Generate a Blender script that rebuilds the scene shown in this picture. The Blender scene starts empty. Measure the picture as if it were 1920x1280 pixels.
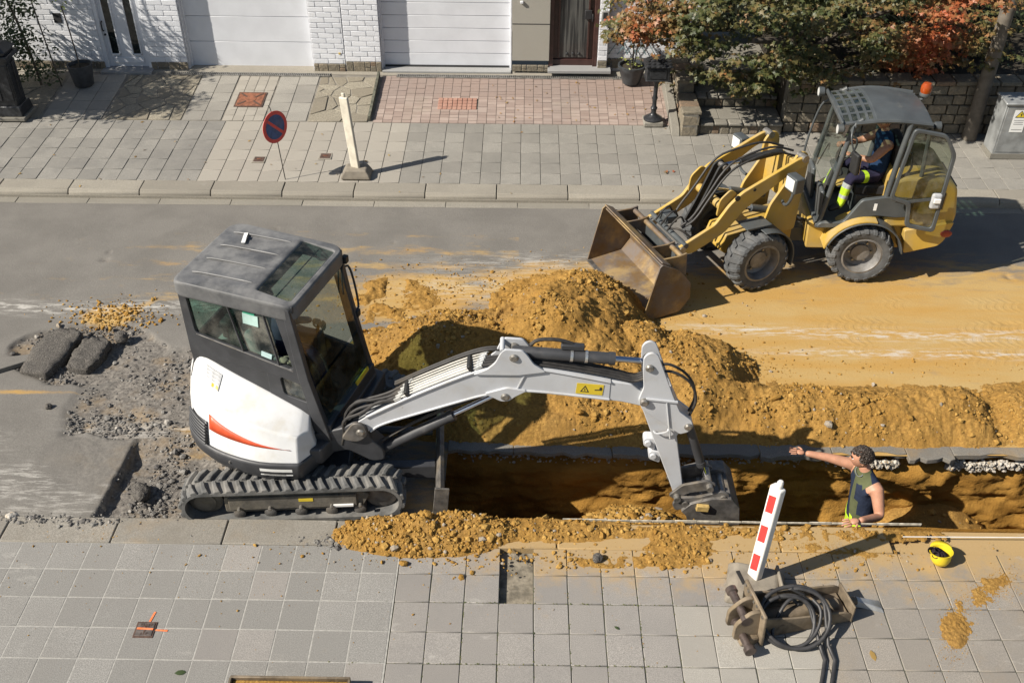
import bpy, bmesh, math, random
import numpy as np
from mathutils import Vector, Matrix, Euler
random.seed(7); RNG = np.random.default_rng(11)
SC = bpy.context.scene
COL = SC.collection
R = math.radians
# ---------------------------------------------------------------- camera
cam_d = bpy.data.cameras.new('camera'); cam = bpy.data.objects.new('camera', cam_d); COL.objects.link(cam)
cam_d.sensor_width = 36; cam_d.lens = 1877 / 1920 * 36; cam_d.clip_end = 400; cam_d.clip_start = .1
PITCH, YAW, ROLL = R(36.9), R(.5), R(.4)
cam.matrix_world = Matrix.Translation((0, 0, 6.9)) @ Matrix.Rotation(YAW, 4, 'Z') @ Matrix.Rotation(R(90) - PITCH, 4, 'X') @ Matrix.Rotation(ROLL, 4, 'Z')
SC.camera = cam
# ---------------------------------------------------------------- sky, sun, exposure
SUN_AZ, SUN_EL = R(22), R(39.5)          # direction the light travels: +x turned 22 deg towards +y
w = bpy.data.worlds.new('World'); SC.world = w; w.use_nodes = True
nt = w.node_tree; bg = nt.nodes['Background']
sky = nt.nodes.new('ShaderNodeTexSky'); sky.sky_type = 'NISHITA'; sky.sun_disc = False
sky.sun_elevation = SUN_EL; sky.sun_rotation = R(270) - SUN_AZ
sky.altitude = 100; sky.air_density = 1.2; sky.dust_density = 1.0
nt.links.new(sky.outputs[0], bg.inputs[0]); bg.inputs[1].default_value = .052
sd = bpy.data.lights.new('sun', 'SUN'); sd.energy = 5.0; sd.angle = R(.53); sd.color = (1, .93, .82)
so = bpy.data.objects.new('sun', sd); COL.objects.link(so)
ldir = Vector((math.cos(SUN_EL) * math.cos(SUN_AZ), math.cos(SUN_EL) * math.sin(SUN_AZ), -math.sin(SUN_EL)))
so.rotation_euler = ldir.to_track_quat('-Z', 'Y').to_euler(); so.location = (-6, 2, 9)
vs = SC.view_settings; vs.view_transform = 'Standard'; vs.look = 'None'; vs.gamma = 1; vs.exposure = .66
vs.use_curve_mapping = False
# ---------------------------------------------------------------- helpers
class MB:
    """collects simple shapes; build() links them as one mesh object"""
    def __init__(s, M=None): s.v = []; s.f = []; s.M = M or Matrix.Identity(4)
    def add(s, vs, fs):
        o = len(s.v); s.v += [tuple(s.M @ Vector(p)) for p in vs]; s.f += [tuple(i + o for i in f) for f in fs]; return s
    def box(s, c, d, rot=None, taper=1.0):
        x, y, z = d[0] / 2, d[1] / 2, d[2] / 2
        p = [Vector(q) for q in ((-x, -y, -z), (x, -y, -z), (x, y, -z), (-x, y, -z), (-x * taper, -y * taper, z), (x * taper, -y * taper, z), (x * taper, y * taper, z), (-x * taper, y * taper, z))]
        if rot is not None:
            m = Euler(rot).to_matrix() if not isinstance(rot, Matrix) else rot
            p = [m @ q for q in p]
        c = Vector(c)
        return s.add([q + c for q in p], [(0, 3, 2, 1), (4, 5, 6, 7), (0, 1, 5, 4), (1, 2, 6, 5), (2, 3, 7, 6), (3, 0, 4, 7)])
    def cyl(s, a, b, r0, r1=None, n=16, caps=True):
        a, b = Vector(a), Vector(b); r1 = r0 if r1 is None else r1
        q = (b - a).to_track_quat('Z', 'Y').to_matrix(); L = (b - a).length
        v = []
        for z, r in ((0, r0), (L, r1)):
            for i in range(n):
                t = 2 * math.pi * i / n; v.append(a + q @ Vector((r * math.cos(t), r * math.sin(t), z)))
        f = [(i, (i + 1) % n, n + (i + 1) % n, n + i) for i in range(n)]
        if caps: f += [tuple(range(n))[::-1], tuple(range(n, 2 * n))]
        return s.add(v, f)
    def lathe(s, prof, a, axis=(0, 0, 1), n=24, cap=True):
        """prof: list of (radius, height along axis)"""
        a = Vector(a); q = Vector(axis).to_track_quat('Z', 'Y').to_matrix(); v = []; k = len(prof)
        for r, z in prof:
            for i in range(n):
                t = 2 * math.pi * i / n; v.append(a + q @ Vector((r * math.cos(t), r * math.sin(t), z)))
        f = [(j * n + i, j * n + (i + 1) % n, (j + 1) * n + (i + 1) % n, (j + 1) * n + i) for j in range(k - 1) for i in range(n)]
        if cap: f += [tuple(range(n))[::-1], tuple(range((k - 1) * n, k * n))]
        return s.add(v, f)
    def tube(s, pts, r, n=8, closed=False):
        P = [Vector(p) for p in pts]; k = len(P); rr = list(r) if isinstance(r, (list, tuple)) else [r] * k
        if not closed and 3 <= k <= 14:
            for _ in range(2):
                Q = [P[0]]; q = [rr[0]]
                for a, b, ra, rb in zip(P, P[1:], rr, rr[1:]): Q += [a.lerp(b, .25), a.lerp(b, .75)]; q += [ra * .75 + rb * .25, ra * .25 + rb * .75]
                P = Q + [P[-1]]; rr = q + [rr[-1]]
            k = len(P)
        T = [((P[(i + 1) % k] if (closed or i < k - 1) else P[i]) - (P[i - 1] if (closed or i > 0) else P[i])).normalized() for i in range(k)]
        N = T[0].orthogonal().normalized(); v = []
        for i in range(k):
            N = (N - T[i] * N.dot(T[i])).normalized(); B = T[i].cross(N)
            for j in range(n):
                t = 2 * math.pi * j / n; v.append(P[i] + (N * math.cos(t) + B * math.sin(t)) * rr[i])
        m = k if closed else k - 1
        f = [(i * n + j, i * n + (j + 1) % n, ((i + 1) % k) * n + (j + 1) % n, ((i + 1) % k) * n + j) for i in range(m) for j in range(n)]
        if not closed: f += [tuple(range(n))[::-1], tuple(range((k - 1) * n, k * n))]
        return s.add(v, f)
    def prism(s, poly, a, b, axis='y'):
        mp = {'y': lambda p, t: (p[0], t, p[1]), 'x': lambda p, t: (t, p[0], p[1]), 'z': lambda p, t: (p[0], p[1], t)}[axis]
        n = len(poly); v = [mp(p, a) for p in poly] + [mp(p, b) for p in poly]
        return s.add(v, [tuple(range(n))[::-1], tuple(range(n, 2 * n))] + [(i, (i + 1) % n, n + (i + 1) % n, n + i) for i in range(n)])
    def ball(s, c, r, n=12, m=8):
        c = Vector(c); r = r if isinstance(r, (tuple, list)) else (r, r, r); v = [c + Vector((0, 0, -r[2]))]
        for j in range(1, m):
            p = -math.pi / 2 + math.pi * j / m
            for i in range(n):
                t = 2 * math.pi * i / n; v.append(c + Vector((r[0] * math.cos(p) * math.cos(t), r[1] * math.cos(p) * math.sin(t), r[2] * math.sin(p))))
        v.append(c + Vector((0, 0, r[2]))); e = len(v) - 1
        f = [(0, 1 + (i + 1) % n, 1 + i) for i in range(n)]
        for j in range(m - 2):
            f += [(1 + j * n + i, 1 + j * n + (i + 1) % n, 1 + (j + 1) * n + (i + 1) % n, 1 + (j + 1) * n + i) for i in range(n)]
        f += [(e, 1 + (m - 2) * n + i, 1 + (m - 2) * n + (i + 1) % n) for i in range(n)]
        return s.add(v, f)
    def mesh(s, name, angle=38):
        me = bpy.data.meshes.new(name); me.from_pydata(s.v, [], s.f); me.validate()
        bm = bmesh.new(); bm.from_mesh(me); bmesh.ops.recalc_face_normals(bm, faces=bm.faces); bm.to_mesh(me); bm.free()
        me.polygons.foreach_set('use_smooth', [True] * len(me.polygons)); me.set_sharp_from_angle(angle=R(angle))
        return me
    def build(s, name, mat, parent=None, bevel=0, seg=2, angle=38, sub=0):
        me = s.mesh(name, angle if not sub else 180); return link(name, me, mat, parent, bevel, seg, sub)
def link(name, me, mat, parent=None, bevel=0, seg=2, sub=0):
    o = bpy.data.objects.new(name, me); COL.objects.link(o)
    if mat and not me.materials: me.materials.append(mat)
    o.parent = parent
    if bevel:
        b = o.modifiers.new('bevel', 'BEVEL'); b.width = bevel; b.segments = seg; b.limit_method = 'ANGLE'; b.angle_limit = R(35); b.harden_normals = False
    if sub:
        m = o.modifiers.new('sub', 'SUBSURF'); m.levels = m.render_levels = sub
    return o
def tag(o, label=None, cat=None, group=None, kind=None):
    if label: o['label'] = label
    if cat: o['category'] = cat
    if group: o['group'] = group
    if kind: o['kind'] = kind
    return o
def thing(name, label, cat, loc=(0, 0, 0), rz=0, group=None):
    o = bpy.data.objects.new(name, None); COL.objects.link(o); o.location = loc; o.rotation_euler = (0, 0, rz); o.empty_display_size = .1
    return tag(o, label, cat, group)
def struct(o): o['kind'] = 'structure'; return o
def dup(root, loc=None, rz=None, label=None):
    r = root.copy(); COL.objects.link(r)
    if loc is not None: r.location = loc
    if rz is not None: r.rotation_euler = (0, 0, rz)
    if label: r['label'] = label
    for ch in list(root.children):
        c = ch.copy(); COL.objects.link(c); c.parent = r
        for g in ch.children:
            d = g.copy(); COL.objects.link(d); d.parent = c
    return r
# ---- numpy noise
def vnoise(x, y, sc, seed=0):
    x = np.asarray(x) * sc; y = np.asarray(y) * sc
    xi = np.floor(x).astype(np.int64); yi = np.floor(y).astype(np.int64); fx = x - xi; fy = y - yi
    fx = fx * fx * (3 - 2 * fx); fy = fy * fy * (3 - 2 * fy)
    def h(a, b):
        n = (a * 374761393 + b * 668265263 + seed * 982451653) & 0xffffffff
        n = ((n ^ (n >> 13)) * 1274126177) & 0xffffffff
        return ((n ^ (n >> 16)) & 0xffff) / 65535.0
    return (h(xi, yi) * (1 - fx) + h(xi + 1, yi) * fx) * (1 - fy) + (h(xi, yi + 1) * (1 - fx) + h(xi + 1, yi + 1) * fx) * fy
def fbm(x, y, sc, oct=4, seed=0, gain=.5):
    s = 0; a = 1; t = 0
    for o in range(oct): s = s + a * vnoise(x, y, sc * 2 ** o, seed + o * 17); t += a; a *= gain
    return s / t
def sstep(a, b, x): t = np.clip((x - a) / (b - a), 0, 1); return t * t * (3 - 2 * t)
def bump2(x, y, cx, cy, rx, ry, p=2.0, rot=0):
    c, s_ = math.cos(rot), math.sin(rot); dx = x - cx; dy = y - cy
    u = (dx * c + dy * s_) / rx; v = (-dx * s_ + dy * c) / ry
    return np.clip(1 - (u * u + v * v), 0, None) ** (p / 2)
def grid_mesh(name, X, Y, Z, keep=None, attrs=None):
    """X,Y,Z 2-D arrays"""
    ny, nx = X.shape; v = np.stack([X, Y, Z], -1).reshape(-1, 3)
    i = np.arange(ny * nx).reshape(ny, nx)
    q = np.stack([i[:-1, :-1], i[:-1, 1:], i[1:, 1:], i[1:, :-1]], -1).reshape(-1, 4)
    if keep is not None: q = q[keep.reshape(-1)]
    me = bpy.data.meshes.new(name); me.vertices.add(len(v)); me.vertices.foreach_set('co', v.astype(np.float32).ravel())
    me.loops.add(q.size); me.loops.foreach_set('vertex_index', q.astype(np.int32).ravel())
    me.polygons.add(len(q)); me.polygons.foreach_set('loop_start', np.arange(0, q.size, 4, dtype=np.int32)); me.polygons.foreach_set('loop_total', np.full(len(q), 4, np.int32))
    me.polygons.foreach_set('use_smooth', np.ones(len(q), bool))
    for k, a in (attrs or {}).items():
        at = me.attributes.new(k, 'FLOAT', 'POINT'); at.data.foreach_set('value', a.astype(np.float32).ravel())
    me.update(); me.validate(); return me
# ---- many small lumps in one mesh (clods, gravel, crumbs)
_ico = bmesh.new(); bmesh.ops.create_icosphere(_ico, subdivisions=1, radius=1)
ICO_V = np.array([v.co[:] for v in _ico.verts]); ICO_F = np.array([[v.index for v in f.verts] for f in _ico.faces]); _ico.free()
def lumps(name, P, S, mat, parent=None, flat=.75, jag=.3, rnd=None, smooth=False):
    P = np.asarray(P, float); S = np.asarray(S, float); n = len(P); k = len(ICO_V)
    V = np.repeat(ICO_V[None], n, 0) * (1 + jag * (RNG.random((n, k, 1)) - .5) * 2)
    V *= (np.stack([RNG.uniform(.7, 1.3, n), RNG.uniform(.7, 1.3, n), RNG.uniform(flat * .8, flat * 1.2, n)], -1))[:, None, :]
    a = RNG.uniform(0, 6.28, n); b = RNG.normal(0, .4, n); ca, sa, cb, sb = np.cos(a), np.sin(a), np.cos(b), np.sin(b)
    x, y, z = V[..., 0], V[..., 1], V[..., 2]
    y, z = y * cb[:, None] - z * sb[:, None], y * sb[:, None] + z * cb[:, None]
    x, y = x * ca[:, None] - y * sa[:, None], x * sa[:, None] + y * ca[:, None]
    V = np.stack([x, y, z], -1) * S[:, None, None] + P[:, None, :]
    F = (ICO_F[None] + (np.arange(n) * k)[:, None, None]).reshape(-1, 3)
    me = bpy.data.meshes.new(name); me.vertices.add(n * k); me.vertices.foreach_set('co', V.astype(np.float32).ravel())
    me.loops.add(F.size); me.loops.foreach_set('vertex_index', F.astype(np.int32).ravel())
    me.polygons.add(len(F)); me.polygons.foreach_set('loop_start', np.arange(0, F.size, 3, dtype=np.int32)); me.polygons.foreach_set('loop_total', np.full(len(F), 3, np.int32))
    me.polygons.foreach_set('use_smooth', np.full(len(F), smooth, bool))
    at = me.attributes.new('rnd', 'FLOAT', 'POINT'); rv = RNG.random(n) if rnd is None else rnd
    at.data.foreach_set('value', np.repeat(rv, k).astype(np.float32)); me.update()
    return link(name, me, mat, parent)
# ---- materials
class NT:
    def __init__(s, name):
        s.m = bpy.data.materials.new(name); s.m.use_nodes = True; s.t = s.m.node_tree; s.b = s.t.nodes['Principled BSDF']; s.out = s.t.nodes['Material Output']; s._pos = None
    def n(s, ty, **kw):
        n = s.t.nodes.new(ty)
        for k, v in kw.items(): setattr(n, k, v)
        return n
    def l(s, a, b): s.t.links.new(a, b)
    def val(s, x, sock):
        if hasattr(x, 'is_linked') or hasattr(x, 'links'): s.l(x, sock)
        else: sock.default_value = x if not (isinstance(x, tuple) and len(x) == 3 and sock.type == 'RGBA') else (*x, 1)
    def pos(s):
        if s._pos is None: s._pos = s.n('ShaderNodeNewGeometry').outputs['Position']
        return s._pos
    def scaled(s, sc):
        v = s.n('ShaderNodeVectorMath', operation='MULTIPLY'); s.l(s.pos(), v.inputs[0]); v.inputs[1].default_value = sc; return v.outputs[0]
    def noise(s, scale, detail=4, rough=.55, vec=None, dist=0):
        n = s.n('ShaderNodeTexNoise'); n.inputs['Scale'].default_value = scale; n.inputs['Detail'].default_value = detail; n.inputs['Roughness'].default_value = rough; n.inputs['Distortion'].default_value = dist
        s.l(vec if vec is not None else s.pos(), n.inputs['Vector']); return n.outputs['Fac']
    def voro(s, scale, feature='F1', vec=None, out='Distance'):
        n = s.n('ShaderNodeTexVoronoi', feature=feature); n.inputs['Scale'].default_value = scale; s.l(vec if vec is not None else s.pos(), n.inputs['Vector']); return n.outputs[out]
    def ramp(s, x, a, b, lo=0.0, hi=1.0):
        n = s.n('ShaderNodeMapRange', clamp=True, interpolation_type='SMOOTHSTEP'); s.l(x, n.inputs[0]); n.inputs[1].default_value = a; n.inputs[2].default_value = b; n.inputs[3].default_value = lo; n.inputs[4].default_value = hi; return n.outputs[0]
    def math(s, op, a, b=0.0):
        n = s.n('ShaderNodeMath', operation=op); s.val(a, n.inputs[0]); s.val(b, n.inputs[1]); return n.outputs[0]
    def mix(s, f, a, b, blend='MIX'):
        n = s.n('ShaderNodeMix', data_type='RGBA', blend_type=blend); s.val(f, n.inputs[0]); s.val(a, n.inputs[6]); s.val(b, n.inputs[7]); return n.outputs[2]
    def attr(s, name): return s.n('ShaderNodeAttribute', attribute_name=name).outputs['Fac']
    def rand(s): return s.n('ShaderNodeObjectInfo').outputs['Random']
    def normal_up(s):
        g = s.n('ShaderNodeNewGeometry'); x = s.n('ShaderNodeSeparateXYZ'); s.l(g.outputs['Normal'], x.inputs[0]); return x.outputs[2]
    def bump(s, h, strength=.5, dist=.01, prev=None):
        n = s.n('ShaderNodeBump'); n.inputs['Strength'].default_value = strength; n.inputs['Distance'].default_value = dist; s.l(h, n.inputs['Height'])
        if prev is not None: s.l(prev, n.inputs['Normal'])
        return n.outputs[0]
    def fin(s, col=None, rough=None, metal=None, normal=None, spec=None):
        if col is not None: s.val(col, s.b.inputs['Base Color'])
        if rough is not None: s.val(rough, s.b.inputs['Roughness'])
        if metal is not None: s.val(metal, s.b.inputs['Metallic'])
        if normal is not None: s.l(normal, s.b.inputs['Normal'])
        if spec is not None: s.val(spec, s.b.inputs['Specular IOR Level'])
        return s.m
def paint(name, col, rough=.5, metal=0, var=.25, vs=6, dust=0, dustcol=(.30, .18, .06), bump=.15, bs=60, scratch=0, scol=(.25, .25, .25), spec=.5):
    """a painted, moulded or bare surface with blotchy variation, wear and settled dust"""
    k = NT(name); n1 = k.noise(vs, 5); dk = tuple(c * (1 - var) for c in col); lt = tuple(min(1, c * (1 + var * .7)) for c in col)
    c = k.mix(k.ramp(n1, .3, .7), dk, lt)
    if scratch:
        sc = k.noise(3, 6, .75, vec=k.scaled((9, 2, 6))); c = k.mix(k.ramp(sc, .68 - scratch * .1, .72), c, scol)
    if dust:
        d = k.math('MULTIPLY', k.ramp(k.noise(4.3, 6, .65), .62 - .5 * dust, .85 - .25 * dust), k.ramp(k.normal_up(), -.6, .7, .35, 1)); c = k.mix(k.math('MULTIPLY', d, min(1, dust + .25)), c, dustcol)
        r = k.math('ADD', rough, k.math('MULTIPLY', d, .3))
    else: r = k.math('ADD', k.math('MULTIPLY', n1, .2), rough - .1)
    nb = k.bump(k.noise(bs, 3), bump, .004) if bump else None
    return k.fin(c, r, metal, nb, spec)
def glass(name, tint=(.55, .66, .62), refl=.9, dirt=.12):
    k = NT(name); tr = k.n('ShaderNodeBsdfTransparent'); tr.inputs[0].default_value = (*tint, 1)
    gl = k.n('ShaderNodeBsdfGlossy'); gl.inputs['Roughness'].default_value = .04; gl.inputs[0].default_value = (refl, refl, refl, 1)
    lw = k.n('ShaderNodeLayerWeight'); lw.inputs[0].default_value = .5; fr = k.math('ADD', k.math('MULTIPLY', k.math('POWER', lw.outputs['Facing'], 4.0), .9), .045); mx = k.n('ShaderNodeMixShader'); k.l(fr, mx.inputs[0]); k.l(tr.outputs[0], mx.inputs[1]); k.l(gl.outputs[0], mx.inputs[2])
    df = k.n('ShaderNodeBsdfDiffuse'); df.inputs[0].default_value = (.42, .40, .34, 1); m2 = k.n('ShaderNodeMixShader')
    k.l(k.math('MULTIPLY', k.ramp(k.noise(5, 6, .7), .35, .8), dirt * 2), m2.inputs[0]); k.l(mx.outputs[0], m2.inputs[1]); k.l(df.outputs[0], m2.inputs[2]); k.l(m2.outputs[0], k.out.inputs[0]); return k.m
def GZ(Y):
    """height of the far pavement and the drives above the road"""
    return float(np.interp(Y, [12.42, 12.74, 14.55, 16.2, 17], [.12, .13, .22, .40, .42]))
# ================================================================ GROUND, ROAD, TRENCH, SOIL
def m_tile(name, c1, c2, grain=220, gamt=.35, stain=.35, staincol=(.10, .095, .085), rough=.85, tint=.18, dust=0.0, near=0):
    k = NT(name); a = k.rand(); base = k.mix(a, tuple(c * .88 for c in c1), tuple(c * 1.06 for c in c2))
    g = k.noise(grain, 3, .7); base = k.mix(k.ramp(g, .35, .68), tuple(c * (1 - gamt) for c in c1), base)
    s = k.ramp(k.noise(1.7, 8, .7), .42, .66); base = k.mix(k.math('MULTIPLY', s, stain), base, staincol)
    l = k.ramp(k.noise(5.5, 5, .7), .6, .8); base = k.mix(k.math('MULTIPLY', l, .22), base, (.42, .41, .38))
    if dust:
        d = k.ramp(k.noise(1.3, 7, .7), .5, .75); base = k.mix(k.math('MULTIPLY', d, dust), base, (.30, .19, .07))
    if near:   # ochre dust trodden out from the trench edge
        x = k.n('ShaderNodeSeparateXYZ'); k.l(k.pos(), x.inputs[0]); m = k.math('MULTIPLY', k.ramp(x.outputs[1], 5.1, 6.25), k.ramp(x.outputs[0], -1.6, .4)); d = k.ramp(k.math('ADD', k.math('MULTIPLY', m, .55), k.noise(3.2, 8, .72)), .62, 1.0); base = k.mix(k.math('MULTIPLY', d, near), base, (.37, .25, .11))
        w_ = k.ramp(k.noise(1.9, 7, .7, vec=k.scaled((1, 2.2, 1))), .60, .72); base = k.mix(k.math('MULTIPLY', w_, .4), base, (.46, .44, .40))
    return k.fin(base, rough, 0, k.bump(g, .5, .006), .3)
M_soil = NT('soil')
def _soil(k, damp=0):
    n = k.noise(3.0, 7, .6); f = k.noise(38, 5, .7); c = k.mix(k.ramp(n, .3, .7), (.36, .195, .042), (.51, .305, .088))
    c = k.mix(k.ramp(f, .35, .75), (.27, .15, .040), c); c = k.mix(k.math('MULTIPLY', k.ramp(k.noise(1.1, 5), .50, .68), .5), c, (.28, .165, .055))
    b = k.bump(k.noise(60, 6, .75), .9, .018); b = k.bump(k.noise(190, 3, .7), .6, .006, b)
    return k.fin(c, .95, 0, b, .15)
_soil(M_soil); M_soil = M_soil.m
k = NT('soil_clod'); a = k.attr('rnd'); c = k.mix(a, (.32, .17, .038), (.55, .345, .105)); c = k.mix(k.ramp(a, .955, .96), c, (.40, .37, .32)); c = k.mix(k.ramp(k.noise(45, 4, .7), .4, .75), k.mix(.5, c, (.15, .08, .015)), c)
M_clod = k.fin(c, .95, 0, k.bump(k.noise(120, 5, .7), .8, .008), .15)
k = NT('gravel'); a = k.attr('rnd'); c = k.mix(a, (.085, .08, .078), (.30, .285, .26)); c = k.mix(k.ramp(a, .93, .95), c, (.40, .37, .33)); c = k.mix(k.ramp(k.noise(60, 3), .45, .7), k.mix(.35, c, (.06, .055, .05)), c)
M_gravel = k.fin(c, .9, 0, k.bump(k.noise(150, 3), .5, .005), .2)
k = NT('crushed_stone'); a = k.attr('rnd'); c = k.mix(a, (.22, .20, .17), (.50, .47, .42)); M_stonecr = k.fin(k.mix(k.ramp(k.noise(50, 3), .5, .75), c, (.28, .17, .05)), .9, 0, None, .2)
k = NT('asphalt_chunk'); g = k.noise(85, 4, .8); c = k.mix(k.ramp(g, .4, .72), (.06, .055, .05), (.24, .22, .195)); M_chunk = k.fin(c, .92, 0, k.bump(k.noise(45, 6, .75), 1, .02), .25)
# road material: aged grey asphalt, ochre dust, chalky streaks, broken sub-base
k = NT('road_asphalt')
dust, white, rub = k.attr('dust'), k.attr('white'), k.attr('rubble')
g = k.noise(72, 4, .85); n = k.noise(1.6, 6, .6); st = k.noise(2.4, 6, .65, vec=k.scaled((.35, 2.2, 1)))
c = k.mix(k.ramp(n, .3, .7), (.175, .163, .146), (.225, .210, .188)); c = k.mix(k.ramp(g, .3, .75), k.mix(.65, c, (.085, .08, .073)), c)
c = k.mix(k.math('MULTIPLY', k.ramp(st, .5, .75), .25), c, (.19, .18, .16))
rc = k.mix(k.ramp(k.noise(26, 6, .75), .35, .7), (.085, .077, .069), (.24, .218, .19)); rc = k.mix(k.math('MULTIPLY', k.ramp(k.noise(2.2, 6, .65), .48, .7), .6), rc, (.23, .16, .085))
c = k.mix(rub, c, rc)
dn = k.noise(4.5, 8, .68, vec=k.scaled((.55, 1.6, 1))); dm = k.ramp(k.math('ADD', dust, k.math('MULTIPLY', k.math('SUBTRACT', dn, .5), 1.3)), .22, .72)
dc = k.mix(k.ramp(k.noise(1.2, 6, .6, vec=k.scaled((.5, 2, 1))), .35, .68), (.42, .245, .062), (.43, .295, .115)); dc = k.mix(k.math('MULTIPLY', k.ramp(g, .4, .8), .3), dc, (.22, .13, .04))
c = k.mix(k.math('MULTIPLY', dm, .92), c, dc)
wn = k.noise(7, 8, .75, vec=k.scaled((.45, 2.4, 1))); wm = k.math('MULTIPLY', white, k.ramp(wn, .46, .60)); c = k.mix(k.math('MULTIPLY', wm, .85), c, (.50, .48, .44))
b = k.bump(g, .4, .004); b = k.bump(k.noise(30, 6, .7), .35, .01, b)
sx = k.n('ShaderNodeSeparateXYZ'); k.l(k.pos(), sx.inputs[0]); wv = k.math('SINE', k.math('ADD', k.math('MULTIPLY', sx.outputs[0], 62.0), k.math('MULTIPLY', k.math('ABSOLUTE', k.math('SINE', k.math('MULTIPLY', sx.outputs[1], 14.0))), 5.0)))
tp = k.math('MULTIPLY', k.attr('tyre'), k.ramp(wv, -.2, .5)); b = k.bump(tp, .25, .012, b); c = k.mix(k.math('MULTIPLY', tp, .07), c, (.30, .18, .06))
M_road = k.fin(c, .88, 0, b, .3)
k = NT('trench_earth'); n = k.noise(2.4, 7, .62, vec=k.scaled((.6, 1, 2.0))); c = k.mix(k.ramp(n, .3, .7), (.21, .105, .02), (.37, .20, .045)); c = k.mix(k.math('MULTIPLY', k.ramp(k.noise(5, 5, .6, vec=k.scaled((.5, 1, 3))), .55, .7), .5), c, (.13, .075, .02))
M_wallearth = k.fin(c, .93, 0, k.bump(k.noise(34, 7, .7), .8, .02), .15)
# ---- ground sheet round the site, to the horizon
me = bpy.data.meshes.new('ground'); a, b, c0, d0 = -12, 12, 3.6, 19; E_ = 160
me.from_pydata([(-E_, -E_, .09), (E_, -E_, .09), (E_, E_, .09), (-E_, E_, .09), (a, c0, .09), (b, c0, .09), (b, d0, .09), (a, d0, .09)], [], [(0, 1, 5, 4), (1, 2, 6, 5), (2, 3, 7, 6), (3, 0, 4, 7)])
tag(link('ground', me, m_tile('ground_concrete', (.17, .165, .15), (.2, .19, .17))), kind='structure')
# ---- road heightfield
TX0, TY0, TY1 = -.72, 6.36, 7.36           # trench: left end, near and far edge
def road_fields(X, Y):
    rub = sstep(-.1, .12, .62 - ((X + 3.05) / 2.15) ** 2 - ((Y - 7.75) / 1.75) ** 2 + .55 * (fbm(X, Y, 1.6, 4, 3) - .5)) 
    rub = np.maximum(rub, sstep(0, .1, bump2(X, Y, -4.9, 8.9, .95, .62) + .5 * (fbm(X, Y, 3, 3, 8) - .5) - .15) * .9)
    old = (X < -3.9 + .06 * (Y - 7) + .02 * (vnoise(X * 0, Y, 14, 2) - .5)) & (Y < 7.5 + .25 * (fbm(X, Y, 2.5, 3, 6) - .5)) # the old asphalt lip left of the pit
    rub = np.where(old, rub * .35, rub)
    Z = .012 * (fbm(X, Y, .7, 2, 5) - .5)
    Z = Z + rub * (-.045 + .07 * (fbm(X, Y, 2.2, 4, 21) - .4) + .03 * (fbm(X, Y, 11, 3, 31) - .5))
    pit = sstep(0, .028, X + 3.9 - .06 * (Y - 7) - .02 * (vnoise(X * 0, Y, 14, 2) - .5)) * sstep(7.5, 7.2, Y) * sstep(-2.7, -3.2, X)
    Z = Z - pit * .085 + pit * .03 * (fbm(X, Y, 9, 3, 77) - .5)
    dust = sstep(-2.2, 1.4, X) * sstep(11.9, 10.2, Y) * .46 + sstep(.2, 2.2, X) * sstep(11.2, 9.9, Y) * .22 + sstep(1.5, 4, X) * sstep(11.5, 10.6, Y) * .12
    dust = dust + .85 * bump2(X, Y, -1.45, 10.05, .95, .75) + 1.1 * bump2(X, Y, -4.85, 9.62, .42, .26) + .6 * bump2(X, Y, -4.5, 9.85, .3, .09, rot=.9)
    dust = dust + .5 * bump2(X, Y, -2.9, 7.7, .8, .5) + .6 * bump2(X, Y, -5.4, 8.18, 1.0, .06) + .25 * sstep(8.2, 7.5, Y) * sstep(-4, -2, X)
    dust = dust + .45 * bump2(X, Y, .5, 10.3, 1.9, .75) + .25 * bump2(X, Y, 2.6, 9.2, 1.6, .8)
    band = .27 + .13 * np.sin(Y * 17 + 1.5 * fbm(X, Y, .6, 2, 4))
    dust = np.where((X < 0) & (Y > 9.9), np.maximum(dust, band * sstep(-8, -3, X) * sstep(12.2, 11, Y)), dust)
    white = .95 * np.exp(-((Y - 9.44 - .05 * np.sin(X)) / .10) ** 2) * sstep(1.3, 2.6, X) + .9 * np.exp(-((Y - 9.05) / .08) ** 2) * sstep(2.2, 3.6, X)
    white = white + .95 * np.exp(-((Y - 9.78 + .05 * np.sin(X * 2)) / .13) ** 2) * sstep(-2.6, -3.2, X) + .5 * np.exp(-((Y - 10.3) / .35) ** 2) * sstep(-2.5, -.5, X) * sstep(1.5, 0, X)
    white = white + .30 * np.exp(-((Y - 6.9) / .7) ** 2) * sstep(-3.85, -4.0, X) * sstep(.45, .65, fbm(X, Y, 2.2, 4, 301)) * 2 + .6 * np.exp(-((Y - 7.65) / .12) ** 2) * sstep(-2.3, -3, X) * sstep(-5, -4, X)
    white = white + .5 * np.exp(-((Y - 10.9) / .2) ** 2) * sstep(-2, 0, X) * sstep(3, 1, X)
    return Z, rub, dust, np.clip(white, 0, 1)
def print_field(X, Y):
    # tyre-print bands left in the ochre dust
    p = 0
    for yc, w_, x0, x1, sl in ((9.78, .13, 1.7, 4.2, .02), (9.62, .12, 2.6, 8, -.01), (8.98, .14, 2.4, 8, .015), (9.22, .12, 3.4, 8, .03), (10.05, .13, 4.2, 8, .0)): p = np.maximum(p, np.exp(-((Y - yc - sl * (X - 3)) / w_) ** 4) * sstep(x0, x0 + .5, X) * sstep(x1, x1 - .6, X) * sstep(.46, .62, fbm(X, Y, 1.9, 4, 410)))
    return p
xs = np.concatenate([np.linspace(-12, -6.6, 28)[:-1], np.arange(-6.6, 7.6, .026), np.linspace(7.6, 12, 24)[1:]])
ys = np.arange(6.30, 12.40, .026); X, Y = np.meshgrid(xs, ys); Z, rub, dust, white = road_fields(X, Y)
far_edge = TY1 + .012 * np.sin(X * 3.1) + .02 * (vnoise(X, Y * 0, 4, 9) - .5)
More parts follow.
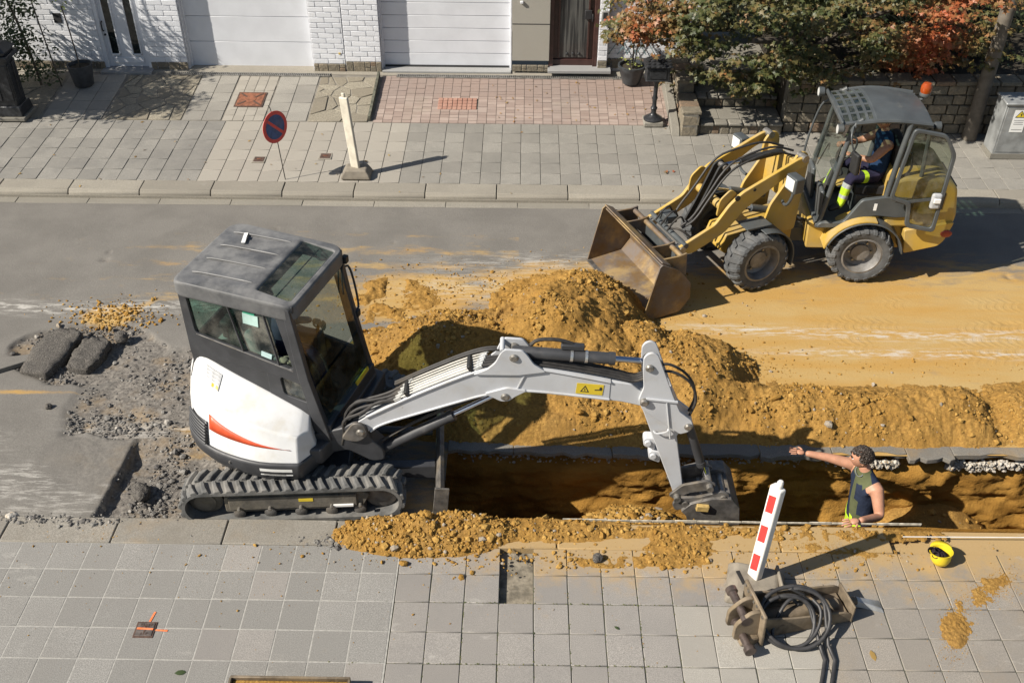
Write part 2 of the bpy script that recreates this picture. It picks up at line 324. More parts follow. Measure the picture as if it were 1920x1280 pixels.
keep = ~((X > TX0) & (Y < far_edge)); keep = keep[:-1, :-1]
road = tag(link('road', grid_mesh('road', X, Y, Z, keep, dict(dust=dust, white=white, rubble=rub, tyre=print_field(X, Y))), M_road), kind='structure')
# ---- trench: far wall, floor, left end, asphalt lip, near wall
xs = np.arange(TX0 - .02, 9, .03); zs = np.linspace(-1.35, -.005, 46); X, Zz = np.meshgrid(xs, zs)
disp = .16 * (fbm(X, Zz * 1.6, 1.5, 4, 40) - .5) + .13 * (fbm(X * .8, Zz * 2.6, 5, 5, 44, .6) - .5) + .03 * np.abs(np.sin(X * 9 + 3 * fbm(X, Zz, 2, 2, 3))) * sstep(.4, .6, fbm(X, Zz, .8, 2, 47)) - .10 * sstep(-.55, -1.3, Zz) + .05 * sstep(-.30, -.16, Zz) + .09 * sstep(-.10, -.06, Zz)
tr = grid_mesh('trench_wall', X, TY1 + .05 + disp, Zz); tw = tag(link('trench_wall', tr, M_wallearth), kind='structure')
xs = np.arange(TX0, 9, .035); ys = np.arange(TY0 - .05, TY1 + .25, .035); X, Y = np.meshgrid(xs, ys)
Zf = -1.2 + .08 * (fbm(X, Y, 2, 4, 50) - .5) + .95 * bump2(X, Y, 1.15, 6.62, .95, .75, 1.3) + .06 * (fbm(X, Y, 12, 3, 51) - .5) + .5 * bump2(X, Y, 4.3, 7.3, .75, .45, 1.2) + .25 * bump2(X, Y, 2.6, 7.4, 1.2, .4)
def trench_floor_z(x, y): return -1.2 + .95 * float(bump2(np.array(x), np.array(y), 1.15, 6.62, .95, .75, 1.3)) + .5 * float(bump2(np.array(x), np.array(y), 4.3, 7.3, .75, .45, 1.2))
tag(link('trench_floor', grid_mesh('trench_floor', X, Y, Zf), M_soil), kind='structure')
ys = np.arange(TY0 - .05, TY1 + .12, .035); zs = np.linspace(-1.35, .0, 40); Y, Zz = np.meshgrid(ys, zs)
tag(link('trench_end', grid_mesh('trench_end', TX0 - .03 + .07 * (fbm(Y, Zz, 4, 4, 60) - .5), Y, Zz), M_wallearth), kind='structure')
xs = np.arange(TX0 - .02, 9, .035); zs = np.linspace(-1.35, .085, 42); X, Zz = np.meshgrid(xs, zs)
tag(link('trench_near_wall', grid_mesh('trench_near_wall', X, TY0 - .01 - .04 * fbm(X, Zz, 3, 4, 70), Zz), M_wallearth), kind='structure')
# asphalt lip along the far edge: broken slabs, each with its own thickness
M_lip = m_tile('asphalt_lip', (.22, .205, .18), (.28, .26, .225), 160, .4, .3, dust=.5)
lipx = TX0 + .02; i = 0
lip_parent = road
while lipx < 7.5:
    L = random.uniform(.45, 1.1); t = random.uniform(.035, .05); y0 = TY1 + random.uniform(-.055, .035)
    n = 9; top = [(lipx + L * j / (n - 1) * .992, y0 + random.uniform(-.03, .03)) for j in range(n)]
    poly = top + [(lipx + L * .992, TY1 + .14), (lipx, TY1 + .14)]
    MB().prism(poly, -t, .010 + random.uniform(0, .008), 'z').build('asphalt_edge_slab', M_lip, lip_parent, .006); lipx += L
# crushed stone layer showing under the lip
P = []; S = []
for j in range(1700):
    x = random.uniform(3.3, 7.6) if random.random() < .8 else random.uniform(-.6, 3.3)
    if vnoise(np.array(x), np.array(.3), 1.7, 33) < .38: continue
    z = random.triangular(-.20, -.07, -.10); P.append((x, TY1 + .045 + random.uniform(-.02, .03), z - (.03 if x > 3.3 else 0))); S.append(random.uniform(.012, .030) if x > 3.3 else random.uniform(.006, .016))
tag(lumps('crushed_stone', P, S, M_stonecr, road), kind='stuff')
# ---- soil heaps (spoil beside the trench)
def soil_h(X, Y):
    nb = fbm(X, Y, 1.5, 4, 90); 
    wx = X + .16 * (fbm(X, Y, 2.3, 3, 201) - .5); wy = Y + .16 * (fbm(X, Y, 2.3, 3, 202) - .5); X0, Y0 = X, Y; X, Y = wx, wy
    h = .60 * bump2(X, Y, .72, 9.22, 1.0, 1.25, 2.3) + .46 * bump2(X, Y, -.45, 8.85, 1.35, .95, 2.3, .2) + .36 * bump2(X, Y, 1.9, 8.74, .75, .58, 1.8, -.2) + .34 * bump2(X, Y, .4, 8.15, 2.1, .95, 2.2)
    h = h + .13 * bump2(X, Y, .55, 10.0, 1.0, .75, 2) + .055 * bump2(X, Y, -1.55, 10.0, .75, .6, 1.6, .3) * sstep(.35, .6, fbm(X, Y, 2.6, 3, 203)) + .16 * bump2(X, Y, -1.25, 8.9, .8, .7, 2)
    h = h - .16 * bump2(X, Y, .02, 9.12, .28, .2, 1)
    bank = np.exp(-((Y - 8.0 - .07 * np.sin(X * 1.3)) / np.where(Y > 8.0, .34, .40)) ** 2) * .34 * (.75 + .6 * (fbm(X, Y, .9, 3, 93) - .4)) * sstep(.9, 2.0, X)
    bank = bank * (1 - .5 * np.exp(-((X - 4.9) / .16) ** 2))
    h = np.maximum(h, 0) + bank
    X, Y = X0, Y0; edge = sstep(TY1 + .04, TY1 + .26, Y)
    h = h * (.25 + .75 * edge)
    pres = sstep(.0, .06, h)
    rough = .10 * (fbm(X, Y, 3.2, 3, 95) - .5) + .085 * (fbm(X, Y, 8, 4, 96, .62) - .5) + .045 * np.abs(fbm(X, Y, 21, 3, 97, .6) - .5) * 2
    # wheel prints running along the top of the bank
    pr = np.exp(-((Y - 8.56 - .02 * X) / .13) ** 2) * sstep(2.2, 2.6, X); 
    h = h * (1 - .25 * pr) + pr * .012 * np.sign(np.sin(X * 62 + Y * 30)) * sstep(.3, .7, fbm(X, Y, 1.1, 2, 14))
    return h + pres * rough * (1 - .7 * pr) * (.4 + .6 * edge) - .03 + .018 * (fbm(X, Y, 5, 3, 98) - .5)
xs = np.arange(-2.6, 8.2, .0165); ys = np.arange(TY1 + .015, 11.0, .0165); X, Y = np.meshgrid(xs, ys); Zs = soil_h(X, Y)
keep = (Zs > -.02); keep = keep[:-1, :-1] | keep[1:, 1:] | keep[:-1, 1:] | keep[1:, :-1]
sp = tag(link('soil_heap', grid_mesh('soil_heap', X, Y, Zs, keep), M_soil), 'heaped ochre soil dug out along the far side of the trench', 'soil')
def sh(x, y): return float(soil_h(np.array([[x]]), np.array([[y]]))[0, 0])
n = 40000; px = RNG.uniform(-2.3, 7.6, n); py = RNG.uniform(TY1 + .04, 10.9, n); pz = soil_h(px, py); ok = (pz > .0 + .10 * (RNG.random(n) < .55)) & (RNG.random(n) < .07 + .95 * sstep(.44, .60, fbm(px, py, 2.3, 4, 120)))
px, py, pz = px[ok], py[ok], pz[ok]; S = np.clip(RNG.lognormal(math.log(.0072), .62, len(px)), .003, .045)
tag(lumps('soil_clods', np.stack([px, py, pz + S * .25], -1), S, M_clod, sp, .85, .3), kind='stuff')
# crumbs strewn over the road in front of the heaps and on the left
P = []; S = []
def strew(n, cx, cy, rx, ry, s0, z=.0):
    for _ in range(n):
        x = random.gauss(cx, rx); y = random.gauss(cy, ry)
        if x > TX0 - .05 and TY0 - .02 < y < TY1 + .03: continue
        s = min(.035, random.lognormvariate(math.log(s0), .5)); P.append((x, y, z + s * .3)); S.append(s)
strew(1500, .6, 10.25, 1.2, .42, .006); strew(500, 1.6, 9.2, .6, .5, .007); strew(350, 2.4, 8.8, .5, .25, .007); strew(500, -1.5, 10.0, .7, .4, .007); strew(500, -4.8, 9.6, .3, .16, .009); strew(300, 5, 8.75, 1.8, .12, .006)
tag(lumps('soil_crumbs', P, S, M_clod), 'loose ochre soil crumbs strewn over the road', 'soil', kind='stuff')
# soil inside the trench by the bucket, and fallen clods on the floor
P = []; S = []
for _ in range(1500):
    x = random.gauss(1.15, .4); y = random.uniform(6.4, 7.25); z = trench_floor_z(x, y); s = min(.05, random.lognormvariate(math.log(.016), .5)); P.append((x, y, z + .02)); S.append(s)
for _ in range(500):
    x = random.uniform(-.5, 7); y = random.uniform(6.4, 7.3); z = trench_floor_z(x, y); s = min(.05, random.lognormvariate(math.log(.016), .5)); P.append((x, y, z)); S.append(s)
tag(lumps('trench_clods', P, S, M_clod), 'loose soil clods on the floor of the open trench', 'soil', kind='stuff')
# ---- rubble on the left: gravel and broken stone
P = []; S = []
n = 26000; gx = RNG.uniform(-5.9, -.8, n); gy = RNG.uniform(6.34, 9.7, n); Zg, rb, du, wh = road_fields(gx, gy); cl = fbm(gx, gy, 2.6, 4, 130)
ok = (rb > .35) & (RNG.random(n) < .12 + 1.0 * sstep(.45, .66, cl)); gx, gy, Zg = gx[ok], gy[ok], Zg[ok]
S = np.clip(RNG.lognormal(math.log(.0085), .55, len(gx)), .004, .034); tag(lumps('gravel', np.stack([gx, gy, Zg + S * .35], -1), S, M_gravel), 'grey gravel and broken stone where the asphalt was torn up', 'gravel', kind='stuff')
def rz_at(x, y): return float(road_fields(np.array([x]), np.array([y]))[0][0])
# two torn slabs of asphalt and single lumps
def asphalt_slab(cx, cy, a, b, t, rz, tilt, label, z=.0):
    pts = [(x * a * random.uniform(.95, 1.05), y * b * random.uniform(.95, 1.05)) for x, y in ((-.9, -1.0), (-.3, -1.08), (.65, -1.05), (.85, -.6), (1.08, -.2), (.95, .35), (1.0, .9), (.3, 1.1), (-.25, .98), (-.95, .85), (-1.0, .3), (-1.12, -.1), (-.98, -.5))]
    bm = bmesh.new(); me = MB().prism(pts, 0, t, 'z').mesh('asphalt_slab', 180); bm.from_mesh(me)
    bmesh.ops.triangulate(bm, faces=bm.faces); bmesh.ops.subdivide_edges(bm, edges=bm.edges, cuts=3, use_grid_fill=True)
    for v in bm.verts: v.co += Vector((random.gauss(0, .006), random.gauss(0, .006), random.gauss(0, .006)))
    bm.to_mesh(me); bm.free()
    o = link('asphalt_slab', me, M_chunk); o.location = (cx, cy, rz_at(cx, cy) + z); o.rotation_euler = (tilt[0], tilt[1], rz); tag(o, label, 'asphalt slab'); return o
asphalt_slab(-5.22, 8.82, .20, .37, .11, -.12, (.06, -.03), 'larger torn slab of dark asphalt lying on the broken road', .01)
asphalt_slab(-4.80, 8.80, .155, .25, .11, -.1, (.10, .05), 'smaller torn asphalt slab beside the larger slab', .0)
def rock(x, y, z, s, mat, name, label, cat, fl=.75):
    o = lumps(name, [(0, 0, 0)], [1], mat, None, fl, .28); o.location = (x, y, z + s * .45); o.scale = (s, s, s); m = o.modifiers.new('sub', 'SUBSURF'); m.levels = m.render_levels = 2
    t = bpy.data.textures.get('rocktex') or bpy.data.textures.new('rocktex', 'CLOUDS'); t.noise_scale = .5; d = o.modifiers.new('disp', 'DISPLACE'); d.texture = t; d.strength = .35; return tag(o, label, cat)
rock(-4.55, 9.12, 0, .10, M_chunk, 'asphalt_lump', 'round lump of asphalt beside the small ochre soil patch', 'asphalt lump')
rock(-4.93, 7.93, 0, .055, M_chunk, 'asphalt_lump', 'small dark asphalt lump alone on the dusty road at far left', 'asphalt lump')
rock(-3.60, 6.75, -.08, .12, M_chunk, 'asphalt_lump', 'dark asphalt lump in the gravel pit behind the track', 'asphalt lump')
rock(-4.63, 6.32, .05, .07, M_stonecr, 'stone', 'pale rounded stone on the kerb at the left edge', 'stone')
# cracked asphalt plate lifting at far left
MB().prism([(-5.95, 8.33), (-5.33, 8.72), (-5.36, 8.80), (-6.1, 8.62)], .0, .055, 'z').build('asphalt_plate', M_road, None, .006)
tag(bpy.data.objects['asphalt_plate'], 'lifted asphalt plate with a dark broken edge at far left', 'asphalt plate')
# ---- far kerb: gutter stones and kerb stones, each its own piece
M_kerb = m_tile('kerb_concrete', (.30, .275, .23), (.36, .33, .275), 170, .35, .25, (.17, .155, .13)); M_gutter = m_tile('gutter_concrete', (.27, .25, .21), (.32, .295, .25), 120, .3, .3, (.16, .15, .13))
kerb = struct(MB().box((0, 12.57, -.1), (24, .30, .3)).build('kerb', M_kerb)); gut = struct(MB().box((0, 12.41, -.16), (24, .26, .3)).build('gutter', M_gutter))
for i in range(-8, 12):
    x = -2.35 + i * 1.005; r = random.uniform(-.004, .004); z1 = .125 + r
    MB().prism([(12.425, .02), (12.435, .085 + r), (12.475, z1), (12.735, z1 + .012), (12.735, .02)], x + .006, x + .999, 'x').build('kerb_stone', M_kerb, kerb, .008)
    MB().prism([(12.285, -.05), (12.285, .004 + r), (12.425, .012 + r), (12.425, -.05)], x + .3, x + 1.297, 'x').build('gutter_stone', M_gutter, gut, .004)
# ---- far pavement: concrete slabs in three fields
M_t_old = m_tile('pavement_old', (.255, .243, .220), (.325, .308, .275), 150, .3, .55, (.15, .145, .135)); M_t_new = m_tile('pavement_pale', (.315, .29, .25), (.35, .325, .28), 220, .12, .12, (.25, .23, .2))
M_t_mid = m_tile('pavement_mid', (.265, .25, .222), (.335, .317, .28), 160, .3, .4, (.15, .145, .13)); M_joint = paint('joint_sand', (.18, .165, .14), .95, bump=.3)
def slope_box(x0, x1, y0, y1, t=.05, dz=0.0, tilt=0.0, gap=.004):
    """a slab following the pavement slope, built about its own corner"""
    a, b = GZ(y0) + dz, GZ(y1) + dz
    return MB().add([(x0 + gap, y0 + gap, a - t), (x1 - gap, y0 + gap, a - t), (x1 - gap, y1 - gap, b - t), (x0 + gap, y1 - gap, b - t), (x0 + gap, y0 + gap, a), (x1 - gap, y0 + gap, a + tilt), (x1 - gap, y1 - gap, b + tilt), (x0 + gap, y1 - gap, b)], [(0, 3, 2, 1), (4, 5, 6, 7), (0, 1, 5, 4), (1, 2, 6, 5), (2, 3, 7, 6), (3, 0, 4, 7)])
def bed(name, x0, x1, y0, y1, dz=-.012):
    ysn = sorted({y0, y1, *[q for q in (12.74, 14.55, 16.2) if y0 < q < y1]}); v = []; f = []
    for j, q in enumerate(ysn): v += [(x0, q, GZ(q) + dz), (x1, q, GZ(q) + dz)]
    f = [(2 * j, 2 * j + 1, 2 * j + 3, 2 * j + 2) for j in range(len(ysn) - 1)]
    return struct(MB().add(v, f).build(name, M_joint))
pav = bed('far_pavement', -12, 12, 12.735, 14.56)
PITCHX = .289; NROW = 6; RD = (14.55 - 12.745) / NROW
def slab_field(parent, x0, n, mat, r0=0, r1=NROW, px=PITCHX, jit=.0025, gap=.003, stag=0, px_row=None):
    for j in range(r0, r1):
        for i in range(n):
            x = x0 + i * px + (stag * (j % 2)); y = 12.745 + j * RD
            slope_box(x, x + px, y, y + RD, .05, random.uniform(-jit, jit), random.uniform(-jit, jit), gap).build('paving_slab', mat, parent, .004, 1)
f1 = bed('old_pavement_field', -8.9, -4.63, 12.745, 14.55, -.011); slab_field(f1, -8.95, 15, M_t_old, px=.288, jit=.004, gap=.0032)
f2 = bed('pale_pavement_field', -4.63, -1.74, 12.745, 14.55, -.0105); slab_field(f2, -4.63, 10, M_t_new, jit=.0015, gap=.0035)
f3 = bed('grey_pavement_field', -1.74, 5.0, 12.745, 14.55, -.0108); slab_field(f3, -1.74, 23, M_t_mid)
f4 = bed('right_pavement_field', 4.9, 9.2, 12.745, 14.55, -.0112); slab_field(f4, 4.907, 13, M_t_mid)
# valve covers in the pale slabs
M_iron = paint('cast_iron', (.10, .06, .045), .7, .3, .4, 30, bump=.6, bs=90); M_rustlid = paint('rusty_lid', (.22, .085, .045), .8, .1, .4, 20, bump=.5, bs=70)
for x, y, lb in ((-3.86, 13.35, 'square rusty valve cover left of the no-parking sign shadow'), (-2.90, 13.47, 'square rusty valve cover nearest the pale post')):
    t = thing('valve_cover', lb, 'valve cover', (x, y, GZ(y)), 0, 'valve covers in the far pavement')
    MB().box((0, 0, .003), (.19, .19, .014)).build('frame', M_kerb, t, .003); MB().box((0, 0, .010), (.15, .15, .008)).build('lid', M_iron, t, .003); MB().box((0, 0, .016), (.06, .02, .006)).build('keyhole', M_rustlid, t)
# ---- drives in front of the houses
M_flag = m_tile('flagstone', (.24, .21, .16), (.36, .33, .26), 60, .3, .45, (.15, .135, .11)); M_grey = m_tile('drive_slab', (.29, .273, .242), (.36, .34, .30), 180, .3, .4, (.17, .16, .145))
k = NT('brick_paver'); a = k.rand(); c = k.mix(a, (.245, .185, .158), (.345, .275, .238)); c = k.mix(k.math('MULTIPLY', k.ramp(k.noise(1.1, 6, .6), .40, .68), .55), c, (.24, .20, .18)); c = k.mix(k.math('MULTIPLY', k.ramp(k.noise(.9, 6, .6, vec=k.scaled((1, 1, 1))), .58, .75), .45), c, (.25, .22, .17))
M_bpav = k.fin(c, .9, 0, k.bump(k.noise(120, 3), .4, .004), .25); M_bpav2 = m_tile('new_paver', (.36, .19, .14), (.42, .26, .2), 120, .2, .1)
drive = bed('brick_drive', -2.35, 2.4, 14.552, 16.1, -.010)
bw, bd = .148, .082; rest = MB(); nb = 0; rows = int((16.05 - 14.56) / bd)
for j in range(rows):
    for i in range(32):
        x = -2.33 + i * bw + (0 if j % 2 else 0); y = 14.56 + j * bd
        if -1.35 < x + bw / 2 < -.72 and 14.95 < y + bd / 2 < 15.33: continue
        if nb < 296: slope_box(x, x + bw, y, y + bd, .05, random.uniform(-.0035, .0035), random.uniform(-.003, .003), .0035).build('paver', M_bpav, drive); nb += 1
        else:
            q = slope_box(x, x + bw, y, y + bd, .05, random.uniform(-.0035, .0035), random.uniform(-.003, .003), .0035); rest.add(q.v, q.f)
tag(rest.build('pavers_beyond', M_bpav, drive), kind='stuff')
pl = thing('paved_cover', 'rectangular inspection cover paved with newer red bricks in the brick drive', 'inspection cover', (-1.035, 15.14, GZ(15.14)))
pl.rotation_euler = (math.atan2(GZ(15.33) - GZ(14.95), .38), 0, 0)
MB().box((0, 0, -.02), (.63, .38, .03)).build('frame', M_joint, pl)
for j in range(4):
    for i in range(8): MB().box((-.275 + i * .0785, -.138 + j * .092, -.005), (.07, .082, .03)).build('paver', M_bpav2, pl, .003, 1)
dl = bed('left_drive', -9.2, -2.35, 14.552, 16.1, -.010)
def voronoi_flags(parent, x0, x1, y0, y1, n, mat, name='flagstone'):
    """crazy paving: cells clipped from random seeds"""
    pts = [(random.uniform(x0, x1), random.uniform(y0, y1)) for _ in range(n)]
    for i, p in enumerate(pts):
        poly = [(x0, y0), (x1, y0), (x1, y1), (x0, y1)]
        for j, q in enumerate(pts):
            if i == j: continue
            mx, my = (p[0] + q[0]) / 2, (p[1] + q[1]) / 2; dx, dy = q[0] - p[0], q[1] - p[1]; L = math.hypot(dx, dy); out = []
            sd_ = lambda a: ((a[0] - mx) * dx + (a[1] - my) * dy) / L + .009
            for a, b in zip(poly, poly[1:] + poly[:1]):
                sa, sb = sd_(a), sd_(b)
                if sa <= 0: out.append(a)
                if (sa < 0) != (sb < 0): t = sa / (sa - sb); out.append((a[0] + (b[0] - a[0]) * t, a[1] + (b[1] - a[1]) * t))
            poly = out
            if len(poly) < 3: break
        if len(poly) < 3: continue
        dz = random.uniform(-.006, .008); m = len(poly)
        MB().add([(a, b, GZ(b) - .04) for a, b in poly] + [(a, b, GZ(b) + dz) for a, b in poly], [tuple(range(m))[::-1], tuple(range(m, 2 * m))] + [(q, (q + 1) % m, m + (q + 1) % m, m + q) for q in range(m)]).build(name, mat, parent, .006, 1)
voronoi_flags(dl, -3.35, -2.42, 14.57, 15.98, 22, M_flag); voronoi_flags(dl, -6.55, -5.35, 14.57, 15.98, 26, M_flag); voronoi_flags(dl, -9.1, -7.6, 14.6, 15.95, 20, M_flag)
def drive_grid(x0, x1, y0, y1, nx, ny, mat, gap=.004, par=None):
    dx, dy = (x1 - x0) / nx, (y1 - y0) / ny
    for j in range(ny):
        for i in range(nx): slope_box(x0 + i * dx, x0 + (i + 1) * dx, y0 + j * dy, y0 + (j + 1) * dy, .04, random.uniform(-.003, .003), random.uniform(-.002, .002), gap).build('drive_slab', mat, par or dl, .003, 1)
drive_grid(-5.33, -4.72, 14.57, 15.98, 2, 5, M_grey); drive_grid(-4.70, -4.05, 14.57, 15.98, 4, 9, M_t_new, .003); drive_grid(-4.03, -3.38, 14.57, 15.98, 2, 5, M_grey); drive_grid(-7.55, -6.6, 14.57, 15.98, 3, 5, M_grey)
t = thing('manhole_cover', 'rusty square manhole cover in the pale strip of the left drive', 'manhole cover', (-4.375, 15.2, GZ(15.2)), 0); t.rotation_euler = (.105, 0, 0)
MB().box((0, 0, .003), (.46, .46, .016)).build('frame', M_iron, t, .003); MB().box((0, 0, .008), (.41, .41, .016)).build('lid', M_rustlid, t, .004)
for q in (0, 90): MB().box((0, 0, .017), (.50, .03, .006), (0, 0, R(q + 45))).build('rib', M_iron, t)
MB().cyl((0, 0, .012), (0, 0, .021), .09, n=20).build('crest', M_rustlid, t, .003)
# strip of threshold concrete and slotted drains at the garages
dr = bed('threshold', -9.2, 2.4, 16.06, 16.9, -.003); dr.data.materials.clear(); dr.data.materials.append(M_kerb)
M_drain = paint('galvanised', (.30, .29, .27), .55, .6, .3, 20); M_black = paint('black_gap', (.012, .012, .012), .9, bump=0)
for x0, x1, lb in ((-5.9, -3.2, 'slotted drain channel before the left garage door'), (-2.1, 1.75, 'slotted drain channel along the top of the brick drive')):
    t = thing('drain_channel', lb, 'drain', ((x0 + x1) / 2, 16.03, GZ(16.03)))
    L = x1 - x0; MB().box((0, 0, -.004), (L, .11, .014)).build('trough', M_black, t)
    m = MB(); m.box((0, .05, .004), (L, .012, .016)).box((0, -.05, .004), (L, .012, .016))
    for i in range(int(L / .032)): m.box((-L / 2 + .016 + i * .032, 0, .005), (.016, .095, .012))
    m.build('grate', M_drain, t)
for nm, x0, x1 in (('left_yard', -12, -9.2), ('right_verge', 9.2, 12)):
    q = bed(nm, x0, x1, 14.552, 16.95, -.008); q.data.materials.clear(); q.data.materials.append(M_grey)
# edge board between the drives
tag(MB().prism([(14.6, .22), (14.6, .30), (16.0, .47), (16.0, .36)], -2.41, -2.37, 'x').build('edging_board', paint('mossy_edging', (.10, .10, .075), .95, 0, .5, 12, bump=.8)), 'mossy dark edging board between flagstones and brick drive', 'edging')
# ---- near kerb and near pavement
M_nk = m_tile('near_kerb', (.27, .25, .215), (.32, .298, .26), 110, .35, .5, (.17, .15, .12), dust=.35, near=.9); nk = struct(MB().box((0, 6.165, -.10), (24, .29, .30)).build('near_kerb', M_nk))
for i in range(-6, 7):
    x = -3.62 + i * .995; MB().box((x + .497, 6.155 + random.uniform(-.003, .003), .02), (.985, .30, .17 + random.uniform(-.004, .004))).build('kerb_stone', M_nk, nk, .010)
    MB().box((x + .7, 6.334, -.03), (.988, .05, .15 + random.uniform(-.008, .008))).build('gutter_stone', M_gutter, nk, .006)
# steel-white lip on the near edge of the trench
M_lime = paint('lime_edge', (.46, .42, .34), .85, 0, .4, 20)
for i in range(16):
    x = .42 + i * .205; L = .2045; MB().box((x + L / 2, 6.360 + random.uniform(-.002, .002), .090), (L, .009, .030 + random.uniform(-.010, .006)), (0, random.gauss(0, .008), random.gauss(0, .006))).build('white_edge', M_lime, nk, .004)
M_n1 = m_tile('near_slab_aggregate', (.285, .275, .255), (.335, .322, .30), 130, .42, .4, (.20, .19, .175), near=.35); M_n2 = m_tile('near_slab_smooth', (.27, .252, .232), (.325, .305, .28), 120, .22, .3, (.18, .172, .165), near=.8); M_n3 = m_tile('near_slab_pale', (.335, .315, .28), (.38, .36, .32), 120, .18, .2, (.24, .23, .21), near=.6); M_n4 = m_tile('near_slab_dusty', (.265, .24, .208), (.32, .29, .25), 120, .22, .3, (.18, .168, .155), dust=.25, near=.9)
M_mortar = paint('pale_mortar', (.32, .31, .285), .95, 0, .2, 30); M_moss = paint('joint_moss', (.085, .085, .06), .95, 0, .5, 8)
np_ = struct(MB().box((0, 4.8, -.10), (24, 2.42, .252)).build('near_pavement', M_mortar))
na = struct(MB().box((-3.5, 4.8, .06), (4.95, 2.4, .0775)).build('aggregate_slab_field', M_mortar)); ns = struct(MB().box((2.58, 4.49, .060), (7.2, 1.81, .068)).box((-.58, 5.70, .060), (.875, .6, .068)).box((3.165, 5.70, .060), (6.03, .6, .068)).build('smooth_slab_field', M_moss))
YR = [6.002 - .3005 * j for j in range(9)]
for j in range(6):
    y1, y0 = YR[j], YR[j + 1]
    for i in range(14):
        x1 = -1.035 - i * .305 + random.uniform(-.001, .001); x0 = x1 - .305
        MB().box(((x0 + x1) / 2, (y0 + y1) / 2, .065), (.299, .295, .07 + random.uniform(0, .003))).build('paving_slab', M_n1 if random.random() > .05 else M_n2, na, .004, 1)
    for i in range(20):
        x0 = -1.02 + i * .2925; x1 = x0 + .2925
        if i == 3 and j in (0, 1): continue
        mt = M_n2
        if x0 > 1.3 and j >= 2: mt = M_n3 if x0 < 2.2 else M_n4
        elif x0 > 2.2: mt = M_n4
        MB().box(((x0 + x1) / 2 + random.uniform(-.002, .002), (y0 + y1) / 2, .065), (.2885 - random.uniform(0, .003), .2965, .07 + random.uniform(0, .006)), (0, 0, random.gauss(0, .004))).build('paving_slab', mt, ns, .005, 1)
MB().box((0.003, 5.70, .032), (.285, .60, .012)).build('sand_bed', paint('damp_sand', (.19, .165, .125), .95, 0, .45, 14, bump=1, bs=40), ns)
# moss and weeds in some joints
P = []; S = []
for _ in range(520):
    if random.random() < .6: x = random.choice((random.gauss(-.2, .5), random.gauss(.9, .35))); y = random.choice((YR[4], YR[2], YR[5])) + random.gauss(0, .004)
    else: x = -1.02 + .2925 * random.randrange(1, 9) + random.gauss(0, .003); y = random.uniform(4.5, 5.6)
    s = random.uniform(.002, .0065); P.append((x, y, .1 + s * .2)); S.append(s)
k = NT('moss'); a = k.attr('rnd'); M_mossg = k.fin(k.mix(a, (.05, .075, .02), (.16, .15, .06)), .95)
tag(lumps('joint_moss', P, S, M_mossg, ns), kind='stuff')
# cut a real hole: lower the field sheets under the missing slabs is not needed, slabs stand 7 cm proud of the bed
# orange survey marks and cover
t = thing('valve_cover', 'small dark valve cover with orange survey spray marks in near pavement', 'valve cover', (-3.02, 5.08, .1015))
MB().box((0, 0, 0), (.165, .155, .01)).build('frame', M_iron, t, .002); MB().box((0, 0, .004), (.135, .125, .01)).build('lid', paint('lid_grey', (.12, .10, .09), .7, .3, .4, 30), t, .002)
MB().box((0, -.0, .010), (.012, .06, .003)).box((0, .03, .010), (.05, .012, .003)).build('lid_cross', M_iron, t)
for y0, n_ in ((.044, 5), (-.042, 3)):   # worn, unreadable raised characters
    for q in range(n_): MB().box(((q - (n_ - 1) / 2) * .021, y0, .0095), (.006, .022, .003), (0, 0, random.uniform(-.5, .5))).box(((q - (n_ - 1) / 2) * .021 + .005, y0 + random.uniform(-.006, .006), .0095), (.012, .005, .0028)).build('worn_character', M_iron, t)
k = NT('orange_spray'); c = k.mix(k.ramp(k.noise(30, 4), .4, .6), (.75, .16, .04), (.62, .22, .10)); M_spray = k.fin(c, .8)
MB().box((.0, .004, .0118), (.135, .018, .0012), (0, 0, -.05)).build('spray_mark', M_spray, t); MB().box((.135, -.004, .0030), (.10, .016, .0012), (0, 0, -.05)).build('spray_mark', M_spray, t); MB().box((.022, .13, .0030), (.017, .10, .0012), (0, 0, -.16)).build('spray_mark', M_spray, t)
# soil and stones spilled over the near kerb
def near_soil(X, Y):
    h = .13 * bump2(X, Y, -.85, 6.14, .85, .28, 1.3) + .07 * bump2(X, Y, .1, 6.22, 1.2, .17, 1.1) + .05 * bump2(X, Y, 1.45, 6.05, .38, .3, 1.1) + .035 * bump2(X, Y, .9, 5.86, .7, .09, 1.0) + .035 * bump2(X, Y, 2.6, 6.22, 1.6, .12, 1.0)
    r = sstep(0, .03, h); return .088 + h * (.7 + .6 * fbm(X, Y, 6, 3, 140)) + r * (.05 * (fbm(X, Y, 14, 4, 141, .65) - .5)) - .012 + .01 * (fbm(X, Y, 9, 3, 142) - .5)
xs = np.arange(-1.9, 4.4, .012); ys = np.arange(5.6, 6.355, .012); X, Y = np.meshgrid(xs, ys); Zs = near_soil(X, Y); keep = (Zs > .099); keep = keep[:-1, :-1] | keep[1:, 1:]
ns_o = tag(link('spilled_soil', grid_mesh('spilled_soil', X, Y, Zs, keep), M_soil), 'ochre soil spilled over the near kerb beside the blade', 'soil')
n = 9000; gx = RNG.uniform(-1.9, 4.2, n); gy = RNG.uniform(5.65, 6.34, n); gz = near_soil(gx, gy); ok = (gz > .108) & (RNG.random(n) < .4 + .6 * (gx < 0)); gx, gy, gz = gx[ok], gy[ok], gz[ok]; S = np.clip(RNG.lognormal(math.log(.0092), .55, len(gx)), .004, .04)
tag(lumps('soil_clods', np.stack([gx, gy, gz + S * .2], -1), S, M_clod, ns_o, .85, .3), kind='stuff')
P = []; S = []
for _ in range(420):
    x = random.gauss(.3, 1.1); y = random.gauss(5.88, .08); s = min(.03, random.lognormvariate(math.log(.007), .6)); P.append((x, y, .102 + s * .3)); S.append(s)
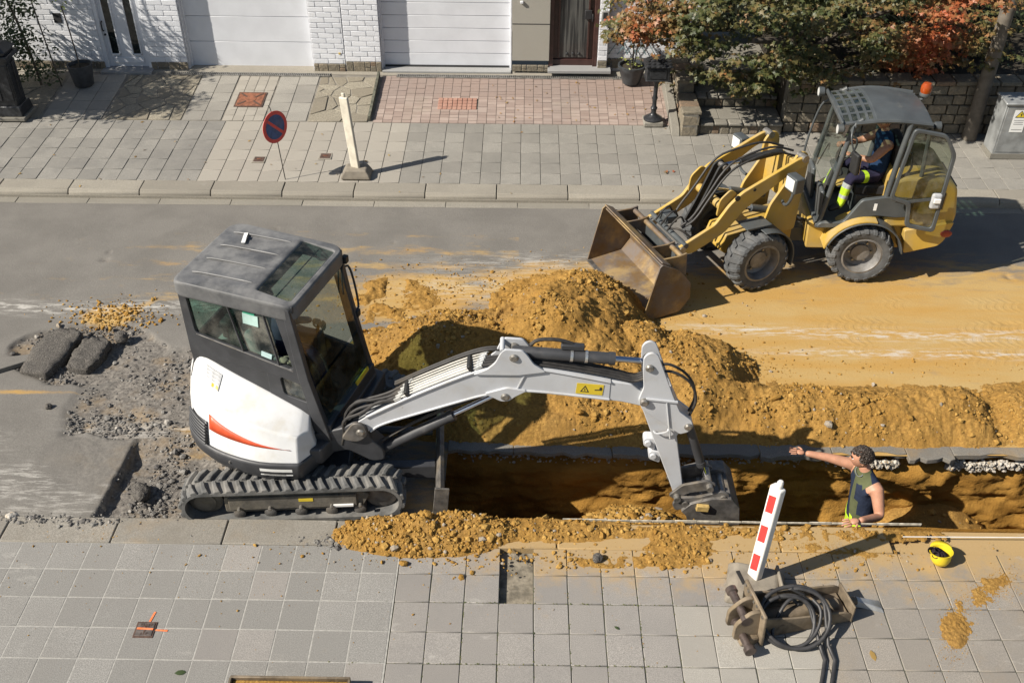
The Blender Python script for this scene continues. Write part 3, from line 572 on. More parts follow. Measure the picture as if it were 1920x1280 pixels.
for _ in range(160):
    x = random.gauss(2.5, .5); y = random.gauss(5.85, .18); s = min(.02, random.lognormvariate(math.log(.006), .5)); P.append((x, y, .102 + s * .3)); S.append(s)
for _ in range(900):
    x = random.uniform(-4.4, 4.4); y = 6.25 - abs(random.gauss(0, .6)); s = min(.011, random.lognormvariate(math.log(.003), .5)); P.append((x, y, .102 + s * .3)); S.append(s)
tag(lumps('scattered_stones', P, S, M_clod), 'small stones and soil crumbs scattered on the near pavement', 'stones', kind='stuff')
P = []; S = []
for _ in range(700):
    x = random.choice((random.gauss(-4.2, .45), random.gauss(-1.55, .15))); y = random.gauss(6.26 if x < -3 else 6.06, .035); s = min(.03, random.lognormvariate(math.log(.008), .6)); P.append((x, y, .10 + s * .2)); S.append(s)
tag(lumps('kerb_grit', P, S, M_gravel), 'dark asphalt grit lying along the near kerb at left', 'gravel', kind='stuff')
rock(.71, 5.87, .10, .062, M_chunk, 'asphalt_lump', 'black asphalt lump among stones on the near pavement', 'asphalt lump'); rock(-.98, 5.80, .10, .045, M_clod, 'soil_clod', 'single round soil clod on the pavement below the spill', 'soil clod')
# sand trails on the near pavement at right
def sand(cx, cy, a, b, rz, h, label, n=900):
    xs = np.arange(-1.25, 1.251, .02); X, Y = np.meshgrid(xs, xs); H = h * (np.clip(1 - X * X - Y * Y, -.6, None) * .8 + 2.6 * (fbm(X * a + cx, Y * b + cy, 11, 5, 150, .62) - .5)) - .006
    o = link('sand_trail', grid_mesh('sand_trail', X * a, Y * b, H, None), M_soil); o.location = (cx, cy, .103); o.rotation_euler = (0, 0, rz); tag(o, label, 'sand')
    P = []; S = []
    for _ in range(n):
        q = random.gauss(0, .5); r_ = random.gauss(0, .5); s = random.uniform(.001, .005); P.append((q * a * 1.15, r_ * b * 1.25, .001)); S.append(s)
    tag(lumps('sand_grains', P, S, M_clod, o), kind='stuff')
sand(3.62, 5.22, .34, .10, R(62), .022, 'ochre sand trail on the near pavement below the helmet'); sand(4.05, 5.62, .30, .10, R(35), .012, 'thin patch of ochre sand at the right edge of the pavement', 700); sand(2.75, 6.05, .5, .07, R(-8), .014, 'thin ochre sand on the kerb beside the worker', 900)
# ================================================================ HOUSES, GARDEN WALLS
k = NT('white_brick'); a = k.rand(); c = k.mix(a, (.60, .615, .65), (.69, .70, .73)); c = k.mix(k.math('MULTIPLY', k.ramp(k.noise(6, 6, .7), .58, .8), .35), c, (.48, .47, .44)); M_wbrick = k.fin(c, .7, 0, k.bump(k.noise(55, 5), .5, .006), .3)
M_wmortar = paint('white_mortar', (.55, .56, .59), .9, 0, .2, 20); M_door_w = paint('white_panel', (.62, .635, .67), .42, 0, .05, 3, bump=.05, bs=300); M_upvc = paint('white_frame', (.64, .655, .69), .35, 0, .05, 4, bump=0)
M_render = m_tile('rough_render', (.40, .38, .33), (.44, .42, .37), 130, .25, .3, (.3, .28, .24)); M_brown = paint('brown_door', (.055, .026, .022), .35, 0, .3, 8, bump=.1); M_dark = paint('dark_rubber', (.018, .018, .02), .7, bump=0)
k = NT('plinth_stone'); a = k.rand(); c = k.mix(a, (.16, .145, .115), (.30, .25, .18)); c = k.mix(k.ramp(a, .9, .92), c, (.22, .15, .10)); c = k.mix(k.ramp(k.noise(14, 6, .7), .4, .7), k.mix(.5, c, (.09, .085, .07)), c); M_stone = k.fin(c, .9, 0, k.bump(k.noise(22, 6, .7), .9, .02), .25)
k = NT('dark_window'); M_dglass = k.fin((.010, .014, .014), .06, 0, None, .6)
k = NT('net_curtain_glass'); s = k.noise(9, 3, .5, vec=k.scaled((3.2, 1, .15))); M_cglass = k.fin(k.mix(k.ramp(s, .4, .62), (.02, .02, .021), (.085, .085, .08)), .08, 0, None, .6)
M_sillst = m_tile('bluestone', (.30, .30, .30), (.36, .36, .35), 160, .2, .3, (.2, .2, .2))
FY = 16.2; BL, BH = .252, .0865
def brick_panel(parent, x0, x1, z0, z1, y=FY):
    """running-bond painted bricks, 4 mm proud of their mortar wall; meshes shared"""
    rows = int(round((z1 - z0) / BH)); 
    for j in range(rows):
        x = x0 - (BL / 2 if j % 2 else 0)
        while x < x1 - .01:
            a, b = max(x, x0), min(x + BL, x1)
            if b - a > .03:
                key = 'brick_%.3f' % (b - a); me = bpy.data.meshes.get(key)
                if not me: me = MB().box((0, 0, 0), (b - a - .011, .03, BH - .012)).mesh(key); me.materials.append(M_wbrick)
                o = link('brick', me, None, parent, .003, 1); o.location = ((a + b) / 2, y - .0 + random.uniform(-.0025, .0015), z0 + (j + .5) * BH)
            x += BL
def plinth(parent, x0, x1, z0, z1, y=FY):
    x = x0
    while x < x1 - .02:
        L = min(random.uniform(.07, .2), x1 - x)
        if x1 - x - L < .05: L = x1 - x
        h = random.uniform(.4, .62) * (z1 - z0) if random.random() < .45 else (z1 - z0)
        MB().box((x + L / 2, y - .004 + random.uniform(-.006, .006), z0 + h / 2), (L - .008, .05, h - .006)).build('plinth_stone', M_stone, parent, .008, 2)
        if h < z1 - z0 - .01: MB().box((x + L / 2, y - .002, (z0 + h + z1) / 2), (L - .008, .05, z1 - z0 - h - .006)).build('plinth_stone', M_stone, parent, .008, 2)
        x += L
def wall(parent, x0, x1, z0=.3, z1=3.4, y=FY, d=.3): MB().box(((x0 + x1) / 2, y - .009 + d / 2, (z0 + z1) / 2), (x1 - x0, d, z1 - z0)).build('wall', M_wmortar, parent)
def garage(parent, x0, x1, zb, ph, n, grooves):
    g = MB().box(((x0 + x1) / 2, FY + .215, zb + 1.15), (x1 - x0 + .02, .03, 2.3)).build('garage_door', M_door_w, parent)
    for i in range(n):
        p = MB().box(((x0 + x1) / 2, FY + .188, zb + .02 + (i + .5) * ph), (x1 - x0 - .05, .03, ph - .007)).build('panel', M_door_w, g, .003, 1)
    for x in (x0 + .012, x1 - .012): MB().box((x, FY + .16, zb + 1.15), (.03, .06, 2.3)).build('frame', M_upvc, g, .003)
    MB().box(((x0 + x1) / 2, FY + .165, zb + .009), (x1 - x0 - .05, .05, .02)).build('seal', M_dark, g)
    MB().box(((x0 + x1) / 2, FY + .09, zb - .013), (x1 - x0, .30, .03)).build('threshold', M_sillst, parent, .003)
    for x in (x0 - .001, x1 + .001): MB().box((x, FY + .105, zb + 1.15), (.012, .17, 2.3)).build('reveal', M_wmortar, parent)
    MB().box(((x0 + x1) / 2, FY + .12, zb + 2.55), (x1 - x0, .24, .5)).build('lintel', M_wmortar, parent)
hl = thing('white_house', 'white painted brick house with wide-panelled garage and glazed white front door', 'house', (0, 0, 0))
for x0, x1 in ((-12.2, -7.02), (-6.24, -5.62), (-3.50, -2.966)):
    wall(hl, x0, x1); brick_panel(hl, max(x0, -8.6), x1, .52, 1.99); plinth(hl, max(x0, -8.6), x1, .37, .52)
garage(hl, -5.61, -3.51, .37, .425, 5, 0)
# front door of the white house
d = MB().box((-6.63, FY + .10, 1.40), (.78, .05, 2.06)).build('front_door', M_door_w, hl)
for x in (-7.0, -6.26): MB().box((x, FY + .06, 1.40), (.07, .10, 2.1)).build('frame', M_upvc, d, .006)
for x in (-6.82, -6.46):
    MB().box((x, FY + .066, 1.50), (.115, .02, 1.72)).build('pane', M_dglass, d)
    m = MB(); m.box((x - .07, FY + .062, 1.5), (.02, .04, 1.78)).box((x + .07, FY + .062, 1.5), (.02, .04, 1.78)).box((x, FY + .062, .62), (.16, .04, .025)).box((x, FY + .062, 2.38), (.16, .04, .025)); m.build('bead', M_upvc, d, .003)
MB().box((-6.63, FY + .062, .52), (.52, .02, .10)).build('kick_panel', M_door_w, d, .01)
MB().tube([(-6.935, FY + .05, 1.02), (-6.935, FY + .005, 1.03), (-6.935, FY + .0, 1.1), (-6.935, FY + .005, 1.17), (-6.935, FY + .05, 1.18)], .011).build('handle', M_dark, d)
MB().cyl((-6.935, FY + .075, .95), (-6.935, FY + .05, .95), .016, n=12).build('lock', M_dark, d)
MB().box((-6.63, FY - .02, .385), (.86, .36, .05)).build('step', M_sillst, hl, .006); MB().box((-6.63, FY + .12, 2.9), (.8, .2, .95)).build('lintel', M_wmortar, hl)
MB().box((-7.62, FY - .012, 1.25), (.13, .03, .16)).build('meter_box', M_dark, hl, .004); MB().box((-3.05, FY - .02, .70), (.03, .012, .03)).build('wall_tag', paint('ochre_tag', (.5, .36, .08), .6), hl)
# the right house
hr = thing('neighbour_house', 'house with narrow-slatted white garage, grey rendered panel and brown glazed door', 'house', (0, 0, 0))
wall(hr, -2.960, -2.36); brick_panel(hr, -2.958, -2.36, .56, 1.99); plinth(hr, -2.958, -2.36, .38, .56)
garage(hr, -2.35, -.19, .42, .2125, 10, 0)
MB().box((.137, FY + .12, 1.95), (.615, .24, 2.7)).build('rendered_panel', M_render, hr, .004); MB().box((.137, FY - .001, 1.22), (.615, .004, .012)).build('render_joint', M_dark, hr)
plinth(hr, -.17, .44, .42, .53, FY - .005)
dd = MB().box((.842, FY + .14, 1.5), (.76, .05, 2.1)).build('front_door', M_brown, hr)
for x in (.475, 1.209): MB().box((x, FY + .09, 1.5), (.075, .12, 2.12)).build('frame', M_brown, dd, .006)
MB().box((.842, FY + .10, .53), (.68, .04, .14)).build('kick_rail', M_brown, dd, .006); MB().box((.842, FY + .11, 1.6), (.50, .02, 1.94)).build('pane', M_cglass, dd)
for x in (.60, 1.085): MB().box((x, FY + .10, 1.6), (.03, .03, 1.96)).build('bead', M_brown, dd, .004)
for i in range(3): MB().ball((.74 + i * .1, FY + .085, .70), (.025, .015, .02)).build('ornament', M_dark, dd)
MB().tube([(1.14, FY + .06, 1.25), (1.14, FY + .03, 1.26), (1.14, FY + .03, 1.36), (1.14, FY + .06, 1.37)], .01).build('handle', M_dark, dd); MB().box((1.07, FY + .07, 1.36), (.12, .04, .15)).build('letter_box', M_dark, dd, .01)
MB().box((.95, FY + .0, .475), (1.05, .34, .05)).build('step', M_sillst, hr, .006); MB().box((.842, FY + .15, 3.0), (.8, .3, .9)).build('lintel', M_wmortar, hr)
wall(hr, 1.25, 1.41, d=.25); brick_panel(hr, 1.25, 1.41, .62, 1.99); plinth(hr, 1.25, 1.41, .45, .62)
wall(hr, 1.41, 2.9, y=FY + .12); brick_panel(hr, 1.42, 2.8, .62, 1.99, FY + .12); plinth(hr, 1.42, 2.8, .45, .62, FY + .12)
t = MB().box((1.335, FY - .03, 1.36), (.12, .03, .20)).build('intercom', paint('alu', (.5, .5, .5), .4, .6), hr, .006); MB().box((1.335, FY - .047, 1.385), (.07, .006, .10)).build('screen', M_dark, t)
MB().box((-.02, FY - .02, 1.58), (.05, .04, .04)).build('door_bell', M_upvc, hr, .006)
tr = thing('trellis', 'grey-blue crossed garden trellis against the white wall by the maple', 'trellis', (1.82, FY + .07, .72)); M_trel = paint('trellis_paint', (.16, .24, .26), .6)
for i in range(4):
    for s in (-1, 1): MB().box((-.22 + i * .15, .004 * s, .24), (.014, .006, .62), (0, s * R(32), 0)).build('slat', M_trel, tr)
# ---- garden: stepped side wall, steps, retaining wall
def blocks(parent, x0, x1, y0, y1, z0, z1, axis, row=.14, name='stone_block', mat=None, lmin=.13, lmax=.26):
    """rough stones laid in courses on the visible face(s)"""
    nr = max(1, int(round((z1 - z0) / row))); rh = (z1 - z0) / nr
    for j in range(nr):
        a, b = (x0, x1) if axis == 'x' else (y0, y1); p = a
        while p < b - .01:
            L = random.uniform(lmin, lmax)
            if b - p - L < .07: L = b - p
            cz = z0 + (j + .5) * rh; o = random.uniform(-.012, .012)
            c_ = (p + L / 2, (y0 + y1) / 2 + o, cz) if axis == 'x' else ((x0 + x1) / 2 + o, p + L / 2, cz); d_ = (L - .014, y1 - y0, rh - .014) if axis == 'x' else (x1 - x0, L - .014, rh - .014)
            MB().box(c_, d_, (random.gauss(0, .015), random.gauss(0, .015), random.gauss(0, .02)), random.uniform(.93, 1)).build(name, mat or M_stone, parent, .014, 2); p += L
M_wallcore = paint('wall_mortar', (.15, .14, .12), .95, 0, .3, 14); M_slabg = m_tile('garden_slab', (.25, .235, .20), (.31, .29, .25), 90, .35, .5, (.14, .13, .11)); M_earth = paint('garden_earth', (.03, .024, .015), .95, 0, .4, 9, bump=1, bs=30)
sw = thing('side_wall', 'low stepped stone wall between the brick drive and the garden steps', 'wall')
for y0, y1, z1 in ((14.20, 14.95, .60), (14.95, 16.05, .78)):
    MB().box((2.57, (y0 + y1) / 2, z1 / 2), (.22, y1 - y0 - .02, z1 - .05)).build('core', M_wallcore, sw)
    blocks(sw, 2.44, 2.70, y0, y1, .2, z1 - .06, 'y'); blocks(sw, 2.42, 2.72, y0, y1, z1 - .055, z1 + .01, 'y', .07, 'cap_stone', None, .2, .34)
MB().prism([(14.2, .2), (16.0, .36), (16.0, .62), (14.3, .30)], 2.30, 2.43, 'x').build('haunching', M_slabg, sw, .01)
st = thing('garden_steps', 'stone block steps with slab treads leading up beside the maple', 'steps')
for i, (y, z0, z1) in enumerate(((14.28, .20, .40), (14.88, .40, .58), (15.5, .58, .76))):
    MB().box((3.35, y + .45, (z0 + z1) / 2 - .03), (1.28, .86, z1 - z0 - .03)).build('core', M_wallcore, st); blocks(st, 2.73, 4.0, y, y + .14, z0, z1 - .05, 'x', .16, 'riser_stone', None, .12, .2); blocks(st, 2.73, 4.0, y - .02, y + .15, z1 - .055, z1 + .004, 'x', .06, 'edge_stone', M_slabg, .16, .24)
    for a in range(4): MB().box((2.73 + (a + .5) * .3175, y + .37, z1 - .02), (.31, .42, .04)).build('tread_slab', M_slabg, st, .004, 1)
gw = thing('garden_wall', 'long rough stone retaining wall in the shade behind the loader', 'wall')
MB().box((8.0, 14.52, .62), (7.96, .2, .85)).build('core', M_wallcore, gw); blocks(gw, 4.02, 9.3, 14.36, 14.5, .22, 1.0, 'x', .155, 'stone_block', None, .15, .30); blocks(gw, 4.02, 9.3, 14.32, 14.66, 1.0, 1.08, 'x', .08, 'cap_stone', None, .25, .45)
struct(MB().box((8.0, 17.2, .5), (7.96, 5.2, 1.06)).build('garden_bed', M_earth)); struct(MB().box((3.35, 17.6, .4), (1.3, 3.4, .74)).build('garden_path', M_slabg))
# ================================================================ MINI EXCAVATOR
M_exw = paint('excavator_white', (.64, .645, .65), .38, 0, .09, 3, dust=.38, dustcol=(.47, .43, .35), bump=.05, scratch=.05, scol=(.3, .28, .25)); M_exb = paint('boom_white', (.47, .48, .50), .4, 0, .07, 3, dust=.30, dustcol=(.36, .31, .23), bump=.05, scratch=.07, scol=(.28, .24, .2)); M_exd = paint('excavator_charcoal', (.040, .041, .045), .48, 0, .25, 5, dust=.14, dustcol=(.16, .15, .14), bump=.12, bs=120)
M_rub = paint('track_rubber', (.095, .096, .095), .8, 0, .35, 9, dust=.5, dustcol=(.24, .225, .20), bump=.4, bs=50); M_steelw = paint('worn_steel', (.16, .15, .14), .55, .5, .4, 12, dust=.35, dustcol=(.28, .22, .14), bump=.4); M_muddy = paint('muddy_frame', (.075, .068, .058), .8, 0, .4, 8, dust=.5, dustcol=(.22, .19, .14), bump=.6)
M_hose = paint('hydraulic_hose', (.028, .026, .025), .6, 0, .3, 20, dust=.25, dustcol=(.15, .12, .08), bump=0); M_chrome = paint('chrome_rod', (.55, .58, .66), .14, 1, .05, 5, bump=0); M_fit = paint('plated_fitting', (.60, .60, .58), .3, .8, .15, 30, bump=0); M_pin = paint('pin_steel', (.30, .28, .25), .4, .7, .3, 40, bump=.2)
M_orange = paint('orange_decal', (.60, .085, .03), .4, 0, .15, 8, bump=0, scratch=.05, scol=(.7, .65, .6)); M_decal = paint('white_decal', (.74, .74, .72), .5, 0, .04, 10, bump=0); M_yell = paint('yellow_decal', (.62, .46, .03), .5, 0, .08, 10, bump=0); M_ink = paint('black_print', (.02, .02, .02), .6, bump=0); M_greyp = paint('grey_print', (.30, .30, .30), .6, bump=0)
M_xglass = glass('cab_glass', (.40, .55, .50), .9, .10); M_xglass2 = glass('cab_glass_side', (.48, .60, .57), .9, .22); M_seat = paint('seat_vinyl', (.022, .022, .024), .7)
def rpoly(pts, r, n=4):
    out = []; k = len(pts)
    for i in range(k):
        p0, p, p1 = Vector(pts[i - 1]), Vector(pts[i]), Vector(pts[(i + 1) % k]); a = (p0 - p); b = (p1 - p); d = min(r, a.length * .45, b.length * .45); a = p + a.normalized() * d; b = p + b.normalized() * d
        for j in range(n + 1): t = j / n; out.append(tuple(a * (1 - t) ** 2 + p * 2 * t * (1 - t) + b * t * t))
    return out
def ring(m, outer, inner, a, b, axis='y', ro=.03, ri=.06, n=4):
    O, I = rpoly(outer, ro, n), rpoly(inner, ri, n); k = len(O); mp_ = {'y': lambda p, t: (p[0], t, p[1]), 'x': lambda p, t: (t, p[0], p[1]), 'z': lambda p, t: (p[0], p[1], t)}[axis]
    v = [mp_(p, a) for p in O] + [mp_(p, a) for p in I] + [mp_(p, b) for p in O] + [mp_(p, b) for p in I]; f = []
    for i in range(k):
        j = (i + 1) % k; f += [(i, j, k + j, k + i), (2 * k + i, 3 * k + i, 3 * k + j, 2 * k + j), (i, 2 * k + i, 2 * k + j, j), (k + i, k + j, 3 * k + j, 3 * k + i)]
    return m.add(v, f)
EXL = Vector((-2.1, 7.2, 0)); ex = thing('mini_excavator', 'white and charcoal mini excavator on rubber tracks digging the trench', 'excavator', EXL)
UND = Matrix.Rotation(R(4), 4, 'Z'); UPP = Matrix.Rotation(R(-17), 4, 'Z'); BOM = Matrix.Translation((2.1, 6.8 - 7.2, 0))
# ---- tracks
def track(yc):
    A, rr, th, wd = .80, .195, .032, .30; total = 4 * A + 2 * math.pi * rr
    def at(s):
        s %= total
        if s < 2 * A: return Vector((-A + s, 0, .03 + 2 * rr)), Vector((1, 0, 0)), Vector((0, 0, 1))
        s -= 2 * A
        if s < math.pi * rr: q = math.pi / 2 - s / rr; return Vector((A + rr * math.cos(q), 0, .03 + rr + rr * math.sin(q))), Vector((math.sin(q), 0, -math.cos(q))), Vector((math.cos(q), 0, math.sin(q)))
        s -= math.pi * rr
        if s < 2 * A: return Vector((A - s, 0, .03)), Vector((-1, 0, 0)), Vector((0, 0, -1))
        s -= 2 * A; q = -math.pi / 2 - s / rr; return Vector((-A + rr * math.cos(q), 0, .03 + rr + rr * math.sin(q))), Vector((math.sin(q), 0, -math.cos(q))), Vector((math.cos(q), 0, math.sin(q)))
    n = 140; v = []; f = []
    for i in range(n):
        p, t, nn = at(total * i / n)
        for o, y in ((0, -wd / 2), (0, wd / 2), (-th, wd / 2), (-th, -wd / 2)): q = p + nn * o; v.append((q.x, yc + y, q.z))
    for i in range(n):
        j = (i + 1) % n
        for e in range(4): f.append((4 * i + e, 4 * i + (e + 1) % 4, 4 * j + (e + 1) % 4, 4 * j + e))
    m = MB(UND).add(v, f); tr_ = m.build('track', M_rub, ex)
    m = MB(UND); nl = 42; pit = total / nl
    for i in range(nl):
        for side in (-1, 1):
            s0 = i * pit + (pit / 2 if side > 0 else 0)
            # a bent lug: three stations across half the width
            st_ = []
            for b, ds, hw, hh in ((.010, 0, .022, .032), (.075, .020, .024, .034), (.150, .055, .030, .028)):
                p, t, nn = at(s0 + ds); y = yc + side * b
                c_ = Vector((p.x, y, p.z)); st_.append([c_ - t * hw * 1.25 - nn * .002, c_ + t * hw * 1.25 - nn * .002, c_ + t * hw * .75 + nn * hh, c_ - t * hw * .75 + nn * hh])
            vv = [q for a in st_ for q in a]; ff = [(0, 1, 2, 3), (11, 10, 9, 8)]
            for a in range(2):
                for e in range(4): ff.append((4 * a + e, 4 * a + 4 + e, 4 * a + 4 + (e + 1) % 4, 4 * a + (e + 1) % 4))
            m.add(vv, ff)
    m.build('tread_lugs', M_rub, tr_, .005, 1)
    m = MB(UND); s = -1 if yc < 0 else 1
    fr = MB(UND).prism(rpoly([(-.62, .12), (-.62, .30), (-.50, .34), (.62, .34), (.70, .28), (.62, .12)], .03), yc - .09, yc + .09).box((0, yc + s * .085, .235), (1.16, .05, .15)).build('track_frame', M_muddy, tr_, .008)
    MB(UND).lathe([(.02, -.05), (.10, -.05), (.155, -.03), (.155, .03), (.10, .05), (.10, .062), (.03, .07)], (-A, yc, .225), (0, s, 0), 28).build('idler', M_muddy, tr_); MB(UND).lathe([(.02, -.05), (.15, -.04), (.15, .04), (.08, .06), (.03, .06)], (A, yc, .225), (0, s, 0), 28).build('sprocket', M_steelw, tr_)
    for x in (-.50, -.22, .06, .34, .60):
        MB(UND).lathe([(.02, -.10), (.055, -.10), (.055, .10), (.03, .11)], (x, yc, .105), (0, s, 0), 16).build('roller', M_steelw, tr_); MB(UND).lathe([(.012, 0), (.018, .0), (.018, .03), (.01, .035)], (x + .01, yc + s * .11, .185), (0, s, 0), 10).build('bolt', M_pin, tr_)
    MB(UND).box((.45, yc + s * .118, .185), (.19, .016, .022)).build('weld_bar', M_decal, tr_); MB(UND).box((.12, yc + s * .1115, .265), (.13, .004, .035)).build('sticker', M_yell, tr_)
track(-.70); track(.70)
MB(UND).box((0, 0, .30), (1.0, 1.15, .16)).cyl((0, 0, .36), (0, 0, .53), .36, n=40).build('undercarriage', M_exd, ex, .01)
# ---- dozer blade: curved plate on two arms, one end nearest the camera
bl = MB(UND); prof = [(1.30, .02), (1.345, .02), (1.335, .12), (1.345, .24), (1.385, .36), (1.345, .39), (1.31, .30), (1.295, .16)]; bl.prism(prof, -.86, .86); blade = bl.build('dozer_blade', M_steelw, ex, .006)
MB(UND).prism([(1.26, .03), (1.40, .03), (1.43, .40), (1.30, .42)], -.885, -.862).build('blade_end', M_steelw, blade, .004); MB(UND).prism([(1.26, .03), (1.40, .03), (1.43, .40), (1.30, .42)], .862, .885).build('blade_end', M_steelw, blade, .004)
for y in (-.42, .42): MB(UND).prism([(.45, .20), (.45, .32), (1.30, .30), (1.30, .14)], y - .05, y + .05).build('blade_arm', M_exd, blade, .01)
MB(UND).cyl((.55, 0, .38), (1.27, 0, .32), .04, n=14).build('blade_cylinder', M_exd, blade)
# ---- upper structure
ST = [((.44, -.44, .66), (.40, -.46, .90), (.36, -.36, .98)), ((.36, -.665, .66), (.34, -.60, .905), (.28, -.36, 1.03)), ((.02, -.755, .66), (-.0, -.665, .985), (0, -.36, 1.15)), ((-.35, -.74, .66), (-.35, -.635, 1.06), (-.35, -.36, 1.29)), ((-.62, -.65, .66), (-.60, -.55, 1.12), (-.60, -.36, 1.40)), ((-.84, -.47, .66), (-.79, -.40, 1.17), (-.74, -.30, 1.45)), ((-.97, -.20, .66), (-.91, -.16, 1.2), (-.79, -.12, 1.46)), ((-1.0, .15, .66), (-.94, .15, 1.2), (-.80, .15, 1.46)), ((-.92, .52, .66), (-.87, .50, 1.2), (-.79, .48, 1.45)), ((-.72, .76, .66), (-.69, .72, 1.15), (-.66, .64, 1.35)), ((-.3, .80, .66), (-.3, .75, 1.0), (-.3, .64, 1.1))]
def _cr(a, b, c, d, t): return tuple(.5 * (2 * q + (r - p) * t + (2 * p - 5 * q + 4 * r - s) * t * t + (3 * q - p - 3 * r + s) * t ** 3) for p, q, r, s in zip(a, b, c, d))
SD = []
for i in range(len(ST) - 1):
    for e in range(4):
        t = e / 4; A, B, C_, D_ = ST[max(i - 1, 1 if i > 0 else 0)], ST[i], ST[i + 1], ST[min(i + 2, len(ST) - 1)]
        SD.append(tuple(tuple(Vector(B[q]).lerp(Vector(C_[q]), t)) if i == 0 else _cr(A[q], B[q], C_[q], D_[q], t) for q in range(3)))
SD.append(ST[-1])
def hood_at(t, s):
    """t along the stations, s from the skirt (0) to the shoulder (1)"""
    t *= 4; i = min(int(t), len(SD) - 2); q = t - i; a = [Vector(x) for x in SD[i]]; b = [Vector(x) for x in SD[i + 1]]
    lo, hi = a[0].lerp(b[0], q), a[1].lerp(b[1], q); p = lo.lerp(hi, s); d = (b[0] - a[0]); nrm = d.cross(hi - lo).normalized(); 
    if nrm.dot(Vector((p.x, p.y, 0))) < 0: nrm = -nrm
    return p, nrm
m = MB(UPP); v = []; f = []
for a in SD:
    lo, sh_, tp = [Vector(x) for x in a]; mid = lo.lerp(sh_, .55) + Vector((lo.x, lo.y, 0)).normalized() * .012; v += [lo, mid, sh_, tp, Vector((tp.x * .6, tp.y * .3 + .05, tp.z - .05))]
for i in range(len(SD) - 1):
    for e in range(4): f.append((5 * i + e, 5 * i + e + 1, 5 * (i + 1) + e + 1, 5 * (i + 1) + e))
f.append((0, 1, 2, 3, 4)); m.add(v, f); hood = m.build('hood', M_exw, ex, .018, 3, 32)
def hood_patch(name, t0, t1, lo, hi, mat, n=14, off=.026, parent=hood):
    v = []; f = []
    for j in range(n + 1):
        t = t0 + (t1 - t0) * j / n; w = j / n
        for s in (lo(w), hi(w)): 
            p, nr = hood_at(t, s); bulge = .012 * (1 - abs(s - .55) / .55); v.append(p + nr * (off - .022 + max(0, bulge)))
    for j in range(n): f.append((2 * j, 2 * j + 1, 2 * j + 3, 2 * j + 2))
    o = MB(UPP).add(v, f).build(name, mat, parent); so_ = o.modifiers.new('solid', 'SOLIDIFY'); so_.thickness = .003; so_.offset = 0; return o
hood_patch('orange_stripe', 1.25, 3.55, lambda w: .52 - .20 * math.sin(w * 1.5) * .6, lambda w: .52 + .24 * w ** 1.2 - .02, M_orange)
vent = hood_patch('vent_grille', 3.62, 4.75, lambda w: .02, lambda w: .55 - .12 * w, M_exd, 10, .032)
for i in range(7):
    s = .05 + i * .07; pts = []
    for j in range(7):
        p, nr = hood_at(3.66 + 1.05 * j / 6, s); pts.append(p + nr * .035)
    MB(UPP).tube(pts, .011, 6).build('louvre', M_exd, vent)
MB(UPP).tube([hood_at(5.0, 1.0)[0] + Vector((0, 0, .006)), Vector((-.74, -.31, 1.452))], .004, 5).build('panel_gap', M_ink, hood)
# load chart decal on the hood top
def top_quad(name, i, q0, q1, r0, r1, mat, off=.006):
    a, b = [Vector(x) for x in SD[4 * i]], [Vector(x) for x in SD[4 * i + 4]]
    def P(q, r): p = (a[1].lerp(b[1], q)).lerp(a[2].lerp(b[2], q), r); return p
    n = (P(1, 0) - P(0, 0)).cross(P(0, 1) - P(0, 0)).normalized(); n = n if n.z > 0 else -n
    g = 8; o = MB(UPP).add([P(q0 + (q1 - q0) * i / g, r0 + (r1 - r0) * j / g) + n * .05 for i in range(g + 1) for j in range(g + 1)], [(i * (g + 1) + j, i * (g + 1) + j + 1, (i + 1) * (g + 1) + j + 1, (i + 1) * (g + 1) + j) for i in range(g) for j in range(g)]).build(name, mat, hood)
    w_ = o.modifiers.new('wrap', 'SHRINKWRAP'); w_.target = hood; w_.wrap_method = 'NEAREST_SURFACEPOINT'; w_.wrap_mode = 'ON_SURFACE'; w_.offset = off * .3
top_quad('load_chart', 3, .30, .95, .35, .80, M_greyp, .016); top_quad('load_chart_sheet', 3, .31, .94, .36, .79, paint('chart_sheet', (.50, .505, .51), .5, 0, .04, 10, bump=0), .018); top_quad('load_chart_band', 3, .33, .62, .37, .46, M_yell, .020)
for r_ in (.52, .61, .70): top_quad('load_chart_rule', 3, .33, .92, r_, r_ + .012, M_greyp, .020)
# skirt / counterweight under the hood
sk = [(x[0][0] * 1.035, x[0][1] * 1.035) for x in SD]; low = [(x * .93, y * .93) for x, y in sk]; k = len(sk); v = [(x, y, .665) for x, y in sk] + [(x * 1.01, y * 1.01, .56) for x, y in sk] + [(x, y, .43) for x, y in low] + [(x * .6, y * .6, .43) for x, y in low]; f = []
for e in range(3):
    for i in range(k - 1): f.append((e * k + i, e * k + i + 1, (e + 1) * k + i + 1, (e + 1) * k + i))
f.append(tuple(range(k))); f.append((0, k, 2 * k, 3 * k)); f.append((k - 1, 2 * k - 1, 3 * k - 1, 4 * k - 1)); f.append(tuple(range(3 * k, 4 * k)))
skirt = MB(UPP).add(v, f).build('counterweight_skirt', M_exd, ex, .025, 3, 50)
def skirt_patch(name, t0, t1, z0, z1, mat, off=.006):
    v = []; f = []
    for j in range(7):
        t = 4 * (t0 + (t1 - t0) * j / 6); i = int(t); q = t - i
        for z in (z0, z1):
            w_ = (.665 - z) / .105; s_ = 1 + .01 * min(1, w_) if z > .56 else 1.01 - .08 * (.56 - z) / .13; x = sk[i][0] * (1 - q) + sk[i + 1][0] * q; y = sk[i][1] * (1 - q) + sk[i + 1][1] * q; d_ = math.hypot(x, y); g_ = s_ + off / d_; v.append((x * g_, y * g_, z))
    for j in range(6): f.append((2 * j, 2 * j + 1, 2 * j + 3, 2 * j + 2))
    return MB(UPP).add(v, f).build(name, mat, skirt)
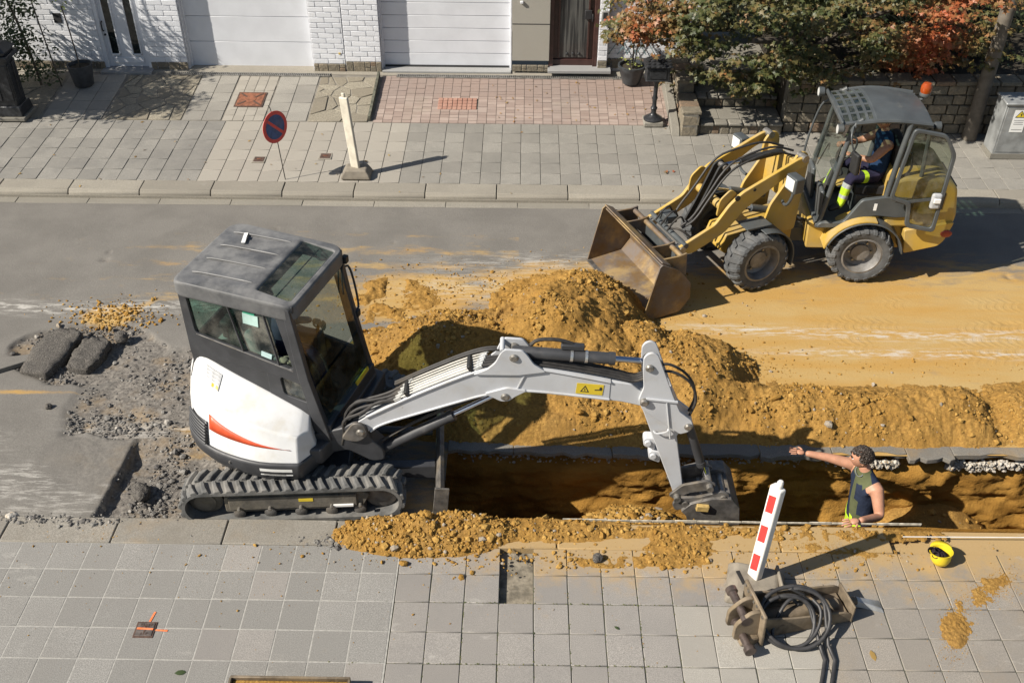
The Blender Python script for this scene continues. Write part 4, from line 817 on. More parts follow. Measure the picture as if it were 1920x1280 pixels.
skirt_patch('serial_plate', 1.25, 1.98, .535, .62, M_decal); skirt_patch('plate_print', 1.4, 1.9, .546, .556, M_ink, .0075)
for t_, z in ((2.75, .60), (2.62, .52)):
    t_ *= 4; i = int(t_); q = t_ - i; x = (sk[i][0] * (1 - q) + sk[i + 1][0] * q) * 1.005; y = (sk[i][1] * (1 - q) + sk[i + 1][1] * q) * 1.005; MB(UPP).cyl((x * .99, y * .99, z), (x * 1.012, y * 1.012, z), .012, n=10).build('bolt', M_pin, skirt)
MB(UPP).prism([(.50, -.5), (.56, -.2), (.62, .2), (.60, .72), (.2, .82), (-.7, .7), (-.85, .2), (-.7, -.4), (.2, -.6)], .54, .72, 'z').build('deck', M_exd, ex, .02)
# ---- cab
V0, V1 = -.345, .62
m = MB(UPP); ring(m, [(-.76, 1.40), (-.76, 2.15), (.29, 2.13), (.37, 1.36)], [(-.665, 1.665), (-.685, 2.085), (.155, 2.06), (.265, 1.465)], V0 - .022, V0 + .022, ri=.05)
ring(m, [(-.01, .98), (-.01, 1.46), (.37, 1.385), (.53, .72)], [(.135, 1.165), (.115, 1.365), (.325, 1.315), (.385, 1.12)], V0 - .020, V0 + .024, ri=.04)
m.prism([(-.76, 1.25), (-.76, 1.44), (.02, 1.43), (.02, .96)], V0 - .018, V0 + .02); m.prism([(.24, 2.13), (.31, 2.11), (.40, 1.4), (.545, .72), (.42, .72), (.30, 1.4)], V0 - .028, V0 + .03)
cab = m.build('cab_frame', M_exd, ex, .012, 2)
m = MB(UPP); ring(m, [(-.76, .74), (-.76, 2.15), (.29, 2.13), (.53, .74)], [(-.66, 1.25), (-.68, 2.07), (.19, 2.05), (.36, 1.05)], V1 - .03, V1 + .02); m.prism([(.24, 2.13), (.31, 2.11), (.40, 1.4), (.545, .72), (.44, .72), (.31, 1.4)], V1 - .05, V1 + .026)
door = m.build('cab_door', M_exd, ex, .012, 2)
m = MB(UPP); ring(m, [(V0, 1.30), (V0, 2.15), (V1, 2.15), (V1, 1.30)], [(V0 + .09, 1.55), (V0 + .09, 2.06), (V1 - .09, 2.06), (V1 - .09, 1.55)], -.775, -.735, 'x'); MB(UPP).box((.30, (V0 + V1) / 2, 2.10), (.06, V1 - V0, .07)).build('header_bar', M_exd, cab, .01); MB(UPP).box((.50, (V0 + V1) / 2, .80), (.08, V1 - V0, .18)).build('front_sill', M_exd, cab, .01); MB(UPP).box((0, (V0 + V1) / 2, .74), (1.1, V1 - V0, .05)).build('cab_floor', M_exd, cab, .01); m.build('cab_back', M_exd, cab, .012, 2)
# rubbing strip seals, roof, hatch
M_roof = paint('roof_charcoal', (.085, .086, .09), .48, 0, .3, 4, dust=.6, dustcol=(.19, .188, .185), bump=.15, bs=110)
rm = MB(); ring(rm, [(-.81, V0 - .04), (-.81, V1 + .04), (.345, V1 + .035), (.345, V0 - .035)], [(-.02, V0 + .065), (-.02, V1 - .065), (.285, V1 - .065), (.285, V0 + .065)], 2.055, 2.210, 'z', .12, .03, 5)
rm.v = [(x, y, z - .075 * max(0, x + .05) / .4 - .02 * max(0, -.55 - x) / .25 + .012 * (1 - ((y - .137) / .52) ** 2)) for x, y, z in rm.v]; roof = MB(UPP).add(rm.v, rm.f).build('roof', M_roof, ex, .068, 6, 60)
for y in (V0 + .14, V0 + .37, V0 + .60, V0 + .83): MB(UPP).tube([(-.68, y, 2.200), (-.60, y, 2.2115), (-.13, y, 2.2095), (-.10, y, 2.202)], .009, 6).build('rib', M_roof, roof)
MB(UPP).add([(-.03, V0 + .05, 2.190), (-.03, V1 - .05, 2.190), (.295, V1 - .05, 2.128), (.295, V0 + .05, 2.128)], [(0, 1, 2, 3)]).build('roof_window', M_xglass, roof)
MB(UPP).tube([(.14, V0 + .07, 2.150), (.14, V1 - .07, 2.150)], .006, 6).build('hatch_bar', M_exd, roof); MB(UPP).tube([(.10, V1 - .10, 2.13), (.20, V1 - .22, 2.12), (.26, V1 - .14, 2.10)], .008, 6).build('hatch_latch', M_ink, roof)
tape = MB(UPP).box((-.52, V1 - .22, 2.222), (.035, .17, .004), (0, 0, .35)).build('peeling_label', M_decal, roof); MB(UPP).box((-.50, V1 - .205, 2.226), (.012, .05, .006), (0, 0, .35)).build('label_print', M_ink, tape)
# glazing
m = MB(UPP).add([(-.69, V0, 1.65), (-.70, V0, 2.10), (-.28, V0, 2.09), (-.20, V0, 1.58)], [(0, 1, 2, 3)]); m.build('rear_side_pane', M_xglass, cab)
MB(UPP).add([(-.34, V0 + .008, 1.60), (-.36, V0 + .008, 2.09), (.06, V0 + .008, 2.08), (.14, V0 + .008, 1.48)], [(0, 1, 2, 3)]).build('sliding_pane', M_xglass2, cab)
MB(UPP).add([(.12, V0, 1.14), (.10, V0, 1.38), (.34, V0, 1.33), (.40, V0, 1.10)], [(0, 1, 2, 3)]).build('corner_pane', M_xglass2, cab)
for q in (((-.30, V0 - .012, 2.085), (-.21, V0 - .012, 1.565)), ((.04, V0 - .012, 2.075), (.125, V0 - .012, 1.495))): MB(UPP).tube(q, .011, 6).build('pane_rail', M_exd, cab)
MB(UPP).tube([(-.66, V0 - .018, 1.655), (.26, V0 - .018, 1.455)], .006, 6).build('sill_rail', M_steelw, cab)
MB(UPP).box((-.10, V0 + .002, 2.0), (.11, .004, .06), (0, .09, 0)).build('green_sticker', paint('green_sticker', (.05, .36, .22), .6), cab); MB(UPP).box((-.095, V0 + .001, 1.915), (.145, .004, .11), (0, .09, 0)).build('permit_sheet', paint('permit_sheet', (.40, .56, .52), .7, bump=0), cab); MB(UPP).box((.005, V0 + .001, 1.56), (.10, .004, .055), (0, .22, 0)).build('permit_sheet', paint('permit_small', (.42, .56, .56), .7, bump=0), cab)
MB(UPP).add([(.30, V0 + .04, 2.07), (.30, V1 - .05, 2.07), (.415, V1 - .05, 1.30), (.415, V0 + .04, 1.30)], [(0, 1, 2, 3)]).build('windscreen', glass('windscreen', (.72, .78, .75), .9, .05), cab)
MB(UPP).add([(.42, V0 + .04, 1.27), (.42, V1 - .05, 1.27), (.50, V1 - .05, .86), (.50, V0 + .04, .86)], [(0, 1, 2, 3)]).build('lower_windscreen', M_xglass, cab)
MB(UPP).add([(-.65, V1, 1.25), (-.67, V1, 2.07), (.19, V1, 2.05), (.36, V1, 1.05)], [(0, 1, 2, 3)]).build('door_pane', glass('door_glass', (.75, .80, .77), .9, .04), door)
MB(UPP).add([(-.755, V0 + .09, 1.55), (-.755, V0 + .09, 2.06), (-.755, V1 - .09, 2.06), (-.755, V1 - .09, 1.55)], [(0, 1, 2, 3)]).build('rear_pane', M_xglass, cab)
MB(UPP).tube([(.31, V1 + .03, 1.93), (.345, V1 + .085, 1.92), (.40, V1 + .085, 1.48), (.39, V1 + .03, 1.46)], .011, 8).build('grab_handle', M_exd, door); MB(UPP).box((.335, V1 + .02, 2.02), (.05, .06, .07)).build('hinge', M_ink, door, .006); MB(UPP).box((.40, V1 + .02, 1.44), (.05, .06, .07)).build('hinge', M_ink, door, .006)
MB(UPP).tube([(.33, V1 - .02, 2.0), (.34, V1 - .08, 1.93), (.37, V1 - .15, 1.75)], .007, 6).build('wiper', M_ink, cab); MB(UPP).box((-.80, .25, 2.0), (.03, .04, .05)).build('work_lamp', M_ink, cab, .006)
MB(UPP).box((.525, .38, .90), (.012, .26, .05), (0, -.25, 0)).build('warning_strip', M_yell, cab)
# inside: seat, consoles, levers
st_ = MB(UPP); st_.box((-.32, .14, 1.02), (.44, .46, .12)).build('seat', M_seat, cab, .03, 3); MB(UPP).box((-.55, .14, 1.32), (.12, .44, .56), (0, -.12, 0)).build('seat_back', M_seat, cab, .04, 3)
for y in (-.20, .47): MB(UPP).box((-.12, y, 1.10), (.42, .12, .30)).build('console', M_exd, cab, .02, 2); MB(UPP).tube([(.04, y, 1.22), (.08, y, 1.38)], [.012, .02], 8).build('lever', M_ink, cab)
for y in (.06, .22): MB(UPP).tube([(.30, y, .78), (.24, y, 1.12), (.20, y, 1.2)], .012, 8).build('travel_lever', M_ink, cab)
# ---- swing post and boom
MB(BOM).prism(rpoly([(-1.86, .52), (-1.86, .78), (-1.58, .86), (-1.46, .94), (-1.36, .90), (-1.34, .74), (-1.22, .60), (-1.22, .48), (-1.34, .46), (-1.55, .60)], .04), -.09, .09).build('swing_post', M_exd, ex, .014, 2)
for y in (-.105, .105): MB(BOM).prism(rpoly([(-1.60, .76), (-1.47, .955), (-1.37, .93), (-1.35, .80), (-1.45, .72)], .05), y - .016, y + .016).build('post_cheek', M_steelw, ex, .006)
def pin(m, x, z, y0, y1, r=.035): return m.cyl((x, y0, z), (x, y1, z), r, n=18)
bot = [(-1.461, .80), (-1.33, .82), (-1.24, .905), (-.908, 1.035), (-.524, 1.185), (-.29, 1.272), (-.02, 1.315), (.13, 1.317), (.41, 1.285), (.80, 1.232)]; top_ = [(.80, 1.425), (.494, 1.495), (.217, 1.553), (.02, 1.565), (-.217, 1.565), (-.40, 1.515), (-.944, 1.235), (-1.36, .985), (-1.47, .90)]
boom = MB(BOM).prism(bot + top_, -.075, .075).build('boom', M_exb, ex, .006, 2)
# flange strips standing proud along the top and bottom edges
def flange(path, w=.176, t=.018):
    m = MB(BOM); n = len(path); v = []; f = []
    for i, (x, z) in enumerate(path):
        a = Vector(path[max(0, i - 1)]); b = Vector(path[min(n - 1, i + 1)]); d = (b - a).normalized(); nn = Vector((-d.y, d.x))
        for o, y in ((-t / 2, -w / 2), (t / 2, -w / 2), (t / 2, w / 2), (-t / 2, w / 2)): v.append((x + nn.x * o, y, z + nn.y * o))
    for i in range(n - 1):
        for e in range(4): f.append((4 * i + e, 4 * i + (e + 1) % 4, 4 * i + 4 + (e + 1) % 4, 4 * i + 4 + e))
    f += [(0, 1, 2, 3), (4 * n - 1, 4 * n - 2, 4 * n - 3, 4 * n - 4)]; return m.add(v, f).build('flange', M_exb, boom, .004, 2)
def smoothpath(p, k=3):
    for _ in range(k): p = [p[0]] + [q for a, b in zip(p, p[1:]) for q in ((a[0] * .75 + b[0] * .25, a[1] * .75 + b[1] * .25), (a[0] * .25 + b[0] * .75, a[1] * .25 + b[1] * .75))] + [p[-1]]
    return p
flange(smoothpath(bot[1:], 2)); flange(smoothpath(top_[:-1], 2))
MB(BOM).box((.03, -.078, 1.44), (.010, .012, .24), (0, .38, 0)).build('weld_seam', M_exb, boom)
for y in (-.082, .082): MB(BOM).prism(rpoly([(-.40, 1.50), (-.27, 1.56), (-.20, 1.63), (-.155, 1.735), (-.125, 1.775), (.035, 1.765), (.075, 1.715), (.13, 1.62), (.24, 1.54), (0, 1.5)], .03), y - .013, y + .013).build('knee_bracket', M_exb, boom, .004, 2)
for y in (-.084, .084): MB(BOM).prism(rpoly([(-.30, 1.29), (-.20, 1.235), (-.15, 1.205), (-.08, 1.21), (-.03, 1.26), (.08, 1.33), (-.1, 1.36)], .03), y - .012, y + .012).build('cylinder_lug', M_exb, boom, .004, 2)
MB(BOM).prism(rpoly([(.78, 1.215), (.78, 1.43), (.98, 1.40), (1.06, 1.32), (1.16, 1.28), (1.165, 1.19), (1.09, 1.15), (.90, 1.20)], .03), -.07, .07).build('boom_nose', M_exb, boom, .008, 2)
MB(BOM).cyl((-.14, -.09, 1.755), (-.14, .09, 1.755), .022, n=14).build('cross_tube', M_exb, boom)
for x, z, w in ((-.04, 1.69, .10), (-.115, 1.26, .10), (1.103, 1.225, .115), (-1.414, .84, .125)): MB(BOM).lathe([(.001, -w - .012), (.026, -w - .012), (.040, -w), (.040, w), (.02, w + .01), (.001, w + .01)], (x, 0, z), (0, 1, 0), 20).build('pin', M_pin, boom)
dc_ = MB(BOM).box((.62, -.0775, 1.345), (.235, .003, .115), (0, .085, 0)).build('warning_decal', M_yell, boom); MB(BOM).add([(.535, -.0805, 1.318), (.615, -.0805, 1.311), (.58, -.0805, 1.388)], [(0, 1, 2)]).build('warning_triangle', M_ink, dc_); MB(BOM).add([(.552, -.0815, 1.327), (.601, -.0815, 1.322), (.580, -.0815, 1.37)], [(0, 1, 2)]).build('triangle_field', M_yell, dc_)
MB(BOM).box((.576, -.0825, 1.343), (.006, .002, .025)).box((.69, -.0805, 1.338), (.055, .002, .008)).ball((.715, -.081, 1.35), (.012, .002, .02), 8, 6).build('decal_print', M_ink, dc_)
# stick
stk_l = [(1.058, 1.70), (1.085, 1.745), (1.13, 1.762), (1.18, 1.735), (1.225, 1.62), (1.349, 1.294), (1.43, 1.105), (1.545, 1.005), (1.568, .93), (1.526, .873), (1.455, .846), (1.435, .80), (1.555, .19), (1.53, .07), (1.48, .065), (1.435, .20), (1.242, .72), (1.093, 1.13), (1.05, 1.24), (1.085, 1.38), (1.062, 1.58)]
stick = MB(BOM).prism(stk_l[5:19], -.07, .07).build('stick', M_exb, ex, .008, 2)
for y in (-.082, .082): MB(BOM).prism(rpoly([stk_l[i] for i in (0, 1, 2, 3, 4, 5, 6, 7, 8, 9, 10, 17, 18, 19, 20)], .02), y - .013, y + .013).build('stick_cheek', M_exb, stick, .005, 2)
MB(BOM).box((1.255, -.10, 1.245), (.28, .02, .016), (0, .12, 0)).tube([(1.30, -.10, 1.22), (1.37, -.10, .80)], .008, 6).build('stiffener', M_exb, stick); MB(BOM).tube([(1.215, -.085, .88), (1.235, -.11, .86), (1.34, -.11, .885), (1.345, -.085, .90)], .008, 6).build('hand_hook', M_exb, stick)
for z, x in ((.70, 1.205), (.54, 1.265)): MB(BOM).prism(rpoly([(x - .06, z + .05), (x - .06, z - .04), (x + .05, z - .09), (x + .04, z + .05)], .03), -.05, .05).lathe([(.001, -.07), (.03, -.07), (.03, .07), (.001, .07)], (x - .02, 0, z), (0, 1, 0), 14).build('lift_lug', M_exb, stick, .004)
for x, z in ((1.118, 1.60), (1.52, .94), (1.505, .10)): MB(BOM).lathe([(.001, -.118), (.025, -.118), (.038, -.105), (.038, .105), (.001, .115)], (x, 0, z), (0, 1, 0), 18).build('pin', M_pin, stick)
def ram(name, a, b, r, frac, rod, mat=M_exd, parent=ex, y=0.0, bands=()):
    a, b = Vector((a[0], y, a[1])), Vector((b[0], y, b[1])); c_ = a.lerp(b, frac); d = (b - a).normalized(); o = MB(BOM).lathe([(.001, -.03), (r * .8, -.03), (r, 0), (r, (c_ - a).length - .05), (r * 1.12, (c_ - a).length - .05), (r * 1.12, (c_ - a).length), (rod, (c_ - a).length + .004)], a, d, 20).build(name, mat, parent)
    MB(BOM).cyl(c_, b, rod, n=16).build('rod', M_chrome, o); MB(BOM).cyl(b - Vector((0, .05, 0)), b + Vector((0, .05, 0)), rod * 1.9, n=18).build('rod_eye', mat, o)
    for q in bands: p = a.lerp(b, q); MB(BOM).cyl(p - d * .012, p + d * .012, r * 1.09, n=20).build('band', M_fit, o)
    return o
ac = ram('stick_cylinder', (-.03, 1.69), (1.118, 1.60), .052, .745, .026, bands=(.42, .53)); MB(BOM).tube([(.10, .03, 1.74), (.16, .03, 1.80), (.34, .03, 1.80), (.46, .03, 1.755)], .017, 8).build('hose', M_hose, ac); MB(BOM).box((.46, .02, 1.735), (.20, .06, .05), (0, .08, 0)).build('valve', M_exd, ac, .008)
ram('boom_cylinder', (-1.27, .53), (-.115, 1.26), .050, .60, .026, y=0)
bc = ram('bucket_cylinder', (1.52, .94), (1.79, .17), .042, .72, .024, bands=())
for s in (-1, 1): MB(BOM).tube([(1.53, s * .03, 1.02), (1.58, s * .03, 1.20), (1.50, s * .04, 1.42), (1.30, s * .05, 1.55), (1.2, s * .05, 1.50)], .013, 8).build('hose', M_hose, bc)
# ---- pipes and hoses on the boom
def boom_top(x): return float(np.interp(x, [-1.36, -.944, -.40, -.217], [.985, 1.235, 1.515, 1.565]))
M_pipe = paint('pipe_cream', (.52, .50, .45), .4, 0, .1, 10, bump=0)
for i in range(6):
    y = -.062 + i * .030; MB(BOM).tube([(x, y, boom_top(x) + .032 + .006 * i) for x in (-1.06 + .02 * i, -.9, -.7, -.5, -.34 + .01 * i)], .0075, 8).build('pipe', M_pipe, boom)
    for x in (-1.06 + .02 * i, -.34 + .01 * i): z = boom_top(x) + .032 + .006 * i; d = Vector((.87, 0, .49)); MB(BOM).cyl(Vector((x, y, z)) - d * .045, Vector((x, y, z)) + d * .03, .015, n=8).build('fitting', M_fit, boom)
    MB(BOM).tube([(-1.09 + .02 * i, y, boom_top(-1.09 + .02 * i) + .03 + .006 * i), (-1.25 + .015 * i, y + random.uniform(-.012, .012), 1.12 + random.uniform(-.02, .05)), (-1.42 + random.uniform(-.04, .03), y * 1.1, 1.04 + random.uniform(-.03, .08)), (-1.53 + random.uniform(-.05, .03), y * 1.2, .94 + random.uniform(-.03, .04)), (-1.57, y * 1.3, .78), (-1.6, y * 1.3, .66)], .0155, 8).build('hose', M_hose, boom)
    if i < 4: MB(BOM).tube([(-.31 + .01 * i, y, boom_top(-.31) + .04 + .006 * i), (-.12, y, 1.62), (.12, y * .9, 1.60 + .01 * i), (.5, y * .8, 1.535 + .012 * i), (.82, y * .8, 1.465 + .01 * i), (1.0, y, 1.42), (1.09, y, 1.46)], .013, 8).build('hose', M_hose, boom)
for x in (-.98, -.42): MB(BOM).box((x, .005, boom_top(x) + .045), (.035, .17, .06), (0, -.50, 0)).build('pipe_clamp', M_ink, boom, .006)
for i in range(2): MB(BOM).tube([(-1.10, .09 + i * .03, boom_top(-1.1) + .09), (-.8, .10 + i * .03, boom_top(-.8) + .085), (-.42, .10 + i * .03, boom_top(-.42) + .085), (-.2, .08 + i * .03, 1.66), (0, .06 + i * .03, 1.62)], .014, 8).build('hose', M_hose, boom)
for i, dz in ((0, 0), (1, -.03)): MB(BOM).tube([(-1.25, -.03 + i * .05, .66 + dz), (-.9, -.03 + i * .05, .92 + dz), (-.55, -.03 + i * .05, 1.10 + dz), (-.35, -.03 + i * .05, 1.20 + dz)], .011, 6).build('hose', M_hose, boom)
# ---- bucket with linkage
def link_plate(name, pts, y, t=.016, mat=M_steelw, par=None): return MB(BOM).prism(rpoly(pts, .03), y - t, y + t).build(name, mat, par, .004, 2)
m = MB(BOM); bo = [(1.55, -.04), (1.63, .06), (1.82, .13), (2.0, .13), (2.09, .02), (2.12, -.20), (2.07, -.42), (1.92, -.56), (1.76, -.62)]; bi = [(1.58, -.06), (1.66, .025), (1.82, .09), (1.98, .09), (2.05, .0), (2.08, -.20), (2.03, -.40), (1.90, -.53), (1.76, -.59)]
W2 = .22; m.prism(bo + bi[::-1], -W2 + .04, W2 + .10); bucket = m.build('bucket', M_steelw, ex, .004)
for y in (-W2 + .034, W2 + .106): MB(BOM).prism(bo + [(1.72, -.52), (1.60, -.10)], y - .008, y + .008).build('side_plate', M_steelw, bucket, .004)
for i in range(4): MB(BOM).prism([(1.74, -.58), (1.80, -.53), (1.66, -.66)], -W2 + .05 + i * .12 - .02, -W2 + .05 + i * .12 + .02).build('tooth', M_steelw, bucket)
for s in (-1, 1):
    link_plate('linkage', [(1.42, .10), (1.54, .24), (1.76, .30), (1.86, .25), (1.80, .18), (1.60, .14), (1.50, .05)], s * .115, .014, M_steelw, bucket); link_plate('coupler_plate', [(1.46, .02), (1.50, .11), (1.70, .12), (1.90, .20), (1.99, .16), (1.94, .06), (1.62, -.02), (1.50, -.06)], s * .15, .014, M_steelw, bucket)
for x, z in ((1.50, .10), (1.79, .24), (1.58, .04), (1.93, .12), (1.74, .07)): MB(BOM).lathe([(.001, -.185), (.032, -.185), (.032, .185), (.001, .185)], (x, 0, z), (0, 1, 0), 16).build('pin', M_pin, bucket)
MB(BOM).box((1.74, -.20, .03), (.12, .06, .07), (0, .1, 0)).build('coupler_block', paint('ochre_block', (.42, .29, .10), .7, 0, .3, 20), bucket, .008)
# ================================================================ COMPACT WHEEL LOADER
M_ly = paint('loader_yellow', (.46, .295, .05), .42, 0, .10, 4, dust=.6, dustcol=(.37, .28, .14), bump=.06, scratch=.08, scol=(.25, .17, .08)); M_lg = paint('loader_grey', (.065, .072, .075), .45, 0, .15, 5, dust=.18, dustcol=(.24, .22, .18), bump=.08); M_tyre = paint('loader_tyre', (.075, .078, .08), .82, 0, .3, 10, dust=.30, dustcol=(.19, .18, .17), bump=.4, bs=60)
M_rim = paint('loader_rim', (.20, .195, .19), .5, .3, .3, 12, dust=.45, dustcol=(.26, .22, .16)); k = NT('bucket_steel'); n = k.noise(4.2, 7, .65); c = k.mix(k.ramp(n, .35, .62), (.16, .10, .045), (.15, .125, .11)); c = k.mix(k.math('MULTIPLY', k.ramp(k.noise(2.6, 6, .6), .46, .66), .8), c, (.36, .25, .11)); M_bkt = k.fin(c, .6, .25, k.bump(k.noise(30, 5), .3, .006))
M_lglass = glass('loader_glass', (.74, .80, .77), .9, .05); M_lamp = paint('lamp_lens', (.62, .62, .60), .15, 0, .1, 20, bump=0); k = NT('amber_lens'); M_amber = k.fin((.30, .05, .006), .10, 0, None, .6)
LH = Vector((3.32, 11.17, 0)); ld = thing('wheel_loader', 'yellow compact wheel loader with grey cab and lowered bucket', 'loader', LH)
FRO = Matrix.Rotation(R(203), 4, 'Z'); REA = Matrix.Rotation(R(177), 4, 'Z')
def wheel(M, u, v, s, steer=0):
    """s: +1 when the outer face looks towards local +v"""
    rr, wd = .375, .30; prof = [(.235, -.125), (.26, -.145), (.335, -.148), (.365, -.125), (.375, -.06), (.375, .06), (.365, .125), (.335, .148), (.26, .145), (.235, .125), (.235, -.125)]
    c_ = (u, v, .392); w_ = MB(M).lathe(prof, c_, (0, s, 0), 44, False).build('wheel', M_tyre, ld)
    m = MB(M); n = 20
    for i in range(n):
        for sd in (-1, 1):
            q0 = 2 * math.pi * (i + (.5 if sd > 0 else 0)) / n; st = []
            for b, dq, rad, hw in ((.004, 0, .375, .026), (.085, .07, .372, .028), (.145, .13, .352, .032), (.150, .15, .318, .026)):
                q = q0 + dq; ct, sn = math.cos(q), math.sin(q); cc = Vector((u + rad * ct, v + sd * b, .392 + rad * sn)); t = Vector((-sn, 0, ct)); nn = Vector((ct, 0, sn)) if b < .15 else Vector((ct * .4, sd * .9, sn * .4)); h = .024 if b < .14 else .012
                st.append([cc - t * hw - nn * .004, cc + t * hw - nn * .004, cc + t * hw * .8 + nn * h, cc - t * hw * .8 + nn * h])
            vv = [p for a in st for p in a]; ff = [(0, 1, 2, 3), (15, 14, 13, 12)]
            for a in range(3):
                for e in range(4): ff.append((4 * a + e, 4 * a + 4 + e, 4 * a + 4 + (e + 1) % 4, 4 * a + (e + 1) % 4))
            m.add(vv, ff)
    m.build('tread_lugs', M_tyre, w_, .005, 1)
    MB(M).lathe([(.245, -.13), (.250, .135), (.225, .140), (.205, .10), (.195, .02), (.15, .0), (.11, .015), (.11, .05), (.06, .06), (.001, .06)], c_, (0, s, 0), 36, False).build('rim', M_rim, w_)
    for i in range(6): a = 6.283 * i / 6; p = Vector((u + .135 * math.cos(a), v, .392 + .135 * math.sin(a))); MB(M).cyl(p + Vector((0, 0, 0)), p + Vector((0, s * .03, 0)), .014, n=8).build('wheel_nut', M_pin, w_)
wheel(FRO, .70, .52, 1); wheel(FRO, .70, -.52, -1); wheel(REA, -.90, .50, 1); wheel(REA, -.90, -.50, -1)
# ---- front frame
MB(FRO).prism([(-.05, .34), (-.02, .62), (.10, .66), (.95, .60), (1.02, .40), (.9, .30), (.2, .28)], -.2, .2).build('front_frame', M_ly, ld, .015); MB(FRO).cyl((.70, -.48, .392), (.70, .48, .392), .07, n=16).build('front_axle', M_lg, ld)
for s in (-1, 1):
    MB(FRO).prism(rpoly([(.04, .55), (.02, 1.50), (.06, 1.60), (.16, 1.62), (.24, 1.52), (.26, 1.28), (.46, .98), (.56, .58)], .05), s * .30 - .018, s * .30 + .018).build('tower_plate', M_ly, ld, .006)
    arm = MB(FRO).prism(rpoly([(.10, 1.60), (.24, 1.58), (.96, 1.28), (1.12, 1.14), (1.28, .92), (1.76, .70), (1.76, .61), (1.55, .59), (1.14, .78), (.88, 1.06), (.30, 1.42), (.08, 1.48)], .05), s * .385 - .022, s * .385 + .022).build('lift_arm', M_ly, ld, .008)
    for x, z in ((1.02, 1.22), (.80, 1.29)): MB(FRO).cyl((x, s * .385 + .026 * s, z), (x, s * .385 + .012 * s, z), .035 if x > 1 else .02, n=16).build('arm_eye', M_ink, arm)
    MB(FRO).prism(rpoly([(.98, 1.24), (1.08, 1.32), (1.22, 1.20), (1.24, .98), (1.10, 1.0)], .05), s * .33 - .012, s * .33 + .012).build('gusset', M_ly, arm, .006)
    for x, z in ((.15, 1.57), (1.70, .67)): MB(FRO).cyl((x, s * .28, z), (x, s * .425, z), .045, n=18).build('pin', M_pin, arm)
    a, b = Vector((.16, s * .24, .78)), Vector((1.02, s * .24, 1.05)); c_ = a.lerp(b, .62); rm = MB(FRO).cyl(a, c_, .045, n=16).build('lift_ram', M_lg, ld); MB(FRO).cyl(c_, b, .024, n=12).build('rod', M_chrome, rm)
MB(FRO).cyl((1.08, -.38, 1.02), (1.08, .38, 1.02), .055, n=18).build('cross_tube', M_ly, ld); MB(FRO).box((.15, 0, 1.2), (.06, .58, .55)).build('tower_web', M_ly, ld, .01)
# tilt linkage: black bell crank, ram above it
for s in (-1, 1): MB(FRO).prism(rpoly([(.92, 1.42), (1.00, 1.52), (1.10, 1.48), (1.30, 1.02), (1.42, .78), (1.34, .72), (1.18, .95), (1.04, 1.30)], .03), s * .055 - .014, s * .055 + .014).build('bell_crank', M_ink, ld, .006)
MB(FRO).cyl((.20, 0, 1.50), (.78, 0, 1.47), .045, n=16).build('tilt_ram', M_ink, ld); MB(FRO).cyl((.78, 0, 1.47), (1.02, 0, 1.46), .024, n=12).build('tilt_rod', M_chrome, ld); MB(FRO).cyl((1.02, -.09, 1.46), (1.02, .09, 1.46), .035, n=14).build('tilt_pin', M_pin, ld)
for i, (y, dz) in enumerate(((-.1, 0), (.10, .03), (.14, -.02))): MB(FRO).tube([(.1, y, 1.50 + dz), (.4, y, 1.62 + dz), (.75, y * 1.2, 1.58 + dz), (1.05, y * 1.4, 1.50 + dz), (1.28, y * 1.4, 1.15), (1.45, y * 1.6, .92), (1.56, y, .80)], .014, 8).build('hose', M_hose, ld)
hq = MB(FRO).box((1.76, 0, .50), (.07, .82, .42)).build('quick_hitch', M_lg, ld, .012); MB(FRO).cyl((1.66, -.42, .72), (1.66, .42, .72), .035, n=16).build('hitch_tube', M_lg, hq)
for y in (-.18, -.05, .1): MB(FRO).tube([(1.52, y, .85), (1.60, y + .05, .98), (1.70, y + .06, .93), (1.74, y, .78)], .012, 8).build('hose', M_hose, hq)
MB(FRO).box((1.62, -.1, .84), (.14, .20, .09)).build('coupler_valve', M_lg, hq, .01); MB(FRO).tube([(1.50, .3, .72), (1.66, .22, .86), (1.72, .1, .80)], .014, 8).build('hose', M_hose, hq)
# ---- bucket
o_ = [(2.34, .012), (1.86, .06), (1.74, .22), (1.76, .42), (1.92, .62), (2.14, .74)]; i_ = [(2.30, .030), (1.88, .078), (1.762, .225), (1.78, .41), (1.935, .605), (2.145, .722)]
HB = .735; bk = MB(FRO).prism(o_ + i_[::-1], -HB + .005, HB - .005).build('bucket', M_bkt, ld, .003)
for y in (-HB, HB): MB(FRO).prism([(2.36, .01), (1.86, .05), (1.73, .21), (1.75, .43), (1.91, .635), (2.15, .765), (2.185, .74)], y - .009, y + .009).build('bucket_side', M_bkt, bk, .004)
MB(FRO).box((2.29, 0, .018), (.16, 1.49, .018), (0, -.06, 0)).build('cutting_edge', M_steelw, bk, .003); MB(FRO).cyl((1.80, -.60, .70), (1.80, .60, .70), .032, n=16).build('hitch_bar', M_bkt, bk)
MB(FRO).box((2.10, 0, .755), (.13, 1.46, .016), (0, -.5, 0)).build('top_lip', M_bkt, bk, .003)
for y in (-.60, -.32, .32, .60): MB(FRO).prism([(1.74, .45), (1.76, .76), (1.86, .74), (2.08, .745), (1.92, .62)], y - .012, y + .012).build('hitch_plate', M_bkt, bk, .004)
